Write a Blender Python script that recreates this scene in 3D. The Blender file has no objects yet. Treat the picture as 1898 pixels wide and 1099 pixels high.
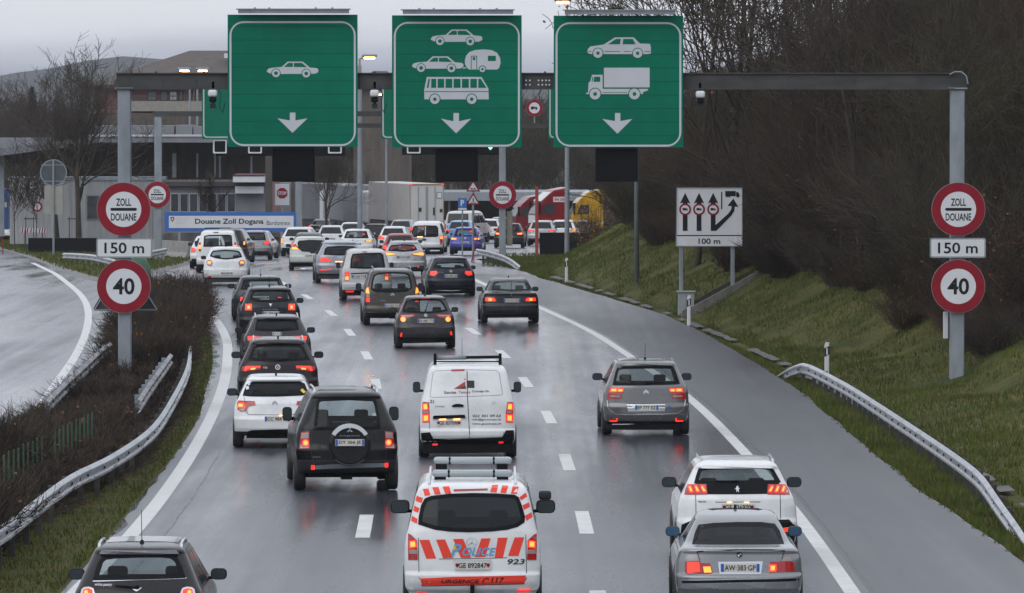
import bpy, bmesh, math, random
import numpy as np
from mathutils import Vector, Matrix
from mathutils.geometry import tessellate_polygon

random.seed(7); RNG = np.random.default_rng(11)
SC = bpy.context.scene
COL = SC.collection

# ------------------------------------------------------------------ camera
CAM_H = 7.1            # footbridge deck above the carriageway
LENS = 223.8           # telephoto, 36 mm wide sensor
PITCH = math.atan(359.5 / 11800.0)
cd = bpy.data.cameras.new('camera'); cam = bpy.data.objects.new('camera', cd); COL.objects.link(cam)
cd.lens = LENS; cd.sensor_width = 36; cd.sensor_fit = 'HORIZONTAL'
cd.clip_start = 0.5; cd.clip_end = 20000
cam.location = (0, 0, CAM_H); cam.rotation_euler = (math.pi / 2 - PITCH, 0, 0)
SC.camera = cam

# ------------------------------------------------------------------ daylight, overcast
SUN_EL, SUN_AZ = math.radians(38), math.radians(215)
w = bpy.data.worlds.new('World'); SC.world = w; w.use_nodes = True
nt = w.node_tree; nt.nodes.clear()
def N(tree, typ, **kw):
    n = tree.nodes.new(typ)
    for k, v in kw.items():
        if k.startswith('i_'):
            n.inputs[k[2:].replace('_', ' ')].default_value = v
        else:
            setattr(n, k, v)
    return n
out = N(nt, 'ShaderNodeOutputWorld')
sky = N(nt, 'ShaderNodeTexSky'); sky.sky_type = 'NISHITA'; sky.sun_disc = False
sky.sun_elevation = SUN_EL; sky.sun_rotation = SUN_AZ; sky.air_density = 1.5; sky.dust_density = 3
bg1 = N(nt, 'ShaderNodeBackground'); bg1.inputs['Strength'].default_value = 0.05
nt.links.new(sky.outputs[0], bg1.inputs['Color'])
tc = N(nt, 'ShaderNodeTexCoord')
sep = N(nt, 'ShaderNodeSeparateXYZ'); nt.links.new(tc.outputs['Generated'], sep.inputs[0])
# cloud deck: soft banks, brighter overhead than near the horizon
mp = N(nt, 'ShaderNodeMapping'); mp.inputs['Scale'].default_value = (14, 14, 110)
nt.links.new(tc.outputs['Generated'], mp.inputs['Vector'])
nz = N(nt, 'ShaderNodeTexNoise'); nz.inputs['Scale'].default_value = 1.0; nz.inputs['Detail'].default_value = 4
nt.links.new(mp.outputs[0], nz.inputs['Vector'])
ad = N(nt, 'ShaderNodeMath', operation='MULTIPLY_ADD'); ad.inputs[1].default_value = 0.012; ad.inputs[2].default_value = -0.006
nt.links.new(nz.outputs['Fac'], ad.inputs[0])
ad2 = N(nt, 'ShaderNodeMath', operation='ADD'); nt.links.new(sep.outputs['Z'], ad2.inputs[0]); nt.links.new(ad.outputs[0], ad2.inputs[1])
cr = N(nt, 'ShaderNodeValToRGB'); nt.links.new(ad2.outputs[0], cr.inputs['Fac'])
e = cr.color_ramp.elements
e[0].position = 0.0; e[0].color = (0.27, 0.30, 0.385, 1)
e[1].position = 1.0; e[1].color = (1.02, 1.06, 1.15, 1)
for p_, c_ in ((0.006, (0.46, 0.49, 0.575, 1)), (0.0125, (0.74, 0.765, 0.83, 1)), (0.06, (0.78, 0.82, 0.92, 1)), (0.35, (0.90, 0.94, 1.03, 1))):
    x_ = cr.color_ramp.elements.new(p_); x_.color = c_
bg2 = N(nt, 'ShaderNodeBackground'); bg2.inputs['Strength'].default_value = 1.0
nt.links.new(cr.outputs[0], bg2.inputs['Color'])
mx = N(nt, 'ShaderNodeMixShader'); mx.inputs[0].default_value = 0.93
nt.links.new(bg1.outputs[0], mx.inputs[1]); nt.links.new(bg2.outputs[0], mx.inputs[2]); nt.links.new(mx.outputs[0], out.inputs['Surface'])

sd = bpy.data.lights.new('sun', 'SUN'); so = bpy.data.objects.new('sun', sd); COL.objects.link(so)
sd.energy = 0.7; sd.angle = math.radians(50); sd.color = (1, 0.97, 0.92)
so.rotation_euler = (math.pi / 2 - SUN_EL, 0, math.pi - SUN_AZ)
SC.view_settings.view_transform = 'Standard'; SC.view_settings.look = 'None'
SC.view_settings.exposure = 0.12; SC.view_settings.gamma = 1.0
SC.render.engine = 'CYCLES'

# ------------------------------------------------------------------ ground profile and site survey helpers
F = 11800.0; HZ = 190.0
CP, SP = math.cos(PITCH), math.sin(PITCH)
def gz(Y):
    t = Y - 262.0
    if t <= -10: return 0.0
    if t < 10: return -0.014 * (t + 10) ** 2 / 40.0
    return -0.014 * t
def ray(px, py):
    cx, cy = (px - 949.0) / F, (549.5 - py) / F
    # camera axes: right=(1,0,0) up=(0,SP,CP) forward=(0,CP,-SP)
    return Vector((cx, CP + cy * SP, -SP + cy * CP))
def proj(p):
    x, y, z = p[0], p[1], p[2] - CAM_H
    fw = y * CP - z * SP; up = y * SP + z * CP
    return 949 + F * x / fw, 549.5 - F * up / fw
def survey(px, py, h=0.0):
    """point h metres above the carriageway level seen in direction (px, py)"""
    r = ray(px, py); lo, hi = 30.0, 1500.0
    f = lambda Y: CAM_H + r.z / r.y * Y - gz(Y) - h
    for _ in range(60):
        m = (lo + hi) / 2
        if f(m) > 0: lo = m
        else: hi = m
    return Vector((r.x / r.y * lo, lo, gz(lo)))
def at(px, py, Y):
    r = ray(px, py); t = Y / r.y
    return Vector((r.x * t, Y, CAM_H + r.z * t))

# ------------------------------------------------------------------ object helpers
def tag(o, label=None, cat=None, group=None, kind=None):
    if label: o['label'] = label
    if cat: o['category'] = cat
    if group: o['group'] = group
    if kind: o['kind'] = kind
    return o
def thing(name, label, cat, loc=(0, 0, 0), rz=0.0, group=None):
    o = bpy.data.objects.new(name, None); COL.objects.link(o); o.empty_display_size = 0.2
    o.location = loc; o.rotation_euler = (0, 0, rz)
    return tag(o, label, cat, group)
def link(name, me, parent=None, loc=None, rot=None):
    o = bpy.data.objects.new(name, me); COL.objects.link(o)
    if parent is not None: o.parent = parent
    if loc is not None: o.location = loc
    if rot is not None: o.rotation_euler = rot
    return o
def mesh_from(name, verts, faces, mats, smooth=False, mi=None):
    me = bpy.data.meshes.new(name); me.from_pydata([tuple(v) for v in verts], [], [tuple(f) for f in faces])
    for m in (mats if isinstance(mats, (list, tuple)) else [mats]): me.materials.append(m)
    if mi is not None: me.polygons.foreach_set('material_index', mi)
    if smooth: me.polygons.foreach_set('use_smooth', [True] * len(me.polygons))
    me.update(); return me
def bm_mesh(name, bm, mats, smooth=False):
    me = bpy.data.meshes.new(name); bmesh.ops.recalc_face_normals(bm, faces=bm.faces)
    bm.to_mesh(me); bm.free()
    for m in (mats if isinstance(mats, (list, tuple)) else [mats]): me.materials.append(m)
    if smooth: me.polygons.foreach_set('use_smooth', [True] * len(me.polygons))
    return me
class MB:
    """collects simple shapes into one mesh"""
    def __init__(s): s.v = []; s.f = []; s.mi = []
    def add(s, vs, fs, mi=0):
        b = len(s.v); s.v += [tuple(v) for v in vs]; s.f += [tuple(b + i for i in f) for f in fs]; s.mi += [mi] * len(fs); return s
    def box(s, x0, x1, y0, y1, z0, z1, mi=0):
        v = [(x, y, z) for x in (x0, x1) for y in (y0, y1) for z in (z0, z1)]
        return s.add(v, [(0, 1, 3, 2), (4, 6, 7, 5), (0, 4, 5, 1), (2, 3, 7, 6), (0, 2, 6, 4), (1, 5, 7, 3)], mi)
    def rbox(s, x0, x1, y0, y1, z0, z1, r=0.03, seg=2, mi=0):
        bm = bmesh.new(); bmesh.ops.create_cube(bm, size=1)
        for v in bm.verts:
            v.co = Vector(((x0 + x1) / 2 + v.co.x * (x1 - x0), (y0 + y1) / 2 + v.co.y * (y1 - y0), (z0 + z1) / 2 + v.co.z * (z1 - z0)))
        bmesh.ops.bevel(bm, geom=list(bm.edges), offset=min(r, abs(x1 - x0) * .45, abs(y1 - y0) * .45, abs(z1 - z0) * .45), segments=seg, affect='EDGES', profile=.5)
        bm.verts.index_update()
        s.add([v.co[:] for v in bm.verts], [[v.index for v in f.verts] for f in bm.faces], mi); bm.free(); return s
    def tube(s, a, b, r0, r1=None, n=10, mi=0, cap=True):
        a, b = Vector(a), Vector(b); r1 = r0 if r1 is None else r1
        d = (b - a).normalized(); u = d.orthogonal().normalized(); w_ = d.cross(u)
        vs = []
        for c, r in ((a, r0), (b, r1)):
            for k in range(n):
                t = 2 * math.pi * k / n; vs.append(c + (u * math.cos(t) + w_ * math.sin(t)) * r)
        fs = [(k, (k + 1) % n, n + (k + 1) % n, n + k) for k in range(n)]
        if cap: fs += [tuple(range(n - 1, -1, -1)), tuple(range(n, 2 * n))]
        return s.add(vs, fs, mi)
    def path(s, pts, r, n=6, mi=0):
        for i in range(len(pts) - 1): s.tube(pts[i], pts[i + 1], r, r, n, mi)
        return s
    def prism(s, poly, y0, y1, mi=0):
        """polygon in (x, z) extruded from y0 (front) to y1"""
        tri = tessellate_polygon([[Vector((p[0], 0, p[1])) for p in poly]])
        n = len(poly); vs = [(p[0], y0, p[1]) for p in poly] + [(p[0], y1, p[1]) for p in poly]
        fs = [tuple(t) for t in tri] + [tuple(n + i for i in t) for t in tri]
        fs += [(i, (i + 1) % n, n + (i + 1) % n, n + i) for i in range(n)]
        return s.add(vs, fs, mi)
    def ring(s, outer, inner, y0, y1, mi=0):
        n = len(outer)
        vs = [(p[0], y0, p[1]) for p in outer] + [(p[0], y0, p[1]) for p in inner] + [(p[0], y1, p[1]) for p in outer] + [(p[0], y1, p[1]) for p in inner]
        fs = []
        for i in range(n):
            j = (i + 1) % n
            fs += [(i, j, n + j, n + i), (2 * n + i, 2 * n + j, j, i), (n + i, n + j, 3 * n + j, 3 * n + i)]
        return s.add(vs, fs, mi)
    def mesh(s, name, mats, smooth=False):
        me = mesh_from(name, s.v, s.f, mats, smooth, s.mi)
        bm = bmesh.new(); bm.from_mesh(me); bmesh.ops.recalc_face_normals(bm, faces=bm.faces); bm.to_mesh(me); bm.free()
        return me
    def build(s, name, mats, parent=None, smooth=False, loc=None, rot=None):
        return link(name, s.mesh(name, mats, smooth), parent, loc, rot)
def circ(cx, cz, r, n=32): return [(cx + r * math.cos(2 * math.pi * k / n), cz + r * math.sin(2 * math.pi * k / n)) for k in range(n)]
def rrect(x0, x1, z0, z1, r, n=6):
    p = []
    for cx, cz, a in ((x1 - r, z1 - r, 0), (x0 + r, z1 - r, 90), (x0 + r, z0 + r, 180), (x1 - r, z0 + r, 270)):
        for k in range(n + 1):
            t = math.radians(a + 90 * k / n); p.append((cx + r * math.cos(t), cz + r * math.sin(t)))
    return p

_txt = {}
def text_2d(s, bold=0.0, italic=0.0):
    """triangulated lettering: verts (u, v) with height-1 capitals, centred"""
    key = (s, bold, italic)
    if key in _txt: return _txt[key]
    cu = bpy.data.curves.new('t', 'FONT'); cu.body = s; cu.align_x = 'CENTER'; cu.offset = bold; cu.resolution_u = 3; cu.shear = italic
    cu.fill_mode = 'FRONT'
    o = bpy.data.objects.new('t', cu); COL.objects.link(o)
    dg = bpy.context.evaluated_depsgraph_get(); dg.update()
    me = bpy.data.meshes.new_from_object(o.evaluated_get(dg))
    v = [(a.co.x, a.co.y) for a in me.vertices]; f = [tuple(p.vertices) for p in me.polygons]
    bpy.data.objects.remove(o); bpy.data.curves.remove(cu); bpy.data.meshes.remove(me)
    xs = [a[0] for a in v]; ys = [a[1] for a in v]
    x0, x1, y0, y1 = min(xs), max(xs), min(ys), max(ys)
    _txt[key] = ([((a[0] - (x0 + x1) / 2) / (x1 - x0), (a[1] - (y0 + y1) / 2) / (y1 - y0)) for a in v], f)
    return _txt[key]
def text_mb(mb, s, cx, cz, wd, ht, y, bold=0.0, italic=0.0, mi=0):
    v, f = text_2d(s, bold, italic)
    mb.add([(cx + a * wd, y, cz + b * ht) for a, b in v], f, mi); return mb

# ------------------------------------------------------------------ materials
def mat(name, col, rough=0.5, metal=0.0, var=0.0, vscale=3.0, bump=0.0, bscale=20.0, coat=0.0, col2=None, stretch=(1, 1, 1), rvar=0.0, spec=0.5, emit=None, estr=0.0, detail=5, sharp=False):
    m = bpy.data.materials.new(name); m.use_nodes = True; t = m.node_tree; b = t.nodes['Principled BSDF']
    b.inputs['Base Color'].default_value = (*col, 1); b.inputs['Roughness'].default_value = rough; b.inputs['Metallic'].default_value = metal
    b.inputs['Specular IOR Level'].default_value = spec
    if coat: b.inputs['Coat Weight'].default_value = coat; b.inputs['Coat Roughness'].default_value = 0.05
    if emit: b.inputs['Emission Color'].default_value = (*emit, 1); b.inputs['Emission Strength'].default_value = estr
    if var or col2 or bump or rvar:
        tc = N(t, 'ShaderNodeTexCoord'); mp = N(t, 'ShaderNodeMapping'); mp.inputs['Scale'].default_value = stretch
        t.links.new(tc.outputs['Object'], mp.inputs['Vector'])
        nz = N(t, 'ShaderNodeTexNoise'); nz.inputs['Scale'].default_value = vscale; nz.inputs['Detail'].default_value = detail; nz.inputs['Roughness'].default_value = 0.62
        t.links.new(mp.outputs[0], nz.inputs['Vector'])
        if var or col2:
            r = N(t, 'ShaderNodeValToRGB'); t.links.new(nz.outputs['Fac'], r.inputs['Fac'])
            a = r.color_ramp.elements
            lo, hi = (0.42, 0.58) if sharp else (0.3, 0.7)
            a[0].position = lo; a[1].position = hi
            c0 = tuple(max(0, c * (1 - var)) for c in col); c1 = col2 if col2 else tuple(min(1, c * (1 + var)) for c in col)
            a[0].color = (*c0, 1); a[1].color = (*c1, 1); t.links.new(r.outputs[0], b.inputs['Base Color'])
        if rvar:
            mr = N(t, 'ShaderNodeMapRange'); mr.inputs['From Min'].default_value = .3; mr.inputs['From Max'].default_value = .7
            mr.inputs['To Min'].default_value = max(0.02, rough - rvar); mr.inputs['To Max'].default_value = min(1, rough + rvar)
            t.links.new(nz.outputs['Fac'], mr.inputs['Value']); t.links.new(mr.outputs[0], b.inputs['Roughness'])
        if bump:
            n2 = N(t, 'ShaderNodeTexNoise'); n2.inputs['Scale'].default_value = bscale; n2.inputs['Detail'].default_value = 3
            t.links.new(mp.outputs[0], n2.inputs['Vector'])
            bp = N(t, 'ShaderNodeBump'); bp.inputs['Strength'].default_value = bump; bp.inputs['Distance'].default_value = 0.02
            t.links.new(n2.outputs['Fac'], bp.inputs['Height']); t.links.new(bp.outputs[0], b.inputs['Normal'])
    return m
def paint(name, col, metal=0.0, rough=0.3):
    """wet car paint: colour coat under clear coat, road film towards some panels"""
    lum = sum(col) / 3
    return mat(name, col, rough, metal, var=0.12, vscale=1.6, coat=.6 if lum > .1 else .4, rvar=0.08, spec=.4 if lum > .1 else .15)
M = {}
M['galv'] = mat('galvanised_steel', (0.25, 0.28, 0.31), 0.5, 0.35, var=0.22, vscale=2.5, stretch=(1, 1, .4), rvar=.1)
M['galv_dark'] = mat('weathered_and_shaded_steel', (0.050, 0.050, 0.050), 0.7, 0.1, var=0.5, vscale=1.3, stretch=(.6, 1, 2.0), rvar=.1)  # weathered steel; on guardrail posts the dark tone paints their shadow
M['rail'] = mat('guardrail_steel', (0.42, 0.44, 0.47), 0.36, 0.6, var=0.35, vscale=6, rvar=.1, bump=.1, bscale=12)
M['railold'] = mat('dirty_guardrail_steel', (0.20, 0.20, 0.21), 0.5, 0.3, var=0.6, vscale=4, col2=(.42, .42, .44), stretch=(1, .3, 1.2))
M['black'] = mat('black_plastic', (0.007, 0.008, 0.010), 0.5, var=.2, vscale=4, spec=.1)
M['dark'] = mat('dark_grey_plastic', (0.028, 0.029, 0.033), 0.55, var=.2, vscale=4, spec=.3)
M['rubber'] = mat('tyre_rubber', (0.018, 0.018, 0.019), 0.6, var=.3, vscale=8)
M['rim'] = mat('wheel_alloy', (0.28, 0.29, 0.3), 0.4, 0.7, var=.2, vscale=9)
M['white'] = mat('white_sign_film', (0.62, 0.64, 0.67), 0.5, var=.06, vscale=1.5)
M['offwhite'] = mat('grey_white_sign_film', (0.50, 0.52, 0.56), 0.5, var=.06, vscale=1.5)
M['red'] = mat('red_sign_film', (0.23, 0.010, 0.022), 0.5, var=.14, vscale=2, spec=.2)
M['ink'] = mat('black_sign_film', (0.012, 0.014, 0.018), 0.5, spec=.2)
M['blue'] = mat('blue_sign_film', (0.03, 0.13, 0.42), 0.45, var=.08)
M['chrome'] = mat('chrome_trim', (0.6, 0.62, 0.65), 0.18, 0.9)
M['plate'] = mat('number_plate_film', (0.62, 0.60, 0.56), 0.45)
M['plateblue'] = mat('number_plate_blue', (0.02, 0.10, 0.42), 0.45)
M['orange'] = mat('fluorescent_red_film', (0.80, 0.045, 0.02), 0.45, var=.05)
M['yellow'] = mat('yellow_film', (0.70, 0.55, 0.05), 0.5)
M['concrete'] = mat('concrete', (0.27, 0.27, 0.26), 0.75, var=.3, vscale=2.2, bump=.2, bscale=14)
M['concrete_dark'] = mat('weathered_concrete', (0.11, 0.105, 0.10), 0.8, var=.5, vscale=1.4, col2=(.19, .185, .18), bump=.25, bscale=10)
M['lens'] = mat('red_lamp_lens', (0.22, 0.006, 0.008), 0.18, coat=.8, emit=(1, .02, .01), estr=0.10)
M['clear_lens'] = mat('clear_lamp_lens', (0.34, 0.25, 0.25), 0.18, coat=.8)
M['lit'] = mat('lit_red_lamp', (0.9, .05, .03), 0.3, emit=(1, .022, .010), estr=1.7)
M['hot'] = mat('lit_brake_lamp', (1, .35, .08), 0.3, emit=(1, .17, .02), estr=2.6)
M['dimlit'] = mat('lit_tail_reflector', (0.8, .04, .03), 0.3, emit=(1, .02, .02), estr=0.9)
M['plate_light'] = mat('number_plate_lamp', (1, .6, .3), 0.4, emit=(1, .5, .18), estr=2.2)
M['sodium'] = mat('sodium_lamp', (1, .6, .2), 0.4, emit=(1, .42, .08), estr=22)
M['green_led'] = mat('green_led', (.2, 1, .5), 0.4, emit=(.25, 1, .5), estr=2.0)
M['mirror'] = mat('mirror_glass', (0.05, 0.065, 0.072), 0.12, 0.5, spec=.3)
M['mirror_blue'] = mat('blue_tinted_mirror_glass', (0.05, 0.12, 0.20), 0.12, 0.6)
M['fabric'] = mat('car_seat_fabric', (0.02, 0.02, 0.022), 0.85, var=.2)
M['liner'] = mat('car_interior_trim', (0.02, 0.02, 0.022), 0.8)
M['dglass'] = mat('dark_tinted_glass', (0.012, 0.015, 0.018), 0.10, var=.2, vscale=2, spec=.35)
def glass_mat(name, tint, t):
    m = bpy.data.materials.new(name); m.use_nodes = True; tr = m.node_tree; tr.nodes.clear()
    o = N(tr, 'ShaderNodeOutputMaterial'); g = N(tr, 'ShaderNodeBsdfGlossy'); g.inputs['Roughness'].default_value = .06; g.inputs['Color'].default_value = (.8, .83, .86, 1)
    tp = N(tr, 'ShaderNodeBsdfTransparent'); tp.inputs['Color'].default_value = (*tint, 1)
    df = N(tr, 'ShaderNodeBsdfDiffuse'); df.inputs['Color'].default_value = (.03, .034, .038, 1)
    m1 = N(tr, 'ShaderNodeMixShader'); m1.inputs[0].default_value = t; tr.links.new(tp.outputs[0], m1.inputs[1]); tr.links.new(df.outputs[0], m1.inputs[2])
    lw = N(tr, 'ShaderNodeLayerWeight'); lw.inputs['Blend'].default_value = .5; pw = N(tr, 'ShaderNodeMath', operation='POWER'); pw.inputs[1].default_value = 4; tr.links.new(lw.outputs['Facing'], pw.inputs[0])
    fr = N(tr, 'ShaderNodeMath', operation='MULTIPLY_ADD'); fr.inputs[1].default_value = .6; fr.inputs[2].default_value = .022; tr.links.new(pw.outputs[0], fr.inputs[0])
    m2 = N(tr, 'ShaderNodeMixShader'); tr.links.new(fr.outputs[0], m2.inputs[0]); tr.links.new(m1.outputs[0], m2.inputs[1]); tr.links.new(g.outputs[0], m2.inputs[2])
    tr.links.new(m2.outputs[0], o.inputs['Surface']); return m
M['glass'] = glass_mat('tinted_rear_glass', (.56, .64, .66), .05)
M['clear_glass'] = glass_mat('windscreen_glass', (.92, .95, .94), .03)
M['privacy'] = glass_mat('privacy_glass', (.06, .07, .08), .3)

def seam_mat(name, col, period, seam):
    """sheet metal planks with dark joints every `period` metres of height"""
    m = mat(name, col, .5, var=.12, vscale=.9, spec=.12); t = m.node_tree; b = t.nodes['Principled BSDF']
    src = b.inputs['Base Color'].links[0].from_socket
    tc = N(t, 'ShaderNodeTexCoord'); s = N(t, 'ShaderNodeSeparateXYZ'); t.links.new(tc.outputs['Object'], s.inputs[0])
    md = N(t, 'ShaderNodeMath', operation='PINGPONG'); md.inputs[1].default_value = period / 2; t.links.new(s.outputs['Z'], md.inputs[0])
    lt = N(t, 'ShaderNodeMath', operation='LESS_THAN'); lt.inputs[1].default_value = seam / 2; t.links.new(md.outputs[0], lt.inputs[0])
    mxn = N(t, 'ShaderNodeMix', data_type='RGBA'); mxn.inputs[7].default_value = tuple(c * .55 for c in col) + (1,)
    t.links.new(lt.outputs[0], mxn.inputs[0]); t.links.new(src, mxn.inputs[6]); t.links.new(mxn.outputs[2], b.inputs['Base Color'])
    return m
M['green'] = seam_mat('green_sign_planks', (0.0, 0.142, 0.084), 0.333, 0.016)
M['green2'] = mat('green_sign_film', (0.0, 0.142, 0.084), 0.5, var=.08, spec=.12)
# ================================================================== THE SETTING: ground, roads, markings
EDGE_PX = [(1898, 1040), (1700, 905), (1560, 790), (1480, 722), (1400, 671), (1300, 614), (1230, 582), (1130, 552), (1000, 515), (960, 500), (880, 480)]
EDGE = sorted([(survey(*p).y, survey(*p).x) for p in EDGE_PX])
EDGE = [(40, EDGE[0][1] + 0.6)] + EDGE + [(305, -1.6), (335, -1.2), (350, 3.4), (358, 5.2), (400, 12.0), (470, 16), (700, 20)]
ey, ex = [e[0] for e in EDGE], [e[1] for e in EDGE]
def edge_x(Y): return float(np.interp(Y, ey, ex))
TOE = [(40, 9.4), (97, 9.4), (115, 9.2), (137, 8.6), (157, 8.1), (173, 7.5), (182, 7.05), (191, 6.65), (202, 6.0), (215, 5.3), (235, 3.8), (258, 1.9), (271, 1.2), (288, .9), (303, 2.6), (330, 6.0), (400, 9), (450, 14), (600, 24), (900, 40)]
ty, tx = [e[0] for e in TOE], [e[1] for e in TOE]
def toe_x(Y): return float(np.interp(Y, ty, tx))
def sm(t): t = min(1, max(0, t)); return t * t * (3 - 2 * t)
def terr(X, Y):
    z = gz(Y)
    if Y > 700: z = gz(700)
    d = X - toe_x(Y)
    if d > 0:
        a = float(np.interp(Y, [165, 205, 500, 700], [3.0, .2, .2, .2]))
        h = .12 * min(d, a) + .5 * max(0, min(d, 8) - a) + .3 * max(0, d - 8)
        h = min(h, 13.0)
        z += h * sm(d / 1.2) + 0.10 * math.sin(X * 1.3 + Y * .31) * sm(d / 3) + 0.07 * math.sin(X * .7 - Y * .9) * sm(d / 3)
    if Y > 560: z += min(14, (Y - 560) * .03) * sm((Y - 560) / 80) * sm((X + 60) / 50)
    if X < -45 and Y > 200: z += 0.012 * (-45 - X)
    return z
ground_m = mat('meadow_soil', (0.040, 0.062, 0.009), 0.9, var=.4, vscale=.5, col2=(0.105, 0.092, 0.024), bump=.5, bscale=9, spec=.15, detail=8)
litter_m = mat('forest_floor', (0.03, 0.022, 0.014), 0.95, var=.4, vscale=.8, bump=.5, bscale=5, spec=.1)
def grid_mesh(name, xs, ys, fz, mats, fmi=None):
    nx, ny = len(xs), len(ys)
    v = [(x, y, fz(x, y)) for y in ys for x in xs]
    f = []; mi = []
    for j in range(ny - 1):
        for i in range(nx - 1):
            f.append((j * nx + i, j * nx + i + 1, (j + 1) * nx + i + 1, (j + 1) * nx + i))
            mi.append(fmi((xs[i] + xs[i + 1]) / 2, (ys[j] + ys[j + 1]) / 2) if fmi else 0)
    return mesh_from(name, v, f, mats, True, mi)
gx = [-1500, -1000, -600, -300, -150, -90, -60, -45, -35, -28, -22, -16, -10, -4] + [x * .8 for x in range(0, 56)] + [48, 55, 65, 80, 110, 160, 300, 600, 1000, 1500]
gy = [-60, 0, 40, 60] + [60 + 4 * k for k in range(1, 80)] + [390, 400, 420, 440, 460, 480, 500, 530, 560, 600, 650, 700, 760, 850, 1000, 1300, 2000, 2800, 3600]
g = link('ground', grid_mesh('ground', gx, gy, lambda x, y: terr(x, y) - 0.06, [ground_m, litter_m],
     lambda x, y: 1 if (x - toe_x(y) > 4.6) or y > 500 else 0))
tag(g, kind='structure')
# wet asphalt
def asphalt(name, base, r0, r1):
    m = bpy.data.materials.new(name); m.use_nodes = True; t = m.node_tree; b = t.nodes['Principled BSDF']
    tc = N(t, 'ShaderNodeTexCoord')
    def noise(scale, st, det=5, rough=.6):
        mp = N(t, 'ShaderNodeMapping'); mp.inputs['Scale'].default_value = st; t.links.new(tc.outputs['Object'], mp.inputs['Vector'])
        n = N(t, 'ShaderNodeTexNoise'); n.inputs['Scale'].default_value = scale; n.inputs['Detail'].default_value = det; n.inputs['Roughness'].default_value = rough
        t.links.new(mp.outputs[0], n.inputs['Vector']); return n.outputs['Fac']
    n1 = noise(1.0, (.24, .028, 1), 5); n2 = noise(45, (1, .5, 1), 2); n3 = noise(1.0, (1.1, .010, 1), 3)
    r = N(t, 'ShaderNodeValToRGB'); r.color_ramp.elements[0].position = .3; r.color_ramp.elements[1].position = .72
    r.color_ramp.elements[0].color = (*[c * .7 for c in base], 1); r.color_ramp.elements[1].color = (*[c * 1.4 for c in base], 1)
    mxf = N(t, 'ShaderNodeMath', operation='MULTIPLY_ADD'); mxf.inputs[1].default_value = .5
    t.links.new(n1, mxf.inputs[0]); h2 = N(t, 'ShaderNodeMath', operation='MULTIPLY'); h2.inputs[1].default_value = .5; t.links.new(n2, h2.inputs[0]); t.links.new(h2.outputs[0], mxf.inputs[2])
    t.links.new(mxf.outputs[0], r.inputs['Fac']); t.links.new(r.outputs[0], b.inputs['Base Color'])
    # standing water film: patches and wheel tracks along the lanes are smoother
    a = N(t, 'ShaderNodeMath', operation='MULTIPLY_ADD'); a.inputs[1].default_value = .65; t.links.new(n1, a.inputs[0])
    a2 = N(t, 'ShaderNodeMath', operation='MULTIPLY'); a2.inputs[1].default_value = .35; t.links.new(n3, a2.inputs[0]); t.links.new(a2.outputs[0], a.inputs[2])
    mr = N(t, 'ShaderNodeMapRange'); mr.inputs['From Min'].default_value = .38; mr.inputs['From Max'].default_value = .64; mr.inputs['To Min'].default_value = r0; mr.inputs['To Max'].default_value = r1
    t.links.new(a.outputs[0], mr.inputs['Value']); t.links.new(mr.outputs[0], b.inputs['Roughness'])
    bp = N(t, 'ShaderNodeBump'); bp.inputs['Strength'].default_value = .15; bp.inputs['Distance'].default_value = .004
    t.links.new(n2, bp.inputs['Height']); t.links.new(bp.outputs[0], b.inputs['Normal'])
    b.inputs['Specular IOR Level'].default_value = .5
    return m
road_m = asphalt('wet_asphalt', (0.066, 0.072, 0.089), .10, .46)
ry = [40, 60] + [60 + 3 * k for k in range(1, 110)] + [400, 430, 460, 500, 560, 640, 700]
rows = []; fr = [0, .2, .4, .55, .7, .8, .9, 1]
v = []; f = []
for j, Y in enumerate(ry):
    xr = edge_x(Y) + .03 * math.sin(Y * 1.7) + .04 * math.sin(Y * .63)
    for t_ in fr: v.append((-95 + t_ * (xr + 95), Y, gz(Y)))
for j in range(len(ry) - 1):
    for i in range(len(fr) - 1):
        n = len(fr); f.append((j * n + i, j * n + i + 1, (j + 1) * n + i + 1, (j + 1) * n + i))
tag(link('road', mesh_from('road', v, f, road_m, True)), kind='structure')

# hard shoulder: darker and rougher asphalt
shoulder_m = asphalt('shoulder_asphalt', (0.046, 0.050, 0.061), .30, .50)
# painted markings
def worn_white(name, c):
    m = mat(name, c, .38, var=.16, vscale=2.2, rvar=.1, bump=.2, bscale=40); return m
line_m = worn_white('road_paint', (0.56, 0.56, 0.56))
def smooth_pts(pts, step=2.0):
    pts = [Vector(p) for p in pts]
    out = []
    for i in range(len(pts) - 1):
        p0 = pts[max(0, i - 1)]; p1 = pts[i]; p2 = pts[i + 1]; p3 = pts[min(len(pts) - 1, i + 2)]
        n = max(2, int((p2 - p1).length / step))
        for k in range(n):
            t = k / n
            out.append(0.5 * ((2 * p1) + (-p0 + p2) * t + (2 * p0 - 5 * p1 + 4 * p2 - p3) * t * t + (-p0 + 3 * p1 - 3 * p2 + p3) * t ** 3))
    out.append(pts[-1]); return out
def ribbon(mb, pts, wd, lift=.004):
    vs = []; n = len(pts)
    for i, p in enumerate(pts):
        d = (pts[min(n - 1, i + 1)] - pts[max(0, i - 1)]); d.z = 0; d.normalize(); s = Vector((d.y, -d.x, 0)) * wd / 2
        for q in (p - s, p + s): vs.append((q.x, q.y, gz(q.y) + lift))
    mb.add(vs, [(2 * i, 2 * i + 1, 2 * i + 3, 2 * i + 2) for i in range(n - 1)])
lm = MB()
LEFT_LINE = [(60, 1180), (246, 988), (337, 869), (391, 774), (416, 706), (422, 655), (418, 625), (401, 594), (367, 553), (337, 523), (312, 505)]
ll = smooth_pts([survey(*p) for p in LEFT_LINE]); ribbon(lm, ll, .27)
RIGHT_LINE = [(1700, 1280), (1580, 1099), (1478, 956), (1375, 833), (1275, 736), (1170, 662), (1090, 612), (1000, 570), (950, 549), (905, 530), (850, 508)]
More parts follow.
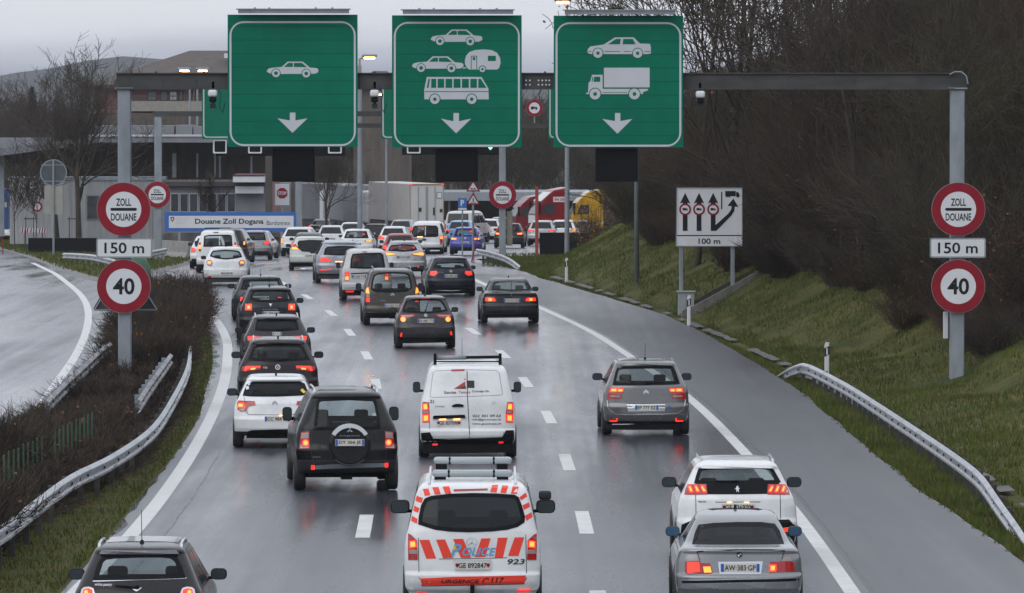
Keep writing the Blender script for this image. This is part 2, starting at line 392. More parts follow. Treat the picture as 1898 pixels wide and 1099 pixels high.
rl = smooth_pts([survey(*p) for p in RIGHT_LINE]); ribbon(lm, rl, .24)
OUT_LINE = [(60, 487), (110, 513), (148, 545), (163, 575), (160, 612), (142, 655), (112, 700), (60, 770), (-60, 900)]
shm = MB(); vs = []
for i, p in enumerate(rl):
    if p.y > 285: break
    xr = edge_x(p.y) - .03; a_ = p.x + .25
    if xr < a_ + .1: xr = a_ + .1
    vs += [(a_, p.y, gz(p.y) + .002), (xr, p.y, gz(p.y) + .002)]
shm.add(vs, [(2 * i, 2 * i + 1, 2 * i + 3, 2 * i + 2) for i in range(len(vs) // 2 - 1)]); shm.build('hard_shoulder', shoulder_m)['kind'] = 'structure'
ribbon(lm, smooth_pts([survey(*p) for p in OUT_LINE]), .24)
ribbon(lm, smooth_pts([survey(*p) for p in [(305, 497), (335, 490), (372, 486)]]), .2)
seam_m = mat('bitumen_seam', (0.022, 0.023, 0.026), .35, var=.3, vscale=2, rvar=.1)
sm_ = MB()
def shifted(P, o):
    out = []
    for i, p in enumerate(P):
        d = P[min(len(P) - 1, i + 1)] - P[max(0, i - 1)]; d.z = 0; d.normalize(); out.append(p + Vector((d.y, -d.x, 0)) * (o + .015 * math.sin(p.y * .9)))
    return out
for P_, o_ in ((rl, .32), (ll, .55)): ribbon(sm_, [p for p in shifted(P_, o_) if p.y < 300], .035, .0035)
sm_.build('bitumen_seam', seam_m)['kind'] = 'structure'
lm.build('edge_line_marking', line_m)['kind'] = 'structure'
dm = MB()
def dashes(px, z0, n, wd=.24):
    c = smooth_pts([survey(*p) for p in px], .5); ys = [p.y for p in c]; xs = [p.x for p in c]
    for k in range(n):
        a = z0 + 18 * k
        if a - 2.9 < ys[0] or a + 2.9 > ys[-1]: continue
        ribbon(dm, [Vector((float(np.interp(y, ys, xs)), y, 0)) for y in (a - 2.9, a, a + 2.9)], wd)
rowA = [(560, 1400), (645, 1099), (676, 975), (694, 850), (700, 760), (698, 716), (682, 663), (652, 621), (620, 586), (577, 555), (535, 530), (491, 510)]
rowB = [(1135, 1250), (1107, 1094), (1083, 968), (1052, 860), (1018, 775), (977, 712), (936, 660), (881, 617), (815, 575), (740, 540), (680, 518)]
dashes(rowA, survey(676, 975).y, 12); dashes(rowA, survey(676, 975).y - 18, 1)
dashes(rowB, survey(1083, 968).y, 11); dashes(rowB, survey(1083, 968).y - 18, 1)
for (a, b) in (((700, 489), (760, 487)), ((560, 497), (585, 508)), ((470, 490), (520, 487))):
    ribbon(dm, [survey(*a), survey(*b)], .22)
dm.build('lane_line_marking', line_m)['kind'] = 'structure'

# standing water: film along the median edge, thin smears at the joints beside the lane lines
water_m = mat('standing_water', (0.05, 0.054, 0.062), .12, var=.15, vscale=.8, rvar=.08)
def puddle(name, pts, w0, w1, lift=.0026, jag=.25, seed=1):
    rr = random.Random(seed); n = len(pts); vs = []
    for i, p in enumerate(pts):
        d = (pts[min(n - 1, i + 1)] - pts[max(0, i - 1)]); d.z = 0; d.normalize(); s = Vector((d.y, -d.x, 0))
        for o_ in (w0, w1):
            q = p + s * (o_ + rr.uniform(-jag, jag) * (1 if o_ == w1 else .2)); vs.append((q.x, q.y, gz(q.y) + lift))
    m = MB(); m.add(vs, [(2 * i, 2 * i + 1, 2 * i + 3, 2 * i + 2) for i in range(n - 1)]); m.build(name, water_m)['kind'] = 'structure'
puddle('water_film', [p for p in ll if 88 < p.y < 250], -.75, -.30, jag=.12)
# ------------------------------------------------------------------ median island between the carriageways
MED_PX = [(60, 1175), (113, 1099), (173, 1033), (209, 988), (273, 906), (318, 851), (366, 779), (380, 728), (394, 674), (387, 622), (362, 592), (338, 570), (315, 548), (285, 543), (255, 556), (215, 590), (190, 640), (152, 690), (100, 735), (0, 800), (-160, 925), (-330, 1110), (-330, 1250)]
med = [survey(*p) for p in MED_PX]
grass_m = mat('verge_grass', (0.042, 0.062, 0.010), 0.9, var=.4, vscale=1.3, col2=(0.085, 0.072, 0.02), bump=.5, bscale=16, spec=.15, detail=8)
def in_poly(x, y, P):
    c = False; j = len(P) - 1
    for i in range(len(P)):
        if (P[i][1] > y) != (P[j][1] > y) and x < (P[j][0] - P[i][0]) * (y - P[i][1]) / (P[j][1] - P[i][1]) + P[i][0]: c = not c
        j = i
    return c
def raised(name, P, lift, m, edge_m=None, cap=None):
    """raised island: outline, 5 cm sloping edge, flat inner top"""
    P = [Vector((p[0], p[1], 0)) for p in P]; n = len(P); b = MB()
    c = sum(P, Vector()) / n
    top = []
    for i, p in enumerate(P):
        d = (P[(i + 1) % n] - P[i - 1]).normalized(); s = Vector((d.y, -d.x, 0))
        q = p + s * .25
        if not in_poly(q.x, q.y, P): q = p - s * .25
        top.append(q)
    tri = tessellate_polygon([top])
    vs = [(p.x, p.y, gz(p.y) + .0) for p in P] + [(p.x, p.y, gz(p.y) + lift) for p in top]
    b.add(vs, [tuple(n + i for i in t) for t in tri]); b.add(vs, [(i, (i + 1) % n, n + (i + 1) % n, n + i) for i in range(n)], 1 if edge_m else 0)
    o = b.build(name, [m, edge_m] if edge_m else m); tag(o, kind='structure'); return o
raised('median_ground', smooth_pts(med, 1.0), .07, grass_m)
# island by the customs entrance with its kerb
ISL_PX = [(-120, 443), (0, 463), (60, 480), (120, 505), (180, 522), (235, 517), (290, 506), (350, 490), (362, 478), (290, 462), (150, 449), (-120, 436)]
kerb_m = mat('kerb_stone', (0.13, 0.13, 0.13), .6, var=.3, vscale=3)
isl = [survey(*p) for p in ISL_PX]
raised('island_ground', smooth_pts(isl + [isl[0]], 2.5)[:-1], .14, grass_m, kerb_m)

# ------------------------------------------------------------------ stone gutter along the embankment toe
gm = mat('gutter_stone', (0.10, 0.10, 0.10), .7, var=.5, vscale=3, spec=.3, bump=.4, bscale=6)
gb = MB()
pts = [(toe_x(Y) - .15 + .03 * math.sin(Y * 2.1), Y) for Y in np.arange(90, 262, 1.6)]
for i in range(len(pts) - 1):
    (xa, ya), (xb, yb) = pts[i], pts[i + 1]
    if random.random() < .25: continue
    w_ = .09 + random.random() * .06
    gb.add([(xa - w_, ya + .05, gz(ya) + .02), (xa + w_, ya + .05, gz(ya) + .05), (xb + w_, yb - .02, gz(yb) + .05), (xb - w_, yb - .02, gz(yb) + .02)], [(0, 1, 2, 3)])
tag(gb.build('drainage_gutter', gm), kind='structure')

# ------------------------------------------------------------------ grass blades (uncountable)
def blades(name, pts, hmin, hmax, wd, mats):
    n = len(pts); P = np.array(pts); a = RNG.uniform(0, 6.28, n); h = RNG.uniform(hmin, hmax, n); lean = RNG.uniform(-.4, .4, (n, 2)) * h[:, None]
    wx, wy = np.cos(a) * wd * RNG.uniform(.6, 1.4, n), np.sin(a) * wd
    V = np.empty((n, 3, 3)); V[:, 0] = P; V[:, 1] = P; V[:, 2] = P
    V[:, 0, 0] -= wx; V[:, 0, 1] -= wy; V[:, 1, 0] += wx; V[:, 1, 1] += wy; V[:, 2, :2] += lean; V[:, 2, 2] += h
    me = bpy.data.meshes.new(name); me.vertices.add(n * 3); me.vertices.foreach_set('co', V.ravel())
    me.loops.add(n * 3); me.loops.foreach_set('vertex_index', np.arange(n * 3)); me.polygons.add(n)
    me.polygons.foreach_set('loop_start', np.arange(0, n * 3, 3))
    for m in mats: me.materials.append(m)
    me.polygons.foreach_set('material_index', RNG.choice(len(mats), n, p=[.56, .28, .16]))
    me.update(); me.validate(); return link(name, me)
gmats = [mat('grass_blade_green', (0.060, 0.090, 0.013), .8, var=.4, vscale=.7, spec=.2), mat('grass_blade_dull', (0.070, 0.084, 0.017), .85, var=.4, vscale=.7, spec=.2), mat('grass_blade_dry', (0.135, 0.105, 0.038), .9, var=.3, vscale=.7, spec=.2)]
pts = []
while len(pts) < 150000:
    Y = 92 + (random.random() ** 1.3) * 210; X0 = edge_x(Y); d = random.random() ** 1.3 * 8.0 + .02 + .06 * math.sin(Y * 3.3) + .05 * math.sin(Y * 7.1)
    X = X0 + d
    if abs(X - toe_x(Y) + .15) < .2 and Y < 262: continue
    pts.append((X, Y, terr(X, Y) - .05))
tag(blades('grass', pts, .05, .16, .014, gmats), kind='stuff')
pts = []; MP = [(p.x, p.y) for p in smooth_pts(med, 1.0)]
while len(pts) < 50000:
    Y = 80 + (random.random() ** 1.2) * 150; X = -14 + random.random() * 9
    if in_poly(X, Y, MP): pts.append((X, Y, gz(Y) + .05))
tag(blades('median_grass', pts, .04, .13, .013, gmats), kind='stuff')
pts = []; IP = [(p.x, p.y) for p in isl]
while len(pts) < 14000:
    Y = 240 + random.random() * 200; X = -50 + random.random() * 45
    if in_poly(X, Y, IP): pts.append((X, Y, gz(Y) + .12))
for _ in range(9000):
    Y = 290 + random.random() * 62; X = -1.4 + random.random() * 9
    pts.append((X, Y, terr(X, Y) - .05))
tag(blades('island_grass', pts, .06, .2, .03, gmats), kind='stuff')

# far hills under the cloud
hill_m = mat('wooded_hill', (0.012, 0.018, 0.022), .95, var=.5, vscale=.01)
hb = MB(); n = 90
ridge = []
for k in range(n + 1):
    X = -700 + 1500 * k / n
    zt = 16 + 12 * math.exp(-((X + 175) / 55) ** 2) + 5 * math.exp(-((X + 50) / 90) ** 2) + .8 * math.sin(X * .05) + .6 * math.sin(X * .13 + 1) + random.random() * .5
    ridge.append((X, zt))
vs = [(X, 2400, -12) for X, _ in ridge] + [(X, 2700, z * .6) for X, z in ridge] + [(X, 3000, z) for X, z in ridge] + [(X, 3500, -12) for X, z in ridge]
m_ = n + 1
hb.add(vs, [(r * m_ + i, r * m_ + i + 1, (r + 1) * m_ + i + 1, (r + 1) * m_ + i) for r in range(3) for i in range(n)])
tag(hb.build('hills', hill_m, smooth=True), kind='structure')
# ================================================================== TREES AND SHRUBS
def seg_mesh(name, segs, mat_list, sides=3, leaves=None):
    """segs: array (n, 8) of p0, p1, r0, r1 -> thin tapered prisms in one mesh"""
    S = np.array(segs, dtype=np.float64); n = len(S)
    p0, p1, r0, r1 = S[:, :3], S[:, 3:6], S[:, 6], S[:, 7]
    d = p1 - p0; d /= np.linalg.norm(d, axis=1)[:, None] + 1e-9
    ref = np.where(np.abs(d[:, 2:3]) > .9, np.array([[1., 0, 0]]), np.array([[0, 0, 1.]]))
    u = np.cross(d, ref); u /= np.linalg.norm(u, axis=1)[:, None] + 1e-9; w_ = np.cross(d, u)
    V = np.empty((n, 2 * sides, 3)); 
    for k in range(sides):
        a = 2 * math.pi * k / sides; o = u * math.cos(a) + w_ * math.sin(a)
        V[:, k] = p0 + o * r0[:, None]; V[:, sides + k] = p1 + o * r1[:, None]
    base = (np.arange(n) * 2 * sides)[:, None, None]
    q = np.array([[k, (k + 1) % sides, sides + (k + 1) % sides, sides + k] for k in range(sides)])[None]
    Fq = (base + q).reshape(-1)
    nv, nf = n * 2 * sides, n * sides
    verts = V.reshape(-1, 3); loops = Fq; sizes = np.full(nf, 4); mi = np.zeros(nf, int)
    if leaves is not None and len(leaves):
        L = np.array(leaves); m = len(L); a = RNG.normal(size=(m, 3)); a /= np.linalg.norm(a, axis=1)[:, None]; b = np.cross(a, RNG.normal(size=(m, 3))); b /= np.linalg.norm(b, axis=1)[:, None]
        s = RNG.uniform(.03, .075, m)[:, None]
        LV = np.stack([L - a * s, L + b * s * .7, L + a * s, L - b * s * .7], 1).reshape(-1, 3)
        loops = np.concatenate([loops, nv + np.arange(4 * m)]); verts = np.concatenate([verts, LV]); sizes = np.concatenate([sizes, np.full(m, 4)]); mi = np.concatenate([mi, np.ones(m, int)])
    me = bpy.data.meshes.new(name); me.vertices.add(len(verts)); me.vertices.foreach_set('co', verts.ravel())
    me.loops.add(len(loops)); me.loops.foreach_set('vertex_index', loops); me.polygons.add(len(sizes))
    me.polygons.foreach_set('loop_start', np.concatenate([[0], np.cumsum(sizes)[:-1]]))
    for mm in mat_list: me.materials.append(mm)
    me.polygons.foreach_set('material_index', mi); me.update(); me.validate(); return me
def rv(s): return Vector((random.gauss(0, s), random.gauss(0, s), random.gauss(0, s)))
def grow_tree(H, spread, levels, kids, minr, up=.25, crown_from=.3, r0=None):
    """recursive limbs; returns trunk segments, crown segments, twig tips"""
    tr, cr, tips = [], [], []
    r0 = r0 or H * .0085
    def limb(p, d, L, r, lev):
        n = 5 if lev == 0 else 4 if lev == 1 else 3
        q = p.copy(); dd = d.copy(); pts = [q.copy()]
        for k in range(n):
            dd = (dd + rv(.10 if lev == 0 else .20) + Vector((0, 0, up * (.12 if lev else .3)))).normalized()
            q2 = q + dd * L / n; ra = r * (1 - .72 * k / n); rb = r * (1 - .72 * (k + 1) / n)
            (tr if lev == 0 else cr).append((*q, *q2, max(ra, minr), max(rb, minr)))
            q = q2; pts.append(q.copy())
        if lev >= levels: tips.append(q); return
        nk = kids[lev]
        for k in range(nk):
            t = (crown_from + (1 - crown_from) * (k + random.random()) / nk) if lev == 0 else .25 + .75 * (k + random.random()) / nk
            i = min(n - 1, int(t * n)); f_ = t * n - i; b = pts[i].lerp(pts[i + 1], f_)
            ax = dd.orthogonal().normalized(); ang = random.uniform(0, 6.283)
            side = (Matrix.Rotation(ang, 3, dd) @ ax)
            nd = (dd * random.uniform(.45, 1.0) + side * spread * random.uniform(.6, 1.2) + Vector((0, 0, up))).normalized()
            limb(b, nd, L * random.uniform(.42, .66) * (1.15 - .45 * t if lev == 0 else 1), max(minr, r * (1 - .6 * t) * .5), lev + 1)
    limb(Vector((0, 0, -.3)), Vector((0, 0, 1)), H * .8, r0, 0)
    return tr, cr, tips
bark = mat('bark_grey_brown', (0.060, 0.050, 0.040), .9, var=.35, vscale=1.2, spec=.15)
bark_d = mat('bark_dark', (0.036, 0.029, 0.024), .9, var=.35, vscale=.6, spec=.1)
twig_a = mat('twig_brown', (0.072, 0.060, 0.050), .9, var=.55, vscale=.35, spec=.1)
twig_b = mat('twig_reddish', (0.070, 0.053, 0.042), .9, var=.4, vscale=.35, spec=.1)
twig_c = mat('twig_olive', (0.062, 0.056, 0.038), .9, var=.4, vscale=.35, spec=.1)
leaf_o = mat('dead_leaf', (0.17, 0.075, 0.03), .9, var=.4, vscale=.5, spec=.1)
leaf_y = mat('yellowed_leaf', (0.42, 0.22, 0.02), .9, var=.4, vscale=.9, spec=.1)
ivy_m = mat('ivy_leaf', (0.025, 0.04, 0.012), .6, var=.4, vscale=.8)
needle_m = mat('fir_needles', (0.012, 0.022, 0.014), .9, var=.4, vscale=.8)

def tree_pair(name, H, spread, levels, kids, minr, tm, up=.25, cf=.3, leaf=None, nleaf=0, ivy=False, r0=None):
    tr, cr, tips = grow_tree(H, spread, levels, kids, minr, up, cf, r0)
    lv = []
    if nleaf and tips:
        for _ in range(nleaf): lv.append(tuple(random.choice(tips) + rv(.18)))
    a = seg_mesh('trunk', tr, [bark, ivy_m], 6, [tuple(Vector(s[:3]).lerp(Vector(s[3:6]), random.random()) + rv(.16)) for s in tr for _ in range(130)] if ivy else None)
    b = seg_mesh('crown', cr, [tm, leaf or tm], 3, lv)
    return a, b
random.seed(21)
FT = []   # forest trees
for k in range(6):
    FT.append(tree_pair('ft', 10.5 + random.random() * 3, .55 + .15 * (k % 3), 4, (11, 6, 5, 4), .010, (twig_a, twig_b, twig_c)[k % 3], up=.30, cf=.18, leaf=leaf_o, nleaf=(0, 260, 0, 500, 120, 0)[k], ivy=(k in (1, 4))))
def place_tree(pair, x, y, z, s, rz, label, name='bare_tree', group=None, cat='tree', sz=None):
    t = thing(name, label, cat, (x, y, z), rz, group); t.scale = (s, s, sz or s)
    link('trunk', pair[0], t); link('crown', pair[1], t); return t
def bush_mesh(name, nst, H, R, minr, tm, leaf=None, nleaf=0, fork=4):
    segs = []; tips = []
    for _ in range(nst):
        a = random.uniform(0, 6.283); rr = R * .45 * math.sqrt(random.random())
        p = Vector((math.cos(a) * rr, math.sin(a) * rr, -.1)); d = Vector((math.cos(a) * .55 * random.random(), math.sin(a) * .55 * random.random(), 1)).normalized()
        L = H * random.uniform(.6, 1.05)
        for k in range(4):
            d = (d + rv(.16) + Vector((math.cos(a), math.sin(a), 0)) * .10).normalized(); q = p + d * L / 4
            segs.append((*p, *q, minr * (2.4 - .4 * k), minr * (2.0 - .4 * k)))
            for _f in range(fork):
                e = (d + rv(.55)).normalized(); s0 = p.lerp(q, random.random()); m1 = s0 + e * L * random.uniform(.08, .2); e2 = (e + rv(.3) + Vector((0, 0, .25))).normalized(); m2 = m1 + e2 * L * random.uniform(.08, .2)
                segs.append((*s0, *m1, minr * 1.2, minr)); segs.append((*m1, *m2, minr, minr * .7)); tips.append(m2)
            p = q
    lv = [tuple(random.choice(tips) + rv(.08)) for _ in range(nleaf)] if nleaf else None
    return seg_mesh(name, segs, [tm, leaf or tm], 3, lv)
BU = [bush_mesh('bush', 90, 3.6, 2.6, .010, (twig_a, twig_b, twig_c, bark_d)[k], leaf_o, (150, 500, 0, 0)[k], 5) for k in range(4)]
def top_limit(px): return float(np.interp(px, [1090, 1150, 1230, 1300, 1400, 1500, 1600, 1700], [330, 270, 190, 165, 125, 60, -20, -120]))
def fit(s, X, Y, H):
    px, _ = proj((X, Y, 0)); px -= (3.2 if H > 10 else 2.0 if H > 5 else 0) * F / Y; need = at(px, top_limit(px), Y).z - terr(X, Y)
    return min(s, max(0, need) / H * random.uniform(.85, 1.12))
# forest on the embankment: trees in rows of depth, individuals sharing meshes
def forest_edge(Y): return toe_x(Y) + float(np.interp(Y, [157, 190, 215, 240, 300], [4.6, 4.4, 3.6, 4.2, 3.4]))
random.seed(5)
nt_ = 0; Y = 118.0
while Y < 345:
    for k in range(5):
        X = forest_edge(Y) + .9 + k * 2.7 + random.uniform(-.9, .9); yy = Y + random.uniform(-2, 2)
        px, py = proj((X, yy, terr(X, yy)))
        if px > 2050 or px < (1090 if yy < 250 else 1150): continue
        s = random.uniform(.75, 1.1) * (.60 if k == 0 else .8 if k == 1 else 1.0)
        s = fit(s, X, yy, 12.5)
        if yy < 178 and px - 4.2 * s * F / yy < 1850: continue
        if s < .2: continue
        place_tree(random.choice(FT), X, yy, terr(X, yy) - .1, s, random.uniform(0, 6.28), 'bare brown tree in the dense wood on the right-hand embankment', group='trees of the wood on the embankment'); nt_ += 1
    Y += 4.6
Y = 112.0; nb = 0
while Y < 350:
    for k in range(4):
        X = forest_edge(Y) + (-.2, 1.6, 4.2, 7.5)[k] + random.uniform(-.7, .7); yy = Y + random.uniform(-1.2, 1.2)
        px, py = proj((X, yy, terr(X, yy) + 1))
        if px > 2000 or px < 1060: continue
        if yy < 157 and px < 1990: continue
        if yy > 235 and px - 75 < 1118: continue
        o = link('bare_shrub', random.choice(BU)); o.location = (X, yy, terr(X, yy) - .05); o.rotation_euler = (0, 0, random.uniform(0, 6.28))
        s = random.uniform(.55, 1.0) * (.45 if k == 0 else .9 if k == 1 else 1.15)
        s = fit(s, X, yy, 4) if yy > 240 else s
        o.scale = (s * 1.15, s * 1.15, s)
        tag(o, 'bare tangled shrub at the foot of the embankment wood', 'shrub', 'shrubs of the embankment wood'); nb += 1
    Y += 3.6
print('FOREST', nt_, nb)
TH = [bush_mesh('thicket', 60, 7.5 + k, 3.2, .0105, (twig_a, twig_c, twig_b)[k], leaf_o, (0, 0, 220)[k], 10) for k in range(3)]
random.seed(77); Y = 114.0; nk = 0
while Y < 300:
    for k in range(3):
        X = forest_edge(Y) + (1.6, 4.6, 8.0)[k] + random.uniform(-1, 1); yy = Y + random.uniform(-1.5, 1.5)
        px, py = proj((X, yy, terr(X, yy) + 1))
        if px > 2000 or px < (1110 if yy < 250 else 1150): continue
        if yy < 170 and px - 2.6 * F / yy < 1840: continue
        if yy > 235 and px - 100 < 1118: continue
        o = link('tall_thicket', random.choice(TH)); o.location = (X, yy, terr(X, yy) - .1); o.rotation_euler = (0, 0, random.uniform(0, 6.28)); s = fit(random.uniform(.6, 1.05) * (.6, .9, 1.1)[k], X, yy, 8.5)
        o.scale = (s, s, s); tag(o, 'tall many-stemmed leafless thicket in the embankment wood', 'thicket', 'thickets of the embankment wood'); nk += 1
    Y += 4.4
print('THICKET', nk)
# tall skinny trees at the near end of the skyline
for (px, Yt, s) in ((1290, 232, 1.25), (1335, 226, 1.45), (1375, 236, 1.25), (1430, 222, 1.25), (1475, 215, 1.3), (1530, 205, 1.25), (1600, 196, 1.2)):
    X = (px - 949) * Yt / F
    place_tree(random.choice(FT), X, Yt, terr(X, Yt), s, random.uniform(0, 6.28), 'tall thin bare tree standing against the sky at the skyline of the wood', group='tall trees on the skyline of the wood')
# yellow shrub before the yellow lorry
X_ = lambda px, Yt: (px - 949) * Yt / F
ym = bush_mesh('ybush', 70, 3.4, 2.6, .010, twig_a, leaf_y, 1500, 4)
o = link('yellow_shrub', ym); o.location = (X_(1112, 330), 330, terr(X_(1112, 330), 330) - .1); o.scale = (.55, .55, .95); tag(o, 'shrub with yellow autumn leaves at the left end of the embankment wood', 'shrub')
# flat distant wood closing the valley
DT = [tree_pair('dt', 12 + k, .6, 3, (14, 8, 6), .032, (twig_a, twig_b, twig_c)[k], up=.3, cf=.12) for k in range(3)]
random.seed(8); nd = 0
for row in range(5):
    Yr = 545 + row * 22
    x0, x1 = (-58, 26)
    X = x0 + random.random() * 3
    while X < x1:
        yy = Yr + random.uniform(-6, 6); s = random.uniform(.6, .88)
        place_tree(random.choice(DT), X, yy, terr(X, yy), s, random.uniform(0, 6.28), 'bare tree in the brown wood far behind the customs area', group='trees of the far wood'); nd += 1
        X += random.uniform(3.2, 5.4)
print('FAR', nd)
# ---- left side: bare trees around the customs buildings
random.seed(33)
LT = [tree_pair('lt', 10.5, .62, 4, (14, 7, 5, 4), .011, twig_a, up=.28, cf=.34, r0=.21) for k in range(2)]
ST = tree_pair('st', 5.0, .5, 3, (9, 6, 4), .016, twig_a, up=.3, cf=.42)
def lt(px, py, Yt, s, label, pair=None):
    p = at(px, py, Yt); place_tree(pair or random.choice(LT), p.x, Yt, terr(p.x, Yt), s, random.uniform(0, 6.28), label)
lt(146, 460, 352, .93, 'large bare tree with a thick trunk behind the left round sign')
lt(108, 455, 372, .86, 'bare tree just left of the large tree behind the signpost seen from the back')
lt(606, 440, 405, .60, 'dark bare tree rising between the parked lorries and the blue customs sign')
lt(27, 455, 362, .95, 'young slender bare tree at the left edge by the white container wall', ST)
lt(66, 455, 366, .9, 'young slender bare tree between two stakes by the red and white barrier', ST)
lt(390, 440, 372, .85, 'small bare tree in front of the customs office windows, left of its pair', ST)
lt(405, 440, 376, .8, 'small bare tree in front of the customs office windows, right of its pair', ST)
for (px, Yt, s) in ((-30, 470, 1.1), (10, 500, 1.2), (42, 455, .95), (75, 520, 1.25), (-8, 430, .9), (95, 450, 1.0), (22, 540, 1.3), (60, 600, 1.3), (-20, 600, 1.3), (5, 460, .9), (-40, 530, 1.2), (112, 500, 1.0), (150, 540, 1.1), (125, 590, 1.2), (60, 470, .9), (28, 430, .9), (0, 415, .85), (45, 420, .9), (85, 415, .9), (120, 425, .85), (165, 470, .8), (190, 520, .9), (15, 560, 1.2), (70, 560, 1.2), (100, 560, 1.2), (38, 500, 1.1)):
    X = (px - 949) * Yt / F
    place_tree(random.choice(LT), X, Yt, terr(X, Yt), s * .74, random.uniform(0, 6.28), 'bare tree in the wood behind the customs buildings at the left edge', group='trees behind the customs buildings')
# dark fir
segs = [(0, 0, 0, 0, 0, 13.5, .2, .03)]; nd_ = []
for k in range(900):
    z = 1.2 + 12.2 * random.random(); R = (13.6 - z) * .24; a = random.uniform(0, 6.283)
    segs.append((0, 0, z, R * math.cos(a), R * math.sin(a), z - .25 * R, .03, .012)); 
    for _ in range(12): t = random.random() ** .6; nd_.append((R * t * math.cos(a) + random.gauss(0, .1), R * t * math.sin(a) + random.gauss(0, .1), z - .25 * R * t + random.gauss(0, .08)))
p = at(60, 400, 430); t = thing('fir_tree', 'dark conical fir standing among the bare trees at far left', 'tree', (p.x, 430, terr(p.x, 430)))
link('trunk', seg_mesh('trunk', segs[:1], [bark], 6), t); link('crown', seg_mesh('crown', segs[1:], [bark_d, needle_m], 3, nd_), t); t.scale = (.8, .8, .78)

# ---- shrubs filling the median between the guardrails
random.seed(12)
MS = [bush_mesh('mbush', 75, 1.35, 1.4, .0055, (twig_b, bark_d, twig_a)[k], leaf_o, (30, 0, 0)[k], 6) for k in range(3)]
LRAIL = [(-60, 1010), (0, 975), (60, 930), (130, 880), (210, 840), (280, 790), (320, 732), (345, 680), (351, 640)]
SHRL = [(348, 600), (332, 572), (308, 566), (285, 585), (268, 625), (252, 672), (222, 715), (165, 765), (75, 820), (-60, 915), (-200, 1010), (-240, 1200)]
RAILK = [[survey(a, b, .85) for a, b in L_] for L_ in ([(255, 740), (275, 710), (300, 676), (315, 655)], [(85, 742), (115, 712), (150, 680), (180, 652), (203, 634)], [(172, 765), (90, 810), (-10, 850)])]
SP_ = [(survey(*p, .75).x - .75, survey(*p, .75).y) for p in LRAIL] + [(survey(*p).x, survey(*p).y) for p in SHRL]
SP_ = [(SP_[0][0], SP_[0][1] - 12)] + SP_
y0, y1 = min(p[1] for p in SP_), max(p[1] for p in SP_); x0, x1 = min(p[0] for p in SP_), max(p[0] for p in SP_)
cnt = 0; tries = 0; placed = []
while cnt < 250 and tries < 20000:
    tries += 1
    X, Y = random.uniform(x0, x1), random.uniform(y0, y1)
    if not in_poly(X, Y, SP_): continue
    if any((X - a) ** 2 + (Y - b) ** 2 * .35 < .36 for a, b in placed): continue
    placed.append((X, Y)); hs = random.uniform(.72, 1.15)
    if 128 < Y < 158 and abs(X + 9.6) < 1.6: hs *= .62
    for L_ in RAILK:
        for a_, b_ in zip(L_[:-1], L_[1:]):
            for u in (0, .5, 1):
                r_ = a_.lerp(b_, u)
                if abs(X - r_.x) < .75 and -1 < r_.y - Y < 10: hs = min(hs, .48)
    o = link('low_shrub', random.choice(MS)); o.location = (X, Y, gz(Y) + .02); o.rotation_euler = (0, 0, random.uniform(0, 6.28)); o.scale = (.85, .85, hs)
    tag(o, 'leafless brown shrub in the hedge between the guardrails of the median', 'shrub', 'shrubs of the median hedge'); cnt += 1
print('MEDIAN', cnt)
# ================================================================== GANTRIES, SIGNS, GUARDRAILS
GY = 157.2                       # distance of the near gantry
def col_box(mb, x0, x1, y, d, z0, z1, mi=0, r=.02): return mb.rbox(x0, x1, y - d / 2, y + d / 2, z0, z1, r, 1, mi)
def X(px, Yt): return (px - 949) * Yt / F
def Z(py, Yt): return at(949, py, Yt).z
g1 = thing('sign_gantry', 'near weathered steel gantry spanning the carriageway with three green signs', 'gantry', (0, 0, 0))
zb0, zb1 = Z(163.5, GY), Z(137, GY)
for (xa, xb, base) in ((219, 243, 735), (1761, 1787, 720)):
    m = MB(); col_box(m, X(xa, GY), X(xb, GY), GY, .34, Z(base, GY), zb0 + .02)
    m.box(X(xa, GY) - .06, X(xb, GY) + .06, GY - .24, GY + .24, zb0 - .02, zb0 + .015)
    zz = Z(618, GY); m.box(X(xa, GY) - .004, X(xb, GY) + .004, GY - .174, GY + .174, zz - .012, zz + .012, 0)
    m.build('leg', M['galv'], g1)
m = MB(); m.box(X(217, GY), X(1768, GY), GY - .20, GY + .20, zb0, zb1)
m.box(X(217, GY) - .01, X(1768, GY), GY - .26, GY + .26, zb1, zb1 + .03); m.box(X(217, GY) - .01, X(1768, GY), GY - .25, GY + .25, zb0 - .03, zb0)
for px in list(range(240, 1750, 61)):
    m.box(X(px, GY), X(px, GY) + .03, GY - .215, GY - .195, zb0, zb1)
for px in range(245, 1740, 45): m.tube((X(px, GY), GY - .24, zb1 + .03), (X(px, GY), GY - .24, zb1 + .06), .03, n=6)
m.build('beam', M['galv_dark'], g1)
m = MB()   # curved corner piece at the right-hand leg
cx, cz = X(1774, GY), zb0
pts = [(X(1762, GY), zb0 - .04)] + [(X(1762, GY), zb1 + .02)] + [(cx + .21 * math.cos(math.radians(a)), zb1 - .12 + .17 * math.sin(math.radians(a))) for a in range(120, -1, -20)] + [(X(1791, GY), zb0 - .04)]
m.prism(pts, GY - .21, GY + .21); m.build('corner_piece', M['galv_dark'], g1)
m = MB(); m.path([(X(1758, GY), GY - .3, zb1 - .02), (X(1768, GY), GY - .3, zb1 + .05), (X(1780, GY), GY - .3, zb1 + .05), (X(1789, GY), GY - .3, zb1 - .05), (X(1792, GY), GY - .3, zb1 - .25)], .018); m.build('cable', M['galv'], g1)
m = MB()
for dx in (975, 982, 998, 1005, 1012, 1018):
    for py in (149, 157): m.tube((X(dx, GY), GY - .20, Z(py, GY)), (X(dx, GY), GY - .225, Z(py, GY)), .022, n=8)
m.build('bolts', M['white'], g1)
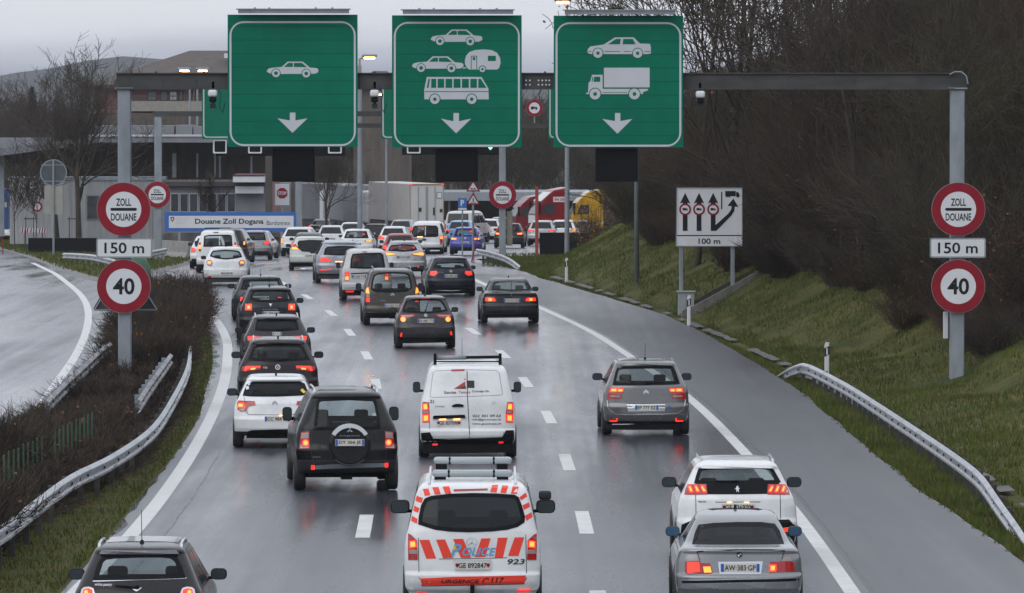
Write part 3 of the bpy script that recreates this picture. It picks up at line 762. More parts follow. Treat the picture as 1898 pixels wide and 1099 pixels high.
m = MB(); m.rbox(X(1749, GY), X(1758, GY), GY - .05, GY + .12, Z(628, GY), Z(578, GY), .02); m.build('switch_box', M['offwhite'], g1)

class Board:
    """maps survey coordinates of a flat sign to its own plane"""
    def __init__(s, ox, oy, k, Yt): s.ox, s.oy, s.k, s.Y = ox, oy, k, Yt
    def p(s, zx, zy): a = at(s.ox + zx / s.k, s.oy + zy / s.k, s.Y); return (a.x, a.z)
    def poly(s, pts): return [s.p(*q) for q in pts]
    def r(s, v): return v / s.k * s.Y / F
def layer(board, y, th=.004): return (y - th, y)
def flat(mb, poly, y, mi=0, th=.003):
    mb.prism(poly, y - th, y, mi)
SIGN_MATS = [M['green'], M['offwhite'], M['green2'], M['ink'], M['white'], M['red'], M['blue']]
CAR_A = ([(362, 500), (375, 482), (400, 476), (468, 470), (508, 433), (615, 433), (664, 474), (716, 479), (724, 492), (722, 508), (700, 518), (400, 520), (368, 508)],
         [[(482, 470), (515, 442), (545, 442), (545, 470)], [(552, 442), (608, 442), (645, 472), (552, 470)]], [(427, 514), (639, 516)], (33, 28, 13))
def car_a(mb, B, dx, dy, y):
    f = lambda q: B.p(q[0] + dx, q[1] + dy)
    flat(mb, [f(q) for q in CAR_A[0]], y, 1)
    for w_ in CAR_A[1]: flat(mb, [f(q) for q in w_], y - .004, 2)
    wheels(mb, B, [(a + dx, b + dy) for a, b in CAR_A[2]], CAR_A[3], y - .004)
def wheels(mb, B, cs, rr, y):
    for c in cs:
        x, z = B.p(*c)
        for i, (r, mi) in enumerate(zip(rr, (2, 1, 2))): flat(mb, circ(x, z, B.r(r), 28), y - .004 * i, mi)
def sign_board(B, corners, name, label, pict):
    (x0, z1), (x1, z0) = B.p(*corners[0]), B.p(*corners[1])
    t = thing(name, label, 'sign', ((x0 + x1) / 2, GY, (z0 + z1) / 2), 0, 'green lane signs on the near gantry')
    ox, oy, oz = t.location
    def loc(mb): mb.v = [(a - ox, b - oy, c - oz) for a, b, c in mb.v]; return mb
    yf = GY - .42
    m = MB(); m.box(x0, x1, yf, yf + .05, z0, z1); loc(m).build('panel', SIGN_MATS, t)
    b_ = B.r(1) * 11
    m = MB(); i0 = B.r(10.5 * B.k / 3.14); i1 = B.r(22 * B.k / 3.14); it = B.r(40 * B.k / 3.14); itb = B.r(51 * B.k / 3.14); ib = B.r(22 * B.k / 3.14) * .4
    m.ring(rrect(x0 + i0, x1 - i0, z0 + i0 * .4, z1 - it + i0 * .2, .36, 8), rrect(x0 + i1, x1 - i1, z0 + i0 * .4 + (i1 - i0), z1 - itb + i0 * .2, .29, 8), yf - .006, yf - .001, 1)
    loc(m).build('border', SIGN_MATS, t)
    m = MB(); pict(m, B, yf - .002); loc(m).build('pictogram', SIGN_MATS, t)
    m = MB(); w0, w1 = x0 + (x1 - x0) * .085, x1 - (x1 - x0) * .065   # lighting hood on the top edge
    m.box(w0, w1, yf - .32, yf + .04, z1 + .03, z1 + .12); m.box(w0 - .05, w1 + .04, yf - .36, yf + .02, z1 + .12, z1 + .145)
    for u in (.15, .28, .7, .85): m.tube((w0 + (w1 - w0) * u, yf - .2, z1 + .145), (w0 + (w1 - w0) * u, yf - .2, z1 + .175), .03, n=6)
    loc(m).build('lamp_hood', M['galv'], t)
    m = MB()
    for u in (.3, .7): m.box(x0 + (x1 - x0) * u - .04, x0 + (x1 - x0) * u + .04, yf + .05, GY - .2, zb0, zb1)
    loc(m).build('bracket', M['galv_dark'], t)
    return t
B1 = Board(400, 0, 3.789, GY)
def pic1(m, B, y):
    car_a(m, B, 0, 0, y); flat(m, B.poly([(437, 830), (524, 845), (524, 790), (563, 790), (563, 845), (648, 830), (543, 932)]), y, 1)
sign_board(B1, ((88, 104), (999, 1030)), 'lane_sign', 'green lane sign showing a single car above a down arrow', pic1)
B2 = Board(700, 0, 3.14, GY)
def pic2(m, B, y):
    k = 3.789 / 3.14
    f = lambda q, cx, cy: ((cx + (q[0] - 543.3) / k), (cy + (q[1] - 489) / k))
    for cx, cy in ((460, 219), (350.5, 375)):
        flat(m, [B.p(*f(q, cx, cy)) for q in CAR_A[0]], y, 1)
        for w_ in CAR_A[1]: flat(m, [B.p(*f(q, cx, cy)) for q in w_], y - .004, 2)
        wheels(m, B, [f(q, cx, cy) for q in CAR_A[2]], [r / k for r in CAR_A[3]], y - .004)
    cv = [(508, 352), (515, 325), (535, 303), (570, 291), (620, 288), (665, 292), (695, 308), (712, 335), (716, 365), (708, 395), (695, 405), (535, 405), (520, 395), (510, 375)]
    flat(m, B.poly(cv), y, 1); m.ring(B.poly([(543, 403), (543, 325), (579, 325), (579, 403)]), B.poly([(547, 403), (547, 329), (575, 329), (575, 403)]), y - .007, y - .003, 2)
    flat(m, B.poly([(554, 333), (568, 333), (568, 350), (554, 350)]), y - .004, 2); flat(m, B.poly([(642, 325), (688, 325), (688, 355), (642, 355)]), y - .004, 2)
    flat(m, B.poly([(496, 394), (515, 392), (515, 398), (496, 400)]), y, 1)
    wheels(m, B, [(610, 403)], (22, 17, 7), y - .004)
    flat(m, B.poly([(273, 578), (273, 520), (287, 448), (605, 448), (645, 515), (647, 578)]), y, 1)
    for a, b in ((313, 342), (350, 388), (396, 435), (443, 483), (491, 531), (540, 578)): flat(m, B.poly([(a, 459), (b, 459), (b, 511), (a, 511)]), y - .004, 2)
    flat(m, B.poly([(586, 459), (601, 459), (634, 511), (586, 511)]), y - .004, 2); flat(m, B.poly([(297, 459), (306, 459), (297, 511), (287, 511)]), y - .004, 2)
    flat(m, B.poly([(276, 531), (645, 531), (645, 535), (276, 535)]), y - .004, 2)
    wheels(m, B, [(334, 577), (548, 577)], (33, 28, 10), y - .008)
    flat(m, B.poly([(370, 690), (442, 705), (442, 657), (474, 657), (474, 705), (545, 690), (458, 775)]), y, 1)
sign_board(B2, ((85, 90), (838, 857)), 'lane_sign', 'green lane sign showing car, caravan and bus above a down arrow', pic2)
def pic3(m, _B, y):
    B = Board(960, 60, 5.493, GY)
    flat(m, B.poly([(705, 200), (710, 170), (735, 145), (870, 125), (985, 52), (1175, 52), (1240, 115), (1340, 118), (1350, 150), (1350, 215), (1320, 222), (745, 222), (715, 215)]), y, 1)
    for w_ in ([(915, 122), (995, 68), (1045, 68), (1035, 122)], [(1062, 122), (1070, 68), (1165, 68), (1195, 122)], [(880, 192), (1035, 192), (1035, 198), (880, 198)], [(1075, 192), (1150, 192), (1150, 198), (1075, 198)], [(1285, 192), (1345, 192), (1345, 198), (1285, 198)], [(712, 192), (745, 192), (745, 198), (712, 198)]): flat(m, B.poly(w_), y - .004, 2)
    wheels(m, B, [(812, 212), (1215, 213)], (56, 48, 17), y - .004)
    flat(m, B.poly([(873, 360), (1337, 360), (1337, 560), (873, 560)]), y, 1)
    flat(m, B.poly([(692, 628), (692, 616), (712, 612), (718, 510), (735, 498), (752, 432), (860, 432), (860, 575), (1130, 575), (1322, 575), (1320, 590), (1270, 608), (1268, 628)]), y, 1)
    for w_ in ([(775, 452), (835, 452), (835, 503), (768, 503)], [(757, 452), (766, 452), (757, 500), (747, 500)], [(862, 608), (1110, 608), (1110, 613), (862, 613)]): flat(m, B.poly(w_), y - .004, 2)
    wheels(m, B, [(783, 627), (1183, 627)], (64, 55, 19), y - .004)
    flat(m, B.poly([(858, 880), (985, 902), (985, 820), (1040, 820), (1040, 902), (1162, 880), (1010, 1030)]), y, 1)
sign_board(B2, ((1024, 92), (1775, 857)), 'lane_sign', 'green lane sign showing a car and a lorry above a down arrow', pic3)
# dark variable-message boxes hanging under the beam
for (xa, xb, lab) in ((505, 584, 'black unlit lane display hanging below the single-car sign'), (807, 886, 'black unlit lane display hanging below the car, caravan and bus sign'), (1103, 1182, 'black unlit lane display hanging below the lorry sign')):
    t = thing('lane_display', lab, 'display', (X((xa + xb) / 2, GY), GY - .1, Z(305, GY)), 0, 'unlit lane displays')
    hw = (xb - xa) / 2 * GY / F; hh = .44
    m = MB(); m.rbox(-hw, hw, -.12, .15, -hh + .02, hh - .06, .02); m.build('housing', M['black'], t)
    m = MB(); m.box(-hw + .06, hw - .06, -.126, -.118, -hh + .08, hh - .12); m.build('screen', M['black'], t)
    m = MB(); m.box(-hw, hw, -.10, .1, hh - .058, hh + .06)
    for u in (-.6, .6): m.box(hw * u - .03, hw * u + .03, -.02, .02, hh + .06, zb0 - Z(305, GY))
    m.build('hanger', M['dark'], t)
# camera housings
def gantry_camera(px, py, cat_lab):
    t = thing('traffic_camera', cat_lab, 'camera', (X(px, GY), GY - .3, Z(py, GY)), 0, 'cameras under the gantry beam')
    m = MB(); m.rbox(-.11, .11, -.28, .1, .05, .22, .05, 3); m.build('hood', M['white'], t, True)
    m = MB(); m.rbox(-.085, .085, -.24, .08, -.09, .06, .04); m.build('lens_box', M['black'], t)
    m = MB(); m.box(-.07, .07, -.1, .06, -.24, -.12); m.tube((0, 0, -.12), (0, 0, -.09), .03, n=6); m.build('emitter', M['dark'], t)
    m = MB(); m.box(-.03, .03, .1, .16, .0, .42); m.path([(.12, 0, .3), (.2, 0, .1), (.15, 0, -.2), (.24, 0, -.35), (.3, 0, -.1)], .010, 5); m.build('bracket', M['dark'], t)
gantry_camera(396, 183, 'white hooded camera under the beam left of the single-car sign')
gantry_camera(695, 183, 'white hooded camera under the beam between the first two green signs')
gantry_camera(1297, 185, 'white hooded camera under the beam right of the lorry sign')

def round_sign(name, label, cx, cz, r, y, inner, group=None, back=True):
    t = thing(name, label, 'sign', (cx, y, cz), 0, group)
    m = MB(); m.prism(circ(0, 0, r, 48), 0, .03); m.build('plate', M['galv'], t)
    m = MB(); m.ring(circ(0, 0, r * .985, 48), circ(0, 0, r * .655, 48), -.006, -.001); m.build('red_ring', M['red'], t)
    m = MB(); m.prism(circ(0, 0, r * .655, 40), -.005, -.001); m.build('face', M['white'], t)
    if inner:
        m = MB(); inner(m, r, -.008); m.build('legend', M['ink'], t)
    m = MB(); m.box(-.05, .05, .03, .09, -r * .6, -r * .5); m.box(-.05, .05, .03, .09, r * .5, r * .6); m.build('clamp', M['galv'], t)
    return t
def zoll(m, r, y):
    text_mb(m, 'ZOLL', 0, .265 * r, .56 * r, .28 * r, y, .022); text_mb(m, 'DOUANE', 0, -.285 * r, .95 * r, .28 * r, y, .022)
    m.prism(rrect(-.49 * r, .49 * r, -.055 * r, .055 * r, .05 * r), y, y + .004)
def forty(m, r, y): text_mb(m, '40', 0, 0, .80 * r, .62 * r, y, .024)
for (px, side) in ((230.5, 'left'), (1775, 'right')):
    xx = X(px, GY); yy = GY - .30
    round_sign('customs_sign', f'round red-ringed ZOLL DOUANE sign on the {side} leg of the near gantry', xx, Z(387.5, GY), .665, yy, zoll, 'signs on the gantry legs')
    t = thing('distance_plate', f'white 150 m plate between the two round signs on the {side} gantry leg', 'sign', (X(px + (1 if side == 'left' else -1), GY), yy, Z(459, GY)), 0, 'signs on the gantry legs')
    m = MB(); m.prism(rrect(-.69, .69, -.245, .245, .05), 0, .03); m.build('frame', M['galv'], t)
    m = MB(); m.prism(rrect(-.655, .655, -.21, .21, .04), -.005, -.001); m.build('face', M['white'], t)
    m = MB(); text_mb(m, '150 m', 0, 0, .98, .27, -.009, .016); m.build('lettering', M['ink'], t)
    round_sign('speed_limit_sign', f'round red-ringed 40 speed limit sign, lowest on the {side} gantry leg', xx, Z(530, GY), .665, yy, forty, 'signs on the gantry legs')
# grey back of a triangular sign behind the left 40
t = thing('triangular_sign', 'grey back of a triangular sign behind the left 40 sign', 'sign', (X(231, GY), GY + .32, Z(545, GY)))
m = MB(); m.prism([(-.78, -.42), (.78, -.42), (.80, -.36), (.06, .9), (-.06, .9), (-.80, -.36)], 0, .03); m.build('plate', M['galv_dark'], t)
m = MB(); m.path([(-.77, -.02, -.40), (.77, -.02, -.40), (0, -.02, .88), (-.77, -.02, -.40)], .02, 6); m.build('edge_fold', M['galv'], t)
m = MB(); m.path([(-.5, -.03, -.15), (.5, -.03, -.15)], .02); m.build('rail', M['galv'], t)
# reverse of a round sign on a post at the left
Yt = 331; t = thing('signpost', 'thin post with the grey backs of a round and a rectangular sign at far left', 'sign', (X(99, Yt), Yt, gz(Yt)))
z0 = gz(Yt); s_ = F / Yt
m = MB(); m.tube((0, 0, 0), (0, 0, Z(297, Yt) - z0), .055, n=10); m.build('post', M['galv'], t)
m = MB(); m.prism(circ(0, Z(320, Yt) - z0, 24.5 / s_, 36), .07, .10); m.build('round_plate', mat('sign_back_grey', (.07, .085, .10), .5, .3, var=.2), t)
m = MB(); m.ring(circ(0, Z(320, Yt) - z0, 24.8 / s_, 36), circ(0, Z(320, Yt) - z0, 23 / s_, 36), .05, .11); m.build('rim', M['galv'], t)
m = MB(); m.box(-.62, .5, .04, .06, Z(306, Yt) - z0 - .02, Z(306, Yt) - z0 + .03); m.box(-.5, .5, .04, .06, Z(336, Yt) - z0 - .02, Z(336, Yt) - z0 + .03); m.build('clamp', M['galv'], t)
m = MB(); m.prism(rrect(-17 / s_, 17 / s_, Z(397, Yt) - z0, Z(345, Yt) - z0, .06), .07, .10); m.build('rectangular_plate', mat('sign_back_beige', (.30, .30, .27), .55, var=.12), t)

# ------------------------------------------------------------------ second gantry, by the customs
G2 = 315; s2 = F / G2
g2 = thing('sign_gantry', 'distant grey gantry behind the near one, carrying green signs over the customs entrance', 'gantry', (0, 0, 0))
for xa, xb in ((286.5, 300), (925, 937.5)):
    m = MB(); col_box(m, X(xa, G2), X(xb, G2), G2, .3, gz(G2) - .2, Z(207 if xa < 500 else 262, G2)); m.build('leg', M['galv'], g2)
m = MB(); m.box(X(285, G2), X(730, G2), G2 - .18, G2 + .18, Z(215.5, G2), Z(206, G2)); m.box(X(660, G2), X(1030, G2), G2 - .18, G2 + .18, Z(237, G2), Z(231, G2)); m.box(X(660, G2), X(1000, G2), G2 - .22, G2 + .22, Z(230.8, G2), Z(228, G2), 0); m.build('beam', M['galv_dark'], g2)
m = MB(); m.box(X(400, G2), X(640, G2), G2 - .1, G2 + .1, Z(289, G2), Z(268, G2)); m.box(X(745, G2), X(925, G2), G2 - .1, G2 + .1, Z(287, G2), Z(266, G2)); m.build('signal_beam', M['black'], g2)
for k, (xa, xb, lab) in enumerate(((375, 470, 'green sign of the second gantry half hidden behind the single-car sign'), (707, 800, 'green sign of the second gantry showing left of the caravan sign'), (1016, 1100, 'green sign of the second gantry showing as a sliver beside the lorry sign'))):
    t = thing('lane_sign', lab, 'sign', (X((xa + xb) / 2, G2), G2 - .3, Z(198, G2)), 0, 'green signs on the distant gantry'); hw = (xb - xa) / 2 / s2
    hh = (Z(138, G2) - Z(257, G2)) / 2
    m = MB(); m.box(-hw, hw, 0, .06, -hh, hh); m.build('panel', M['green2'], t)
    m = MB(); m.ring(rrect(-hw + .06, hw - .06, -hh + .06, hh - .1, .2), rrect(-hw + .12, hw - .12, -hh + .12, hh - .16, .15), -.006, -.001); m.build('border', M['offwhite'], t)
    if k == 0:
        m = MB(); m.prism([(.0, .33), (.15, .42), (.7, .42), (.7, .2), (.25, .2)][::1], -.006, -.001); m.prism([(.22, -.85), (.5, -1.1), (.6, -1.0)], -.006, -.001); m.build('pictogram', M['offwhite'], t)
for px, lab in ((408, 'first small lane signal box from the left on the distant gantry'), (473, 'lane signal box below the left half of the single-car sign'), (621, 'lane signal box below the right half of the single-car sign'), (767, 'lane signal box below the left half of the caravan sign')):
    t = thing('lane_signal', lab, 'traffic signal', (X(px, G2), G2 - .15, Z(271.5, G2)), 0, 'lane signal boxes on the distant gantry'); h = .34
    m = MB(); m.rbox(-h, h, 0, .3, -h, h, .03); m.build('housing', M['black'], t)
    m = MB(); m.ring(rrect(-h, h, -h, h, .05, 3), rrect(-h + .07, h - .07, -h + .07, h - .07, .05, 3), -.05, -.001); m.build('frame', M['white'], t)
t = thing('lane_signal', 'lane signal with a lit green arrow below the caravan sign', 'traffic signal', (X(909, G2), G2 - .15, Z(274, G2)), 0, 'lane signal boxes on the distant gantry')
m = MB(); m.rbox(-.34, .34, 0, .3, -.34, .34, .03); m.build('housing', M['black'], t)
m = MB(); m.prism([(-.13, .04), (.13, .04), (0, -.1)], -.02, -.001); m.build('arrow_light', M['green_led'], t)
round_sign('customs_sign', 'smaller ZOLL DOUANE sign on the distant gantry leg, just right of the left signs', X(292, G2), Z(360.5, G2), 24.5 / s2, G2 - .25, zoll, 'signs on the distant gantry legs')
round_sign('customs_sign', 'ZOLL DOUANE sign on the post beside the red lorry', X(931.5, G2), Z(361, G2), 25.5 / s2, G2 - .25, zoll, 'signs on the distant gantry legs')
def tinytruck(m, r, y):
    m.prism([(-.42 * r, .17 * r), (-.42 * r, -.12 * r), (.05 * r, -.12 * r), (.05 * r, .17 * r)], y, y + .003); m.prism([(.08 * r, .12 * r), (.08 * r, -.12 * r), (.36 * r, -.12 * r), (.36 * r, .0), (.25 * r, .12 * r)], y, y + .003)
    for a in (-.28, .22): m.prism(circ(a * r, -.15 * r, .085 * r, 12), y, y + .003)
t = round_sign('no_lorry_sign', 'small round no-lorries sign seen between the caravan and lorry signs', X(990.5, G2), Z(200, G2), 15.5 / s2, G2 - .3, tinytruck)
m = MB(); m.box(-.03, .03, .08, .12, Z(228, G2) - Z(200, G2), 0); m.build('post', M['galv'], t)
# white utility box on the right leg post
m = MB(); m.rbox(X(938.5, G2), X(950, G2), G2, G2 + .3, Z(455, G2), Z(392, G2), .03); m.build('cabinet', mat('cabinet_beige', (.20, .19, .16), .6, var=.2), g2)
# ------------------------------------------------------------------ street lamps
def lamp(name, label, px, py, Yt, pole_px, lit=True, base=None, wd=.05, side=0):
    t = thing(name, label, 'street lamp', (X(pole_px, Yt), Yt, terr(X(pole_px, Yt), Yt)), 0, 'street lamps'); z0 = t.location.z
    hx = X(px, Yt) - X(pole_px, Yt); hz = Z(py, Yt) - z0; sg = -1 if hx < 0 else 1
    m = MB(); m.tube((0, 0, 0), (0, 0, hz * .96), wd * 1.5, wd, 12)
    m.path([(0, 0, hz * .96), (0, 0, hz - .05), (hx * .4, 0, hz + .02), (hx * .75, 0, hz + .12)], wd * .6, 8); m.build('pole', M['galv'], t)
    m = MB(); m.rbox(hx - .42 * 1, hx + .42, -.14, .14, hz + .03, hz + .2, .07, 3); m.build('lamp_head', M['galv'], t, True)
    if lit: m = MB(); m.rbox(hx - .3, hx + .3, -.12, .12, hz - .06, hz + .045, .05, 2); m.build('lamp_glass', M['sodium'], t, True)
lamp('street_lamp', 'street lamp with a lit orange head just above the top edge between the green signs', 1043, 4, 306, 1051, wd=.085)
lamp('street_lamp', 'street lamp lit orange peeping over the top of the lorry sign', 1141, 19, 330, 1152, wd=.07)
lamp('street_lamp', 'street lamp with a lit arm right of the single-car sign', 685, 107, 352, 667, wd=.11)
lamp('street_lamp', 'lit street lamp beside the camera between the first two green signs', 704, 175, 440, 716, wd=.07)
lamp('street_lamp', 'brightest orange street lamp in front of the hipped roof', 342, 131, 400, 352, wd=.06)
lamp('street_lamp', 'second street lamp in front of the hipped roof, right of the brightest one', 376, 131, 415, 366, wd=.06)
# tall bare pole on the embankment
Yt = 238; xx = X(1180, Yt); m = MB(); m.tube((0, 0, -.4), (0, 0, 12.5), .10, .055, 14); o = m.build('lamp_pole', M['galv'], smooth=True); o.location = (xx, Yt, terr(xx, Yt)); tag(o, 'tall grey pole on the embankment rising past the lorry sign out of the picture', 'pole')
# blue-grey post and brown pillar between the blue sign and the lorries
def pillar(x0, x1, ytop, Yt, m_, lab):
    m = MB(); m.rbox(X(x0, Yt), X(x1, Yt), Yt - .2, Yt + .2, gz(Yt) - .2, Z(ytop, Yt), .02); o = m.build('pillar', m_); tag(o, lab, 'pillar'); return o
brown = mat('rusty_brown_steel', (.075, .062, .055), .7, var=.3, vscale=1.5)
pillar(492, 505, 258, 362, brown, 'brown canopy pillar behind the left black display')
pillar(539.5, 546.5, 300, 366, brown, 'thin brown canopy pillar just left of the STOP sign pole')
pillar(548, 560, 300, 358, M['galv'], 'blue-grey pillar at the right end of the blue customs sign')

# ------------------------------------------------------------------ small signs near the customs
def post_to(t, ztop, r=.04, z0=0): m = MB(); m.tube((0, .06, z0), (0, .06, ztop), r, n=8); m.build('post', M['galv'], t)
Yt = 372; t = thing('stop_sign', 'red STOP sign on a white board beside the blue customs sign', 'sign', (X(523, Yt), Yt, gz(Yt)))
zc = Z(358, Yt) - gz(Yt); post_to(t, zc + .5)
m = MB(); m.box(-.42, .42, 0, .04, zc - .7, zc + .55); m.build('board', M['offwhite'], t)
m = MB(); r = .33; m.prism([(r * math.cos(math.radians(22.5 + 45 * k)) , zc + r * math.sin(math.radians(22.5 + 45 * k))) for k in range(8)], -.01, -.002); m.build('octagon', M['red'], t)
m = MB(); text_mb(m, 'STOP', 0, zc, .5, .2, -.016, .02); m.build('lettering', M['white'], t)
Yt = 322; t = thing('warning_sign_post', 'post with two triangular warning signs left of the red lorry', 'sign', (X(877, Yt), Yt, gz(Yt)))
post_to(t, Z(345, Yt) - gz(Yt), .06)
for py, kind in ((346, 0), (370, 1)):
    zc = Z(py, Yt) - gz(Yt); k = .36
    m = MB(); m.prism([(-k, zc - .25), (k, zc - .25), (0, zc + .36)], 0, .03); m.build('triangle_plate', M['red'], t)
    m = MB(); m.prism([(-k * .68, zc - .18), (k * .68, zc - .18), (0, zc + .22)], -.006, -.001); m.build('triangle_face', M['white'], t)
    m = MB()
    if kind == 0: m.prism([(-.16, zc - .14), (-.08, zc - .05), (0, zc - .12), (.08, zc - .05), (.16, zc - .14)], -.012, -.007)
    else:
        m.prism([(-.02, zc - .14), (.02, zc - .14), (.03, zc + .04), (.0, zc + .12), (-.03, zc + .04)], -.012, -.007)
        for a in (-.12, -.06, .06, .12): m.prism([(a - .015, zc - .16), (a + .015, zc - .16), (a + .015, zc - .12), (a - .015, zc - .12)], -.012, -.007)
    m.build('triangle_symbol', M['ink'], t)
Yt = 330; t = thing('parking_sign', 'small blue parking P sign left of the triangular warning signs', 'sign', (X(857, Yt), Yt, gz(Yt)))
zc = Z(376, Yt) - gz(Yt); post_to(t, zc)
m = MB(); m.box(-.22, .22, 0, .03, zc - .25, zc + .25); m.build('panel', M['blue'], t)
m = MB(); text_mb(m, 'P', 0, zc, .18, .32, -.006, .03); m.build('lettering', M['white'], t)
m = MB(); m.box(-.22, .22, 0, .03, zc - .36, zc - .27); m.build('sub_plate', M['white'], t)
# ------------------------------------------------------------------ white lane plan sign on the embankment
WY = 213; BW = Board(1200, 320, 2.719, WY)
t = thing('lane_plan_sign', 'white lane plan board with four black arrows and a 100 m plate on two posts', 'sign', (X(1315, WY), WY, 0)); ox, oz = t.location.x, 0
def L(mb): mb.v = [(a - ox, b - WY, c) for a, b, c in mb.v]; return mb
m = MB(); m.prism(BW.poly([(148, 76), (477, 76), (477, 316), (148, 316)]), WY - .03, WY + .02); L(m).build('panel', M['white'], t)
m = MB(); m.prism(BW.poly([(143, 319), (477, 319), (477, 370), (143, 370)]), WY - .03, WY + .02); L(m).build('distance_panel', M['white'], t)
m = MB(); m.ring(BW.poly([(146, 74), (479, 74), (479, 372), (142, 372)]), BW.poly([(150, 78), (475, 78), (475, 368), (146, 368)]), WY - .05, WY - .031); L(m).build('frame', M['galv'], t)
m = MB(); ya, yb = WY - .038, WY - .032
m.prism(BW.poly([(150, 314), (476, 314), (476, 319), (150, 319)]), WY - .036, WY - .031)
for c in (190, 260):
    m.prism(BW.poly([(c - 12, 293), (c - 12, 150), (c - 26, 155), (c, 101), (c + 26, 155), (c + 12, 150), (c + 12, 293)]), ya, yb)
m.prism(BW.poly([(319, 293), (319, 150), (305, 155), (331, 101), (357, 155), (343, 150), (343, 264), (408, 205), (422, 185), (424, 168), (403, 167), (433, 130), (458, 172), (440, 171), (438, 192), (424, 215), (347, 293)]), ya, yb)
m.prism(BW.poly([(371, 97), (377, 97), (377, 184), (371, 184)]), ya, yb)
m.prism(BW.poly([(392, 92), (445, 92), (445, 118), (392, 118)]), ya, yb); m.prism(BW.poly([(447, 98), (458, 98), (464, 110), (464, 121), (447, 121)]), ya, yb)
for c in ((400, 119), (412, 119), (456, 121)): x_, z_ = BW.p(*c); m.prism(circ(x_, z_, BW.r(5), 12), ya, yb)
text_mb(m, '100 m', *BW.p(312, 345), BW.r(110), BW.r(28), ya, .02); L(m).build('arrows', M['ink'], t)
for c in (190, 260, 331):
    m = MB(); m2 = MB(); m3 = MB()
    x_, z_ = BW.p(c, 185); m.ring(circ(x_, z_, BW.r(30)), circ(x_, z_, BW.r(21)), ya - .006, ya - .001); m2.prism(circ(x_, z_, BW.r(21)), ya - .005, ya - .001)
    m3.prism(BW.poly([(c - 13, 178), (c + 4, 178), (c + 4, 190), (c - 13, 190)]), ya - .009, ya - .006); m3.prism(BW.poly([(c + 5, 180), (c + 11, 180), (c + 14, 190), (c + 5, 190)]), ya - .009, ya - .006)
    L(m).build('red_ring', M['red'], t); L(m2).build('ring_face', M['white'], t); L(m3).build('lorry_symbol', M['ink'], t)
for px in (1263, 1358.5):
    xx = X(px, WY); m = MB(); m.rbox(xx - .07, xx + .07, WY + .02, WY + .14, terr(xx, WY) - .3, Z(350, WY), .02); L(m).build('post', M['galv'], t)
# concrete stair channel and cabinet below it
st = thing('concrete_stairs', 'mossy concrete stairway climbing the embankment below the white lane plan sign', 'stairs', (0, 0, 0))
S0, S1 = survey(1240, 578), None
xs0, xs1 = toe_x(211) + .1, toe_x(211) + 3.0
for (dy, hz_, mt, nm) in ((2.2, .18, 'concrete_dark', 'side_wall'), (-.9, .14, 'concrete', 'side_wall')):
    m = MB(); n = 8; vs = []
    for k in range(n + 1):
        u = k / n; xx = xs0 + (xs1 - xs0) * u; yy = 211 + dy + u * 2.2; zt = 0.0 + .10 + .5 * max(0, xx - toe_x(211) - .2) + hz_
        vs += [(xx, yy - .07, zt - .9), (xx, yy - .07, zt), (xx, yy + .09, zt), (xx, yy + .09, zt - .9)]
    fs = []
    for k in range(n):
        for a in range(4): fs.append((4 * k + a, 4 * k + (a + 1) % 4, 4 * k + 4 + (a + 1) % 4, 4 * k + 4 + a))
    fs += [(0, 3, 2, 1), (4 * n, 4 * n + 1, 4 * n + 2, 4 * n + 3)]
    m.add(vs, fs).build(nm, M[mt], st)
m = MB()
for k in range(11):
    u = k / 11; xx = xs0 + (xs1 - xs0) * u; zt = 0.0 + .02 + .5 * max(0, xx - toe_x(211)); m.box(xx, xx + .30, 210.2 + u * 2.2, 213.0 + u * 2.2, zt - .5, zt)
m.build('step_flight', M['concrete_dark'], st)
cabm = mat('cabinet_grey', (.26, .29, .30), .6, var=.15); p = survey(1275, 553, .45); xx = X(1273, 212)
t = thing('electrical_cabinet', 'pale grey electrical cabinet beside the stairway under the lane plan sign', 'cabinet', (xx, 212.6, terr(xx, 212.6) + .62))
m = MB(); m.rbox(-.27, .27, 0, .35, -.75, .10, .02); m.build('body', cabm, t)
m = MB(); m.rbox(-.32, .32, -.04, .4, .103, .16, .02); m.build('lid', cabm, t)
m = MB(); m.box(-.004, .004, -.006, -.001, -.5, .08); m.box(.05, .08, -.02, -.001, -.2, -.12); m.build('door_handle', M['dark'], t)

# ------------------------------------------------------------------ delineator posts
for (px, py, lab) in ((1050, 523, 'farthest of the three white delineator posts along the right verge'), (1277, 603, 'white delineator post in front of the stairway'), (1533, 690, 'white delineator post behind the start of the right guardrail')):
    p = survey(px, py) if px != 1533 else Vector((0, 163, 0)); 
    if px == 1533: p.x = X(1533, 163)
    t = thing('delineator_post', lab, 'post', (p.x, p.y, terr(p.x, p.y) - .03), 0, 'delineator posts')
    m = MB(); m.rbox(-.06, .06, -.05, .05, -.1, .93, .03); m.prism([(-.06, .93), (.06, .93), (.06, .98), (-.02, 1.0)], -.04, .04); m.build('post_body', M['white'], t)
    m = MB(); m.prism([(-.062, .62), (.062, .68), (.062, .90), (-.062, .84)], -.056, -.051); m.build('black_band', M['ink'], t)
    m = MB(); m.box(-.018, .022, -.062, -.057, .67, .85); m.build('reflector', M['white'], t)

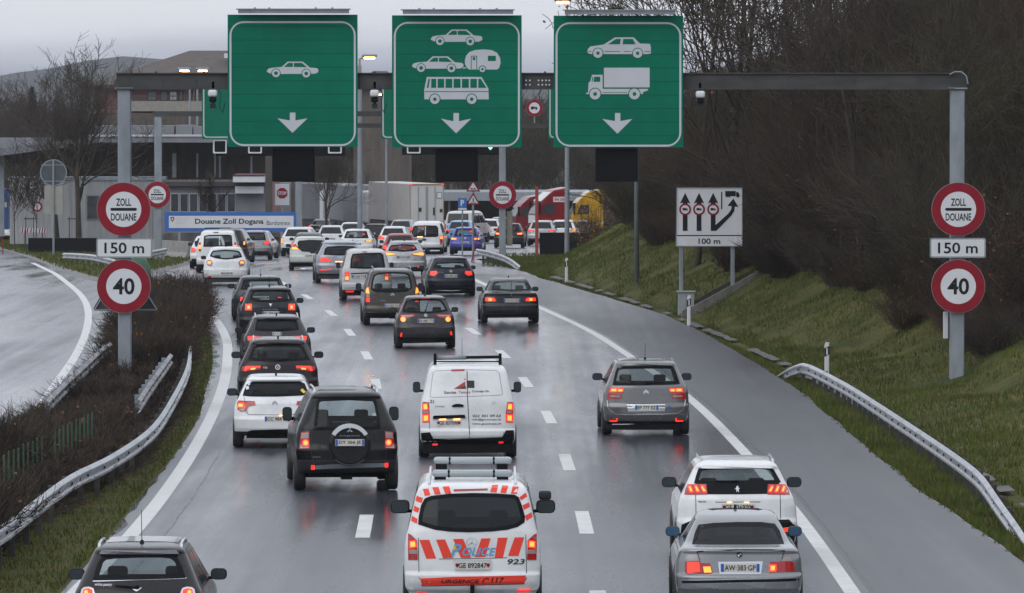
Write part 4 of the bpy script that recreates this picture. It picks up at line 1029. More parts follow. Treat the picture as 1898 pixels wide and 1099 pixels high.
# ------------------------------------------------------------------ guardrails: W-beam swept along a surveyed line, posts on the ground
WB = [(0, .15), (.03, .13), (.075, .10), (.075, .06), (.02, .03), (.02, -.03), (.075, -.06), (.075, -.10), (.03, -.13), (0, -.15)]
def guardrail(name, label, pts, face, m_, post_step=2.0, posts=True, pm=None, ph=.75, grp=None):
    """pts: (x, y, z of beam centre); face=-1: corrugation towards -x"""
    t = thing(name, label, 'guardrail', (0, 0, 0), 0, grp)
    P = smooth_pts([Vector(p) for p in pts], .8); n = len(P); vs = []
    for i, p in enumerate(P):
        d = P[min(n - 1, i + 1)] - P[max(0, i - 1)]; d.z = 0; d.normalize(); s = Vector((d.y, -d.x, 0)) * face
        for (o, z) in WB: vs.append((p.x + s.x * o, p.y + s.y * o, p.z + z))
        for (o, z) in reversed(WB): vs.append((p.x + s.x * (o - .006), p.y + s.y * (o - .006), p.z + z))
    k = 2 * len(WB); fs = [(k * i + a, k * i + (a + 1) % k, k * (i + 1) + (a + 1) % k, k * (i + 1) + a) for i in range(n - 1) for a in range(k)]
    fs += [tuple(range(k)), tuple(k * (n - 1) + a for a in range(k - 1, -1, -1))]
    MB().add(vs, fs).build('beam', m_, t)
    acc = 0; bolts = MB()
    for i in range(1, n):
        acc += (P[i] - P[i - 1]).length
        if acc >= post_step:
            acc = 0; p = P[i]; d = (P[i] - P[i - 1]); d.z = 0; d.normalize(); s = Vector((d.y, -d.x, 0)) * face; zg = terr(p.x, p.y)
            bolts.tube((p.x + s.x * .02, p.y + s.y * .02, p.z), (p.x + s.x * .05, p.y + s.y * .05, p.z), .025, n=6)
            if posts and p.z - zg > .15:
                q = p - s * .10; q2 = p - s * .02
                m = MB(); m.rbox(q.x - .05, q.x + .05, q.y - .03, q.y + .03, zg - .2, p.z + .12, .008, 1); m.box(min(q.x, q2.x) - .02, max(q.x, q2.x) + .02, p.y - .05, p.y + .05, p.z - .08, p.z + .08); m.build('post', pm or M['galv'], t)
    bolts.build('bolts', M['galv_dark'], t)
    acc = 0
    for i in range(2, n - 2):
        acc += (P[i] - P[i - 1]).length
        if acc < 4.2: continue
        acc = 0; vs = []
        d = P[i + 1] - P[i]; d.z = 0; d.normalize(); s = Vector((d.y, -d.x, 0)) * face; sl = (P[i + 1].z - P[i].z) / max(.01, (P[i + 1] - P[i]).length)
        for u in (-.02, .30):
            q = P[i] + d * u
            for (o, z) in WB: vs.append((q.x + s.x * (o + .007), q.y + s.y * (o + .007), q.z + sl * u + z * 1.02))
        w_ = len(WB); MB().add(vs, [(a, a + 1, w_ + a + 1, w_ + a) for a in range(w_ - 1)]).build('splice', m_, t)
    return t
RR = [(1446, 165, .02), (1462, 163.5, .22), (1482, 161.5, .42), (1502, 160, .46), (1567, 149, .50), (1621, 140, .50), (1701, 128, .50), (1759, 120.3, .50), (1800, 115, .5), (1826, 111.7, .46), (1855, 108, .30), (1890, 104, .12), (1915, 101.5, -.05)]
guardrail('guardrail', 'bright galvanised guardrail along the right verge', [((a - 949) * b / F, b, c - .12 + .02) for a, b, c in RR], 1, M['rail'], 1.33, pm=M['galv_dark'])  # posts take the dark steel to paint the shadow on them
LR = [(-60, 1010), (0, 975), (60, 930), (130, 880), (210, 840), (280, 790), (320, 732), (345, 680), (351, 640)]
def lr(pts, h=.75): return [(survey(a, b, h).x, survey(a, b, h).y, gz(survey(a, b, h).y) + h - .15) for a, b in pts]
guardrail('guardrail', 'long curved guardrail along the grass of the left median', lr(LR), 1, M['rail'], 2.0, pm=M['galv_dark'])  # shadow on the posts is put into their darker steel
guardrail('guardrail', 'short rusty guardrail inside the median hedge', lr([(255, 740), (275, 710), (300, 676), (315, 655)], .9), 1, M['railold'], 2)
guardrail('guardrail', 'flaking white guardrail on the far side of the median hedge', lr([(85, 742), (115, 712), (150, 680), (180, 652), (203, 634)], .8), 1, M['railold'], 2)
guardrail('guardrail', 'short guardrail end on the grass island left of the 150 m plate', [(p.x, p.y, gz(p.y) + h) for p, h in [(survey(118, 488), .35), (survey(140, 492), .42), (survey(175, 497, 0), .45), (survey(215, 503), .35)]], 1, M['rail'], 3)
guardrail('guardrail', 'short guardrail stub right of the left 150 m plate', [(X(a, 300), 300 + b, gz(300) + .5) for a, b in ((278, 0), (286, 3), (294, 6))], 1, M['rail'], 3)
guardrail('guardrail', 'short guardrail ramping into the grass by the far right post', [(X(a, b), b, gz(b) + c) for a, b, c in ((884, 309, .52), (905, 300, .50), (930, 292, .40), (948, 286, .25), (965, 279, .02))], 1, M['rail'], 3, pm=M['galv_dark'])  # post shadow painted with the dark steel here too
# green wind screen panels in the hedge
gsm = mat('green_screen_panel', (.035, .085, .05), .55, var=.35, vscale=2)
t = thing('screen_fence', 'faded green ribbed screen standing in the median hedge', 'fence', (0, 0, 0))
a, b = survey(172, 765, 1.0), survey(-10, 850, 1.0)
for i in range(22):
    u = i / 22
    if 9 < i < 12: continue
    p = a.lerp(b, u); q = a.lerp(b, u + .047); m = MB(); m.rbox(min(p.x, q.x), max(p.x, q.x), p.y - .03 - .06 * (i % 2), p.y + .05 - .06 * (i % 2), .0, 1.0 + .02 * math.sin(i * 2.1), .02, 1); m.build('screen_panel', gsm, t)
# green dome shrub cover behind the left 40 sign
gd = bpy.data.meshes.new('gd'); bm = bmesh.new(); bmesh.ops.create_uvsphere(bm, u_segments=20, v_segments=12, radius=1)
for v_ in bm.verts: v_.co = Vector((v_.co.x * .75, v_.co.y * .6, max(0, v_.co.z) * 1.45)) * (1 + random.uniform(-.03, .03))
bm.to_mesh(gd); bm.free(); gd.materials.append(mat('green_tarpaulin', (.06, .14, .08), .6, var=.3, vscale=2))
p = survey(262, 560); o = link('plastic_cover', gd); o.location = (X(258, 250), 246, gz(246)); gd.polygons.foreach_set('use_smooth', [True] * len(gd.polygons))
tag(o, 'rounded pale green plastic cover behind the left 40 sign', 'cover')
# ================================================================== CUSTOMS BUILDINGS AND YARD
roof_m = mat('brown_roof_tiles', (.085, .07, .062), .8, var=.25, vscale=1.5, stretch=(1, 1, 4), bump=.3, bscale=6)
redwall = mat('dull_red_render', (.21, .105, .10), .8, var=.15, vscale=.8)
beige = mat('beige_render', (.26, .25, .22), .8, var=.15)
greyw = mat('grey_render', (.20, .21, .23), .75, var=.15, vscale=.6)
whitep = mat('white_wall_panel', (.42, .43, .44), .7, var=.12, vscale=.7)
winglass = mat('window_glass', (.04, .047, .055), .15, var=.5, vscale=.9)
wframe = mat('dark_window_frame', (.05, .045, .045), .6)
wall_and_recess_m = mat('brown_wall_and_recess_shade', (.095, .080, .068), .8, var=.35, vscale=.9, stretch=(2.5, 1, .4))  # brown house walls; beneath the canopies its dark tone paints shade
YB = 452
def bx(px0, px1, py0, py1, Yt, mb, y0=0, y1=.3, mi=0): mb.box(X(px0, Yt), X(px1, Yt), Yt + y0, Yt + y1, Z(py1, Yt), Z(py0, Yt), mi); return mb
t = thing('customs_house', 'large red house with a brown hipped roof and balcony behind the customs canopy', 'building', (0, 0, 0))
m = MB(); m.box(X(178, YB), X(505, YB), YB, YB + 16, gz(YB) - .3, Z(158, YB)); m.build('wall', redwall, t)
z_e, z_r = Z(157, YB), Z(92, YB); xe0, xe1, xr0, xr1 = X(160, YB), X(530, YB), X(342, YB), X(432, YB)
m = MB(); m.add([(xe0, YB - 1.2, z_e), (xe1, YB - 1.2, z_e), (xe1, YB + 17, z_e), (xe0, YB + 17, z_e), (xr0, YB + 8, z_r), (xr1, YB + 8, z_r)], [(0, 1, 5, 4), (1, 2, 5), (2, 3, 4, 5), (3, 0, 4)]); m.box(xe0, xe1, YB - 1.2, YB + 17, z_e - .22, z_e - .01); rf = m.build('roof', roof_m, t)
m = MB(); u = .35; m.box(X(411, YB), X(426, YB), YB + 4.0, YB + 5.2, Z(104, YB) - .1, Z(98, YB)); m.build('skylight', M['white'], rf)
bx(240, 430, 187, 206, YB, MB(), -1.3, -.05).build('balcony', beige, t)
m = MB()
for px in range(242, 430, 8): m.box(X(px, YB), X(px, YB) + .03, YB - 1.36, YB - 1.33, Z(187, YB), Z(178, YB))
bx(240, 430, 177, 179, YB, m, -1.38, -1.31).build('railing', wframe, t)
for a, b in ((273, 292), (297, 312), (313, 330), (331, 341)):
    f = bx(a, b, 168, 194, YB, MB(), -.05, .1).build('window', wframe, t)
    bx(a + 2.5, b - 2.5, 170, 185, YB, MB(), -.07, -.055).build('pane', M['offwhite'] if a == 313 else greyw, f)
bx(359, 361.5, 160, 232, YB, MB(), -.25, -.1).build('downpipe', M['galv'], t)
bx(178, 500, 209, 260, YB, MB(), -1.3, -.04).build('lower_wall', wall_and_recess_m, t)
t2 = thing('distant_house', 'brown roof of a distant house between the first two green signs', 'building', (0, 0, 0)); YD = 505
m = MB(); m.box(X(655, YD), X(760, YD), YD, YD + 8, gz(YD), Z(163, YD)); m.build('wall', wall_and_recess_m, t2)
m = MB(); m.add([(X(645, YD), YD - .6, Z(163, YD)), (X(770, YD), YD - .6, Z(163, YD)), (X(770, YD), YD + 9, Z(163, YD)), (X(645, YD), YD + 9, Z(163, YD)), (X(690, YD), YD + 4, Z(131, YD)), (X(715, YD), YD + 4, Z(131, YD))], [(0, 1, 5, 4), (1, 2, 5), (2, 3, 4, 5), (3, 0, 4), (0, 3, 2, 1)]); m.build('roof', roof_m, t2)
# flat-roofed canopies
YC = 380
t = thing('customs_canopy', 'long flat grey customs canopy in front of the red house', 'canopy', (0, 0, 0))
m = MB(); m.box(X(165, YC), X(560, YC), YC, YC + 16, Z(264, YC), Z(251.5, YC)); m.build('roof_slab', greyw, t)
m = MB(); m.box(X(165, YC) , X(560, YC), YC - .08, YC + .1, Z(253, YC), Z(249, YC)); m.build('roof_edge', M['offwhite'], t)
for a, b, c, d in ((170, 318, 233, 248.5), (321, 352, 232, 250), (354, 376, 235, 249), (378, 470, 233, 249)): bx(a, b, c, d, YC, MB(), 3, 8).build('roof_box', greyw, t)
bx(-60, 560, 266, 336, YC, MB(), 9, 9.4).build('dark_recess_backing', wall_and_recess_m, t)  # added dark wall standing for the shaded recess beneath the canopy
for px in (318, 361, 394, 403, 462): 
    wd = 7 if px == 318 else 3.2
    bx(px - wd / 2, px + wd / 2, 285 if px < 380 else 268, 330, YC, MB(), 3, 3.3).build('post', M['galv'], t)
t = thing('customs_canopy', 'slanting grey canopy at the far left behind the bare trees', 'canopy', (0, 0, 0))
m = MB(); xa, xb = X(-40, YC), X(163, YC)
for (dz0, dz1, y0) in ((0, .5, 0),):
    za0, zb_0 = Z(294, YC), Z(267, YC)
    m.add([(xa, YC, za0), (xb, YC + 4, zb_0), (xb, YC + 14, zb_0), (xa, YC + 10, za0), (xa, YC, za0 + .45), (xb, YC + 4, zb_0 + .45), (xb, YC + 14, zb_0 + .45), (xa, YC + 10, za0 + .45)], [(0, 1, 2, 3), (4, 5, 6, 7), (0, 1, 5, 4), (1, 2, 6, 5), (2, 3, 7, 6), (3, 0, 4, 7)])
m.build('roof_slab', greyw, t); bx(-40, 76, 257, 276, YC, MB(), 8, 11).build('roof_box', greyw, t); bx(-10, 0, 290, 440, YC, MB(), 3, 3.3).build('post', M['galv'], t)
# offices with glazed front
YO = 372
t = thing('customs_office', 'low customs office with a strip of windows behind the blue sign', 'building', (0, 0, 0))
bx(300, 492, 346, 455, YO, MB(), 0, 6).build('wall', greyw, t)
bx(296, 492, 336, 345, YO, MB(), -.5, 6).build('fascia', wframe, t)
for k in range(7):
    a = 316 + k * 17.5; f = bx(a, a + 15.6, 358, 393, YO, MB(), -.06, .02).build('window', M['offwhite'], t)
    bx(a + 1.2, a + 14.4, 359.5, 391.5, YO, MB(), -.09, -.065).build('pane', winglass, f)
bx(434, 492, 326, 337, YO, MB(), -1.6, 4).build('white_canopy', M['white'], t)
bx(434, 492, 323, 325.5, YO, MB(), -1.65, 4).build('canopy_trim', mat('dark_red_trim', (.09, .025, .025), .6), t)
bx(437, 489, 345, 358, YO, MB(), -.9, -.1).build('light_panel', M['white'], t)
# white container wall at left
YL = 375
cont = mat('corrugated_white_cladding', (.36, .37, .39), .6, var=.25, vscale=1.2, stretch=(3, 1, .2))
t = thing('container_building', 'pale corrugated container building behind the round sign at left', 'building', (0, 0, 0))
bx(18, 302, 332, 452, YL, MB(), 0, 3).build('wall', cont, t)
m = MB()
for px in range(20, 300, 5): m.box(X(px, YL), X(px, YL) + .06, YL - .05, YL + .01, Z(450, YL), Z(334, YL))
m.build('ribs', cont, t)
bx(15, 305, 328, 334, YL, MB(), -.1, 3).build('roof_edge', M['galv'], t)
for a, b in ((160, 186), (252, 276)):
    f = bx(a, b, 361, 407, YL, MB(), -.09, 0).build('window', M['galv'], t); bx(a + 2, b - 2, 363, 405, YL, MB(), -.12, -.095).build('pane', winglass, f)
t = thing('blue_container', 'blue container cut off by the left edge', 'container', (0, 0, 0))
bx(-40, 15, 350, 425, 388, MB(), 0, 3).build('wall', M['blue'], t)
m = MB()
for px in range(-38, 14, 4): m.box(X(px, 388), X(px, 388) + .06, 387.94, 388.02, Z(424, 388), Z(352, 388))
m.build('ribs', M['blue'], t); bx(7, 13, 375, 384, 388, MB(), -.12, -.08).build('label_plate', M['offwhite'], t)
# right-hand canopy behind the lorries
YR = 500
t = thing('lorry_canopy', 'pale flat canopy over the lorry yard behind the warning signs', 'canopy', (0, 0, 0))
bx(815, 1110, 356, 372, YR, MB(), 0, 14).build('roof_slab', mat('pale_blue_grey_fascia', (.26, .29, .32), .7, var=.1), t)
bx(780, 1150, 373, 440, YR, MB(), 10, 10.4).build('dark_recess_backing', wall_and_recess_m, t)  # dark sheet added for the shade under the lorry canopy
for px in (830, 1000): bx(px, px + 4, 372, 440, YR, MB(), 2, 2.4).build('post', M['galv'], t)
# blue customs sign
YS = 350
t = thing('customs_name_sign', 'long blue-framed Douane Zoll Dogana sign in front of the customs office', 'sign', (0, 0, 0))
bx(305, 549, 393, 429, YS, MB(), 0, .12).build('frame', M['blue'], t)
bx(313, 544, 400, 422.5, YS, MB(), -.01, -.002).build('face', M['white'], t)
m = MB(); p = at(429, 411.5, YS); text_mb(m, 'Douane Zoll Dogana', X(425, YS), Z(411.5, YS), 127 * YS / F, 12.5 * YS / F, YS - .016, .022); m.build('lettering', M['ink'], t)
m = MB(); text_mb(m, 'Bardonnex', X(516, YS), Z(413, YS), 43 * YS / F, 8 * YS / F, YS - .016, .0); m.build('small_lettering', M['dark'], t)
m = MB(); x_, z_ = X(319.5, YS), Z(406, YS); m.prism([(x_ - .1, z_ + .12), (x_ + .1, z_ + .12), (x_ + .1, z_ - .03), (x_, z_ - .16), (x_ - .1, z_ - .03)], YS - .016, YS - .011); m.build('shield', M['red'], t)
m = MB(); m.box(x_ - .02, x_ + .02, YS - .022, YS - .017, z_ - .07, z_ + .08); m.box(x_ - .07, x_ + .07, YS - .0225, YS - .0175, z_ - .015, z_ + .025); m.build('cross', M['white'], t)
m = MB()
for k in range(4): m.box(X(326, YS), X(352 - 3 * k, YS), YS - .016, YS - .011, Z(403.5 + 3.4 * k, YS) - .015, Z(403.5 + 3.4 * k, YS) + .012)
m.build('fine_print', M['offwhite'], t)
for px in (330, 425, 520): bx(px, px + 4, 429, 470, YS, MB(), .02, .1).build('post', M['galv'], t)
o = bx(296, 560, 431, 470, 352, MB(), 0, .3).build('low_wall', M['concrete_dark']); tag(o, 'low stained grey wall under the blue customs sign', 'wall')
# concrete crash barrier
m = MB(); a, b = survey(283, 478), survey(352, 483); d = (b - a).normalized(); s = Vector((d.y, -d.x, 0))
prof = [(-.3, 0), (-.28, .12), (-.12, .4), (-.09, .95), (.09, .95), (.12, .4), (.28, .12), (.3, 0)]
vs = [tuple(q + s * o_ + Vector((0, 0, z_))) for q in (a, b) for o_, z_ in prof]; n = len(prof)
m.add(vs, [(i, (i + 1) % n, n + (i + 1) % n, n + i) for i in range(n)] + [tuple(range(n)), tuple(range(2 * n - 1, n - 1, -1))])
o = m.build('concrete_barrier', M['concrete']); tag(o, 'pale concrete crash barrier below the left end of the blue sign', 'barrier')
o = MB().rbox(X(52, 345), X(182, 345), 345, 345.5, gz(345), Z(441, 345) , .03).build('planter_wall', M['black']); tag(o, 'low black planter wall on the grass island left of the round signs', 'wall')
o = MB().rbox(X(1000, 346), X(1096, 346), 346, 346.3, gz(346) - .2, Z(431, 346) , .02).build('black_screen', M['black']); tag(o, 'black screen wall in front of the cars at right below the yellow lorry', 'wall')
# red and white barrier boards
for k, px in enumerate((46, 62, 78)):
    Yt = 372; t = thing('barrier_board', ('leftmost', 'middle', 'rightmost')[k] + ' of the three small red and white barrier boards at far left', 'barrier', (X(px, Yt), Yt, gz(Yt)), 0, 'red and white barrier boards'); zc = Z(427, Yt) - gz(Yt)
    MB().box(-.24, .24, 0, .03, zc - .14, zc + .14).build('board', M['white'], t)
    m = MB()
    for u in (-.2, -.05, .1): m.prism([(u, zc - .14), (u + .07, zc - .14), (u + .11, zc + .14), (u + .04, zc + .14)], -.006, -.001)
    m.build('stripes', M['red'], t); MB().box(-.03, .03, .03, .07, 0, zc + .1).build('post', M['dark'], t)
# tree stakes and a small no-entry style sign at left
Yt = 364
for a, lab in ((54, 'left'), (135, 'right')):
    t = thing('tree_stakes', f'{lab} pair of thin brown tree stakes with a crossbar at far left', 'stakes', (X(a, Yt), Yt, gz(Yt)))
    for q in (-.2, .25): MB().tube((q, 0, 0), (q, 0, 2.0), .03, n=6).build('stake', brown, t)
    MB().box(-.3, .35, -.02, .02, 1.85, 1.92).build('crossbar', brown, t)
round_sign('round_notice_sign', 'small red-rimmed round sign behind the rectangular sign back', X(69, 368), Z(383, 368), .30, 368, None)
# red marker poles
for (px, py, top, lab) in ((502, 0, 0, ''),)[:0]: pass
p = survey(873, 481); m = MB(); m.tube((0, 0, 0), (.35, .0, 1.45), .028, n=8); o = m.build('snow_pole', M['red']); o.location = (X(874, 312), 312, gz(312)); tag(o, 'thin leaning red marker pole in front of the blue hatchback', 'pole')
m = MB(); m.rbox(-.09, .09, -.09, .09, 0, 3.7, .02); o = m.build('red_post', mat('red_steel', (.30, .045, .03), .5, var=.2)); o.location = (X(995, 344), 344, gz(344)); tag(o, 'upright red post in front of the red lorry', 'post')
m = MB(); m.tube((0, 0, 0), (0, 0, .9), .03, n=8); o = m.build('snow_pole', M['red']); o.location = (X(5, 350), 350, gz(350)); tag(o, 'short red marker pole at the left edge of the grass island', 'pole')

# ================================================================== LORRIES
def wheel_pair(t, xs, ys, r, wd=.3):
    for xx in xs:
        for yy in ys:
            m = MB(); m.tube((xx - wd / 2, yy, r), (xx + wd / 2, yy, r), r, r, 24); o = m.build('wheel', M['rubber'], t)
            s = 1 if xx > 0 else -1; m = MB(); m.tube((xx + s * (wd / 2 + .001), yy, r), (xx + s * (wd / 2 + .02), yy, r), r * .55, r * .5, 16); m.build('rim', M['rim'], o)
def trailer(name, label, px, Yt, head, side_m, L=13.6, W=2.5, top=4.0, floor=1.25, doors=True):
    t = thing(name, label, 'lorry', (X(px, Yt), Yt, gz(Yt)), -head)
    m = MB(); m.rbox(-W / 2, W / 2, 0, L, floor, top, .03, 1); m.build('box', side_m, t)
    m = MB(); m.box(-W / 2 + .1, W / 2 - .1, .5, L, .95, floor - .01); m.build('chassis', M['dark'], t)
    wheel_pair(t, (-W / 2 + .2, W / 2 - .2), (1.8, 3.1, 4.4), .5)
    if doors:
        m = MB(); m.ring([(-W / 2, floor), (W / 2, floor), (W / 2, top), (-W / 2, top)], [(-W / 2 + .05, floor + .06), (W / 2 - .05, floor + .06), (W / 2 - .05, top - .10), (-W / 2 + .05, top - .10)], -.03, -.001); m.build('door_frame', mat('yellow_marking_frame', (.28, .22, .10), .5), t)
        m = MB()
        for u in (-.62, -.05, .05, .60): m.tube((u * 1.0, -.04, floor + .1), (u, -.04, top - .2), .022, n=6)
        m.build('door_bars', M['galv'], t)
        m = MB(); m.box(.72, 1.12, -.012, -.002, top - 1.05, top - .6); m.box(.45, .58, -.012, -.002, 1.75, 2.3); m.box(-.6, -.38, -.012, -.002, 2.0, 2.3); m.box(.95, 1.15, -.012, -.002, 1.95, 2.2); m.build('door_fittings', M['dark'], t)
        m = MB(); m.box(.76, 1.08, -.016, -.013, top - 1.01, top - .64); m.build('label', M['white'], t)
        for u in (-.95, .95): MB().rbox(u * 1.2 - .07, u * 1.2 + .07, -.06, -.031, top - .08, top + .02, .02).build('marker_light', M['lit'], t)
        for u in (-1, 1): MB().rbox(u * 1.02 - .12, u * 1.02 + .12, -.05, -.0, 1.0, 1.2, .02).build('tail_light', M['lit'], t)
    # tractor ahead of the trailer
    m = MB(); m.rbox(-1.22, 1.22, L + .7, L + 2.9, .9, 3.3, .15, 2); m.build('cab', M['white'], t); wheel_pair(t, (-1.05, 1.05), (L + 2.2,), .5)
    return t
wb = mat('white_trailer_panel', (.50, .50, .49), .5, var=.08, vscale=.7)
trailer('articulated_lorry', 'white box lorry seen from behind among the queueing cars', 791, 454, -.24, wb)
gt = trailer('articulated_lorry', 'dark grey curtain-sided lorry behind the bare tree and grey pole', 650, 486, -.42, mat('grey_curtain', (.12, .125, .135), .6, var=.2, vscale=1.1, stretch=(1, 1, .4)), doors=False, top=4.0)
trailer('articulated_lorry', 'lighter grey lorry left of the white box lorry', 668, 470, -.14, mat('light_grey_curtain', (.24, .25, .27), .6, var=.15), doors=False, top=3.9)
def lorry_cab(label, px, Yt, rot, col, front_m=None, text=None, scale=1.0):
    t = thing('lorry', label, 'lorry', (X(px, Yt), Yt, gz(Yt)), rot); t.scale = (scale,) * 3
    pm = paint('lorry_paint', col); prof = [(-2.3, .9), (0, .55), (.05, .8), (.0, 1.9), (-.35, 2.75), (-.55, 3.0), (-1.2, 3.55), (-2.3, 3.75)]
    # cab: side profile in (y, z), front at y=0, extruded over x
    m = MB(); m.prism([(a, b) for a, b in prof], -1.25, 1.25)
    m.v = [(v_[1], v_[0], v_[2]) for v_ in m.v]; o = m.build('cab', pm, t)
    bv = o.modifiers.new('b', 'BEVEL'); bv.width = .08; bv.segments = 2; bv.limit_method = 'ANGLE'
    for s in (-1, 1):
        m = MB(); m.prism([(-1.25, 1.95), (-.38, 1.95), (-.62, 2.62), (-1.25, 2.62)], s * 1.256, s * 1.262); m.v = [(v_[1], v_[0], v_[2]) for v_ in m.v]; m.build('side_window', winglass, t)
        m = MB(); m.box(s * 1.42 - .06, s * 1.42 + .06, -.25, -.1, 1.95, 2.75); m.build('mirror', M['black'], t)
        m = MB(); m.prism([(-2.25, 1.3), (-.9, 1.0), (-.9, 1.08), (-2.25, 1.42)], s * 1.256, s * 1.262); m.v = [(v_[1], v_[0], v_[2]) for v_ in m.v]; m.build('stripe', M['white'], t)
    if front_m is not None:
        m = MB(); m.add([(-1.2, .035, 1.0), (1.2, .035, 1.0), (1.2, .012, 1.85), (-1.2, .012, 1.85)], [(0, 1, 2, 3)]); m.build('front_panel', front_m, t)
        m = MB(); m.add([(-1.2, -.33, 2.82), (1.2, -.33, 2.82), (1.2, -1.0, 3.42), (-1.2, -1.0, 3.42)], [(0, 1, 2, 3)]); m.build('roof_front', front_m, t)
    m = MB(); m.add([(-1.15, .02, 1.95), (1.15, .02, 1.95), (1.12, -.33, 2.72), (-1.12, -.33, 2.72)], [(0, 1, 2, 3)]); m.build('windscreen', winglass, t)
    m = MB(); m.rbox(-1.1, 1.1, -8.5, -2.2, .75, 1.0, .03); m.build('chassis', M['dark'], t)
    wheel_pair(t, (-1.05, 1.05), (-1.3, -6.2, -7.4), .5)
    if text:
        for s in (-1, 1):
            m = MB(); m.prism([(-2.1, 2.75), (-1.15, 2.75), (-1.15, 3.1), (-2.1, 3.1)][::1], s * 1.256, s * 1.261); m.v = [(v_[1], v_[0], v_[2]) for v_ in m.v]; m.build('name_band', M['white'], t)
        m = MB(); text_mb(m, text, 0, 2.925, .78, .2, 0, .02, .2); m.v = [(-1.268, -1.62 - a * 1 if False else -1.62 + (-a), c) for a, b, c in m.v]; m.build('lettering', M['red'], t)
    return t
R90 = math.pi / 2
lorry_cab('red lorry with a white front and lettering FH 500 behind the car queue', 987, 430, R90 + .22, (.20, .012, .016), M['white'], 'FH 500')
lorry_cab('yellow lorry cab half hidden behind the yellow shrub', 1056, 440, R90 + .1, (.48, .27, .01), None, None, .97)
lorry_cab('dark red lorry cab behind the red lorry', 950, 462, R90 + .25, (.16, .015, .02), None, None, .86)
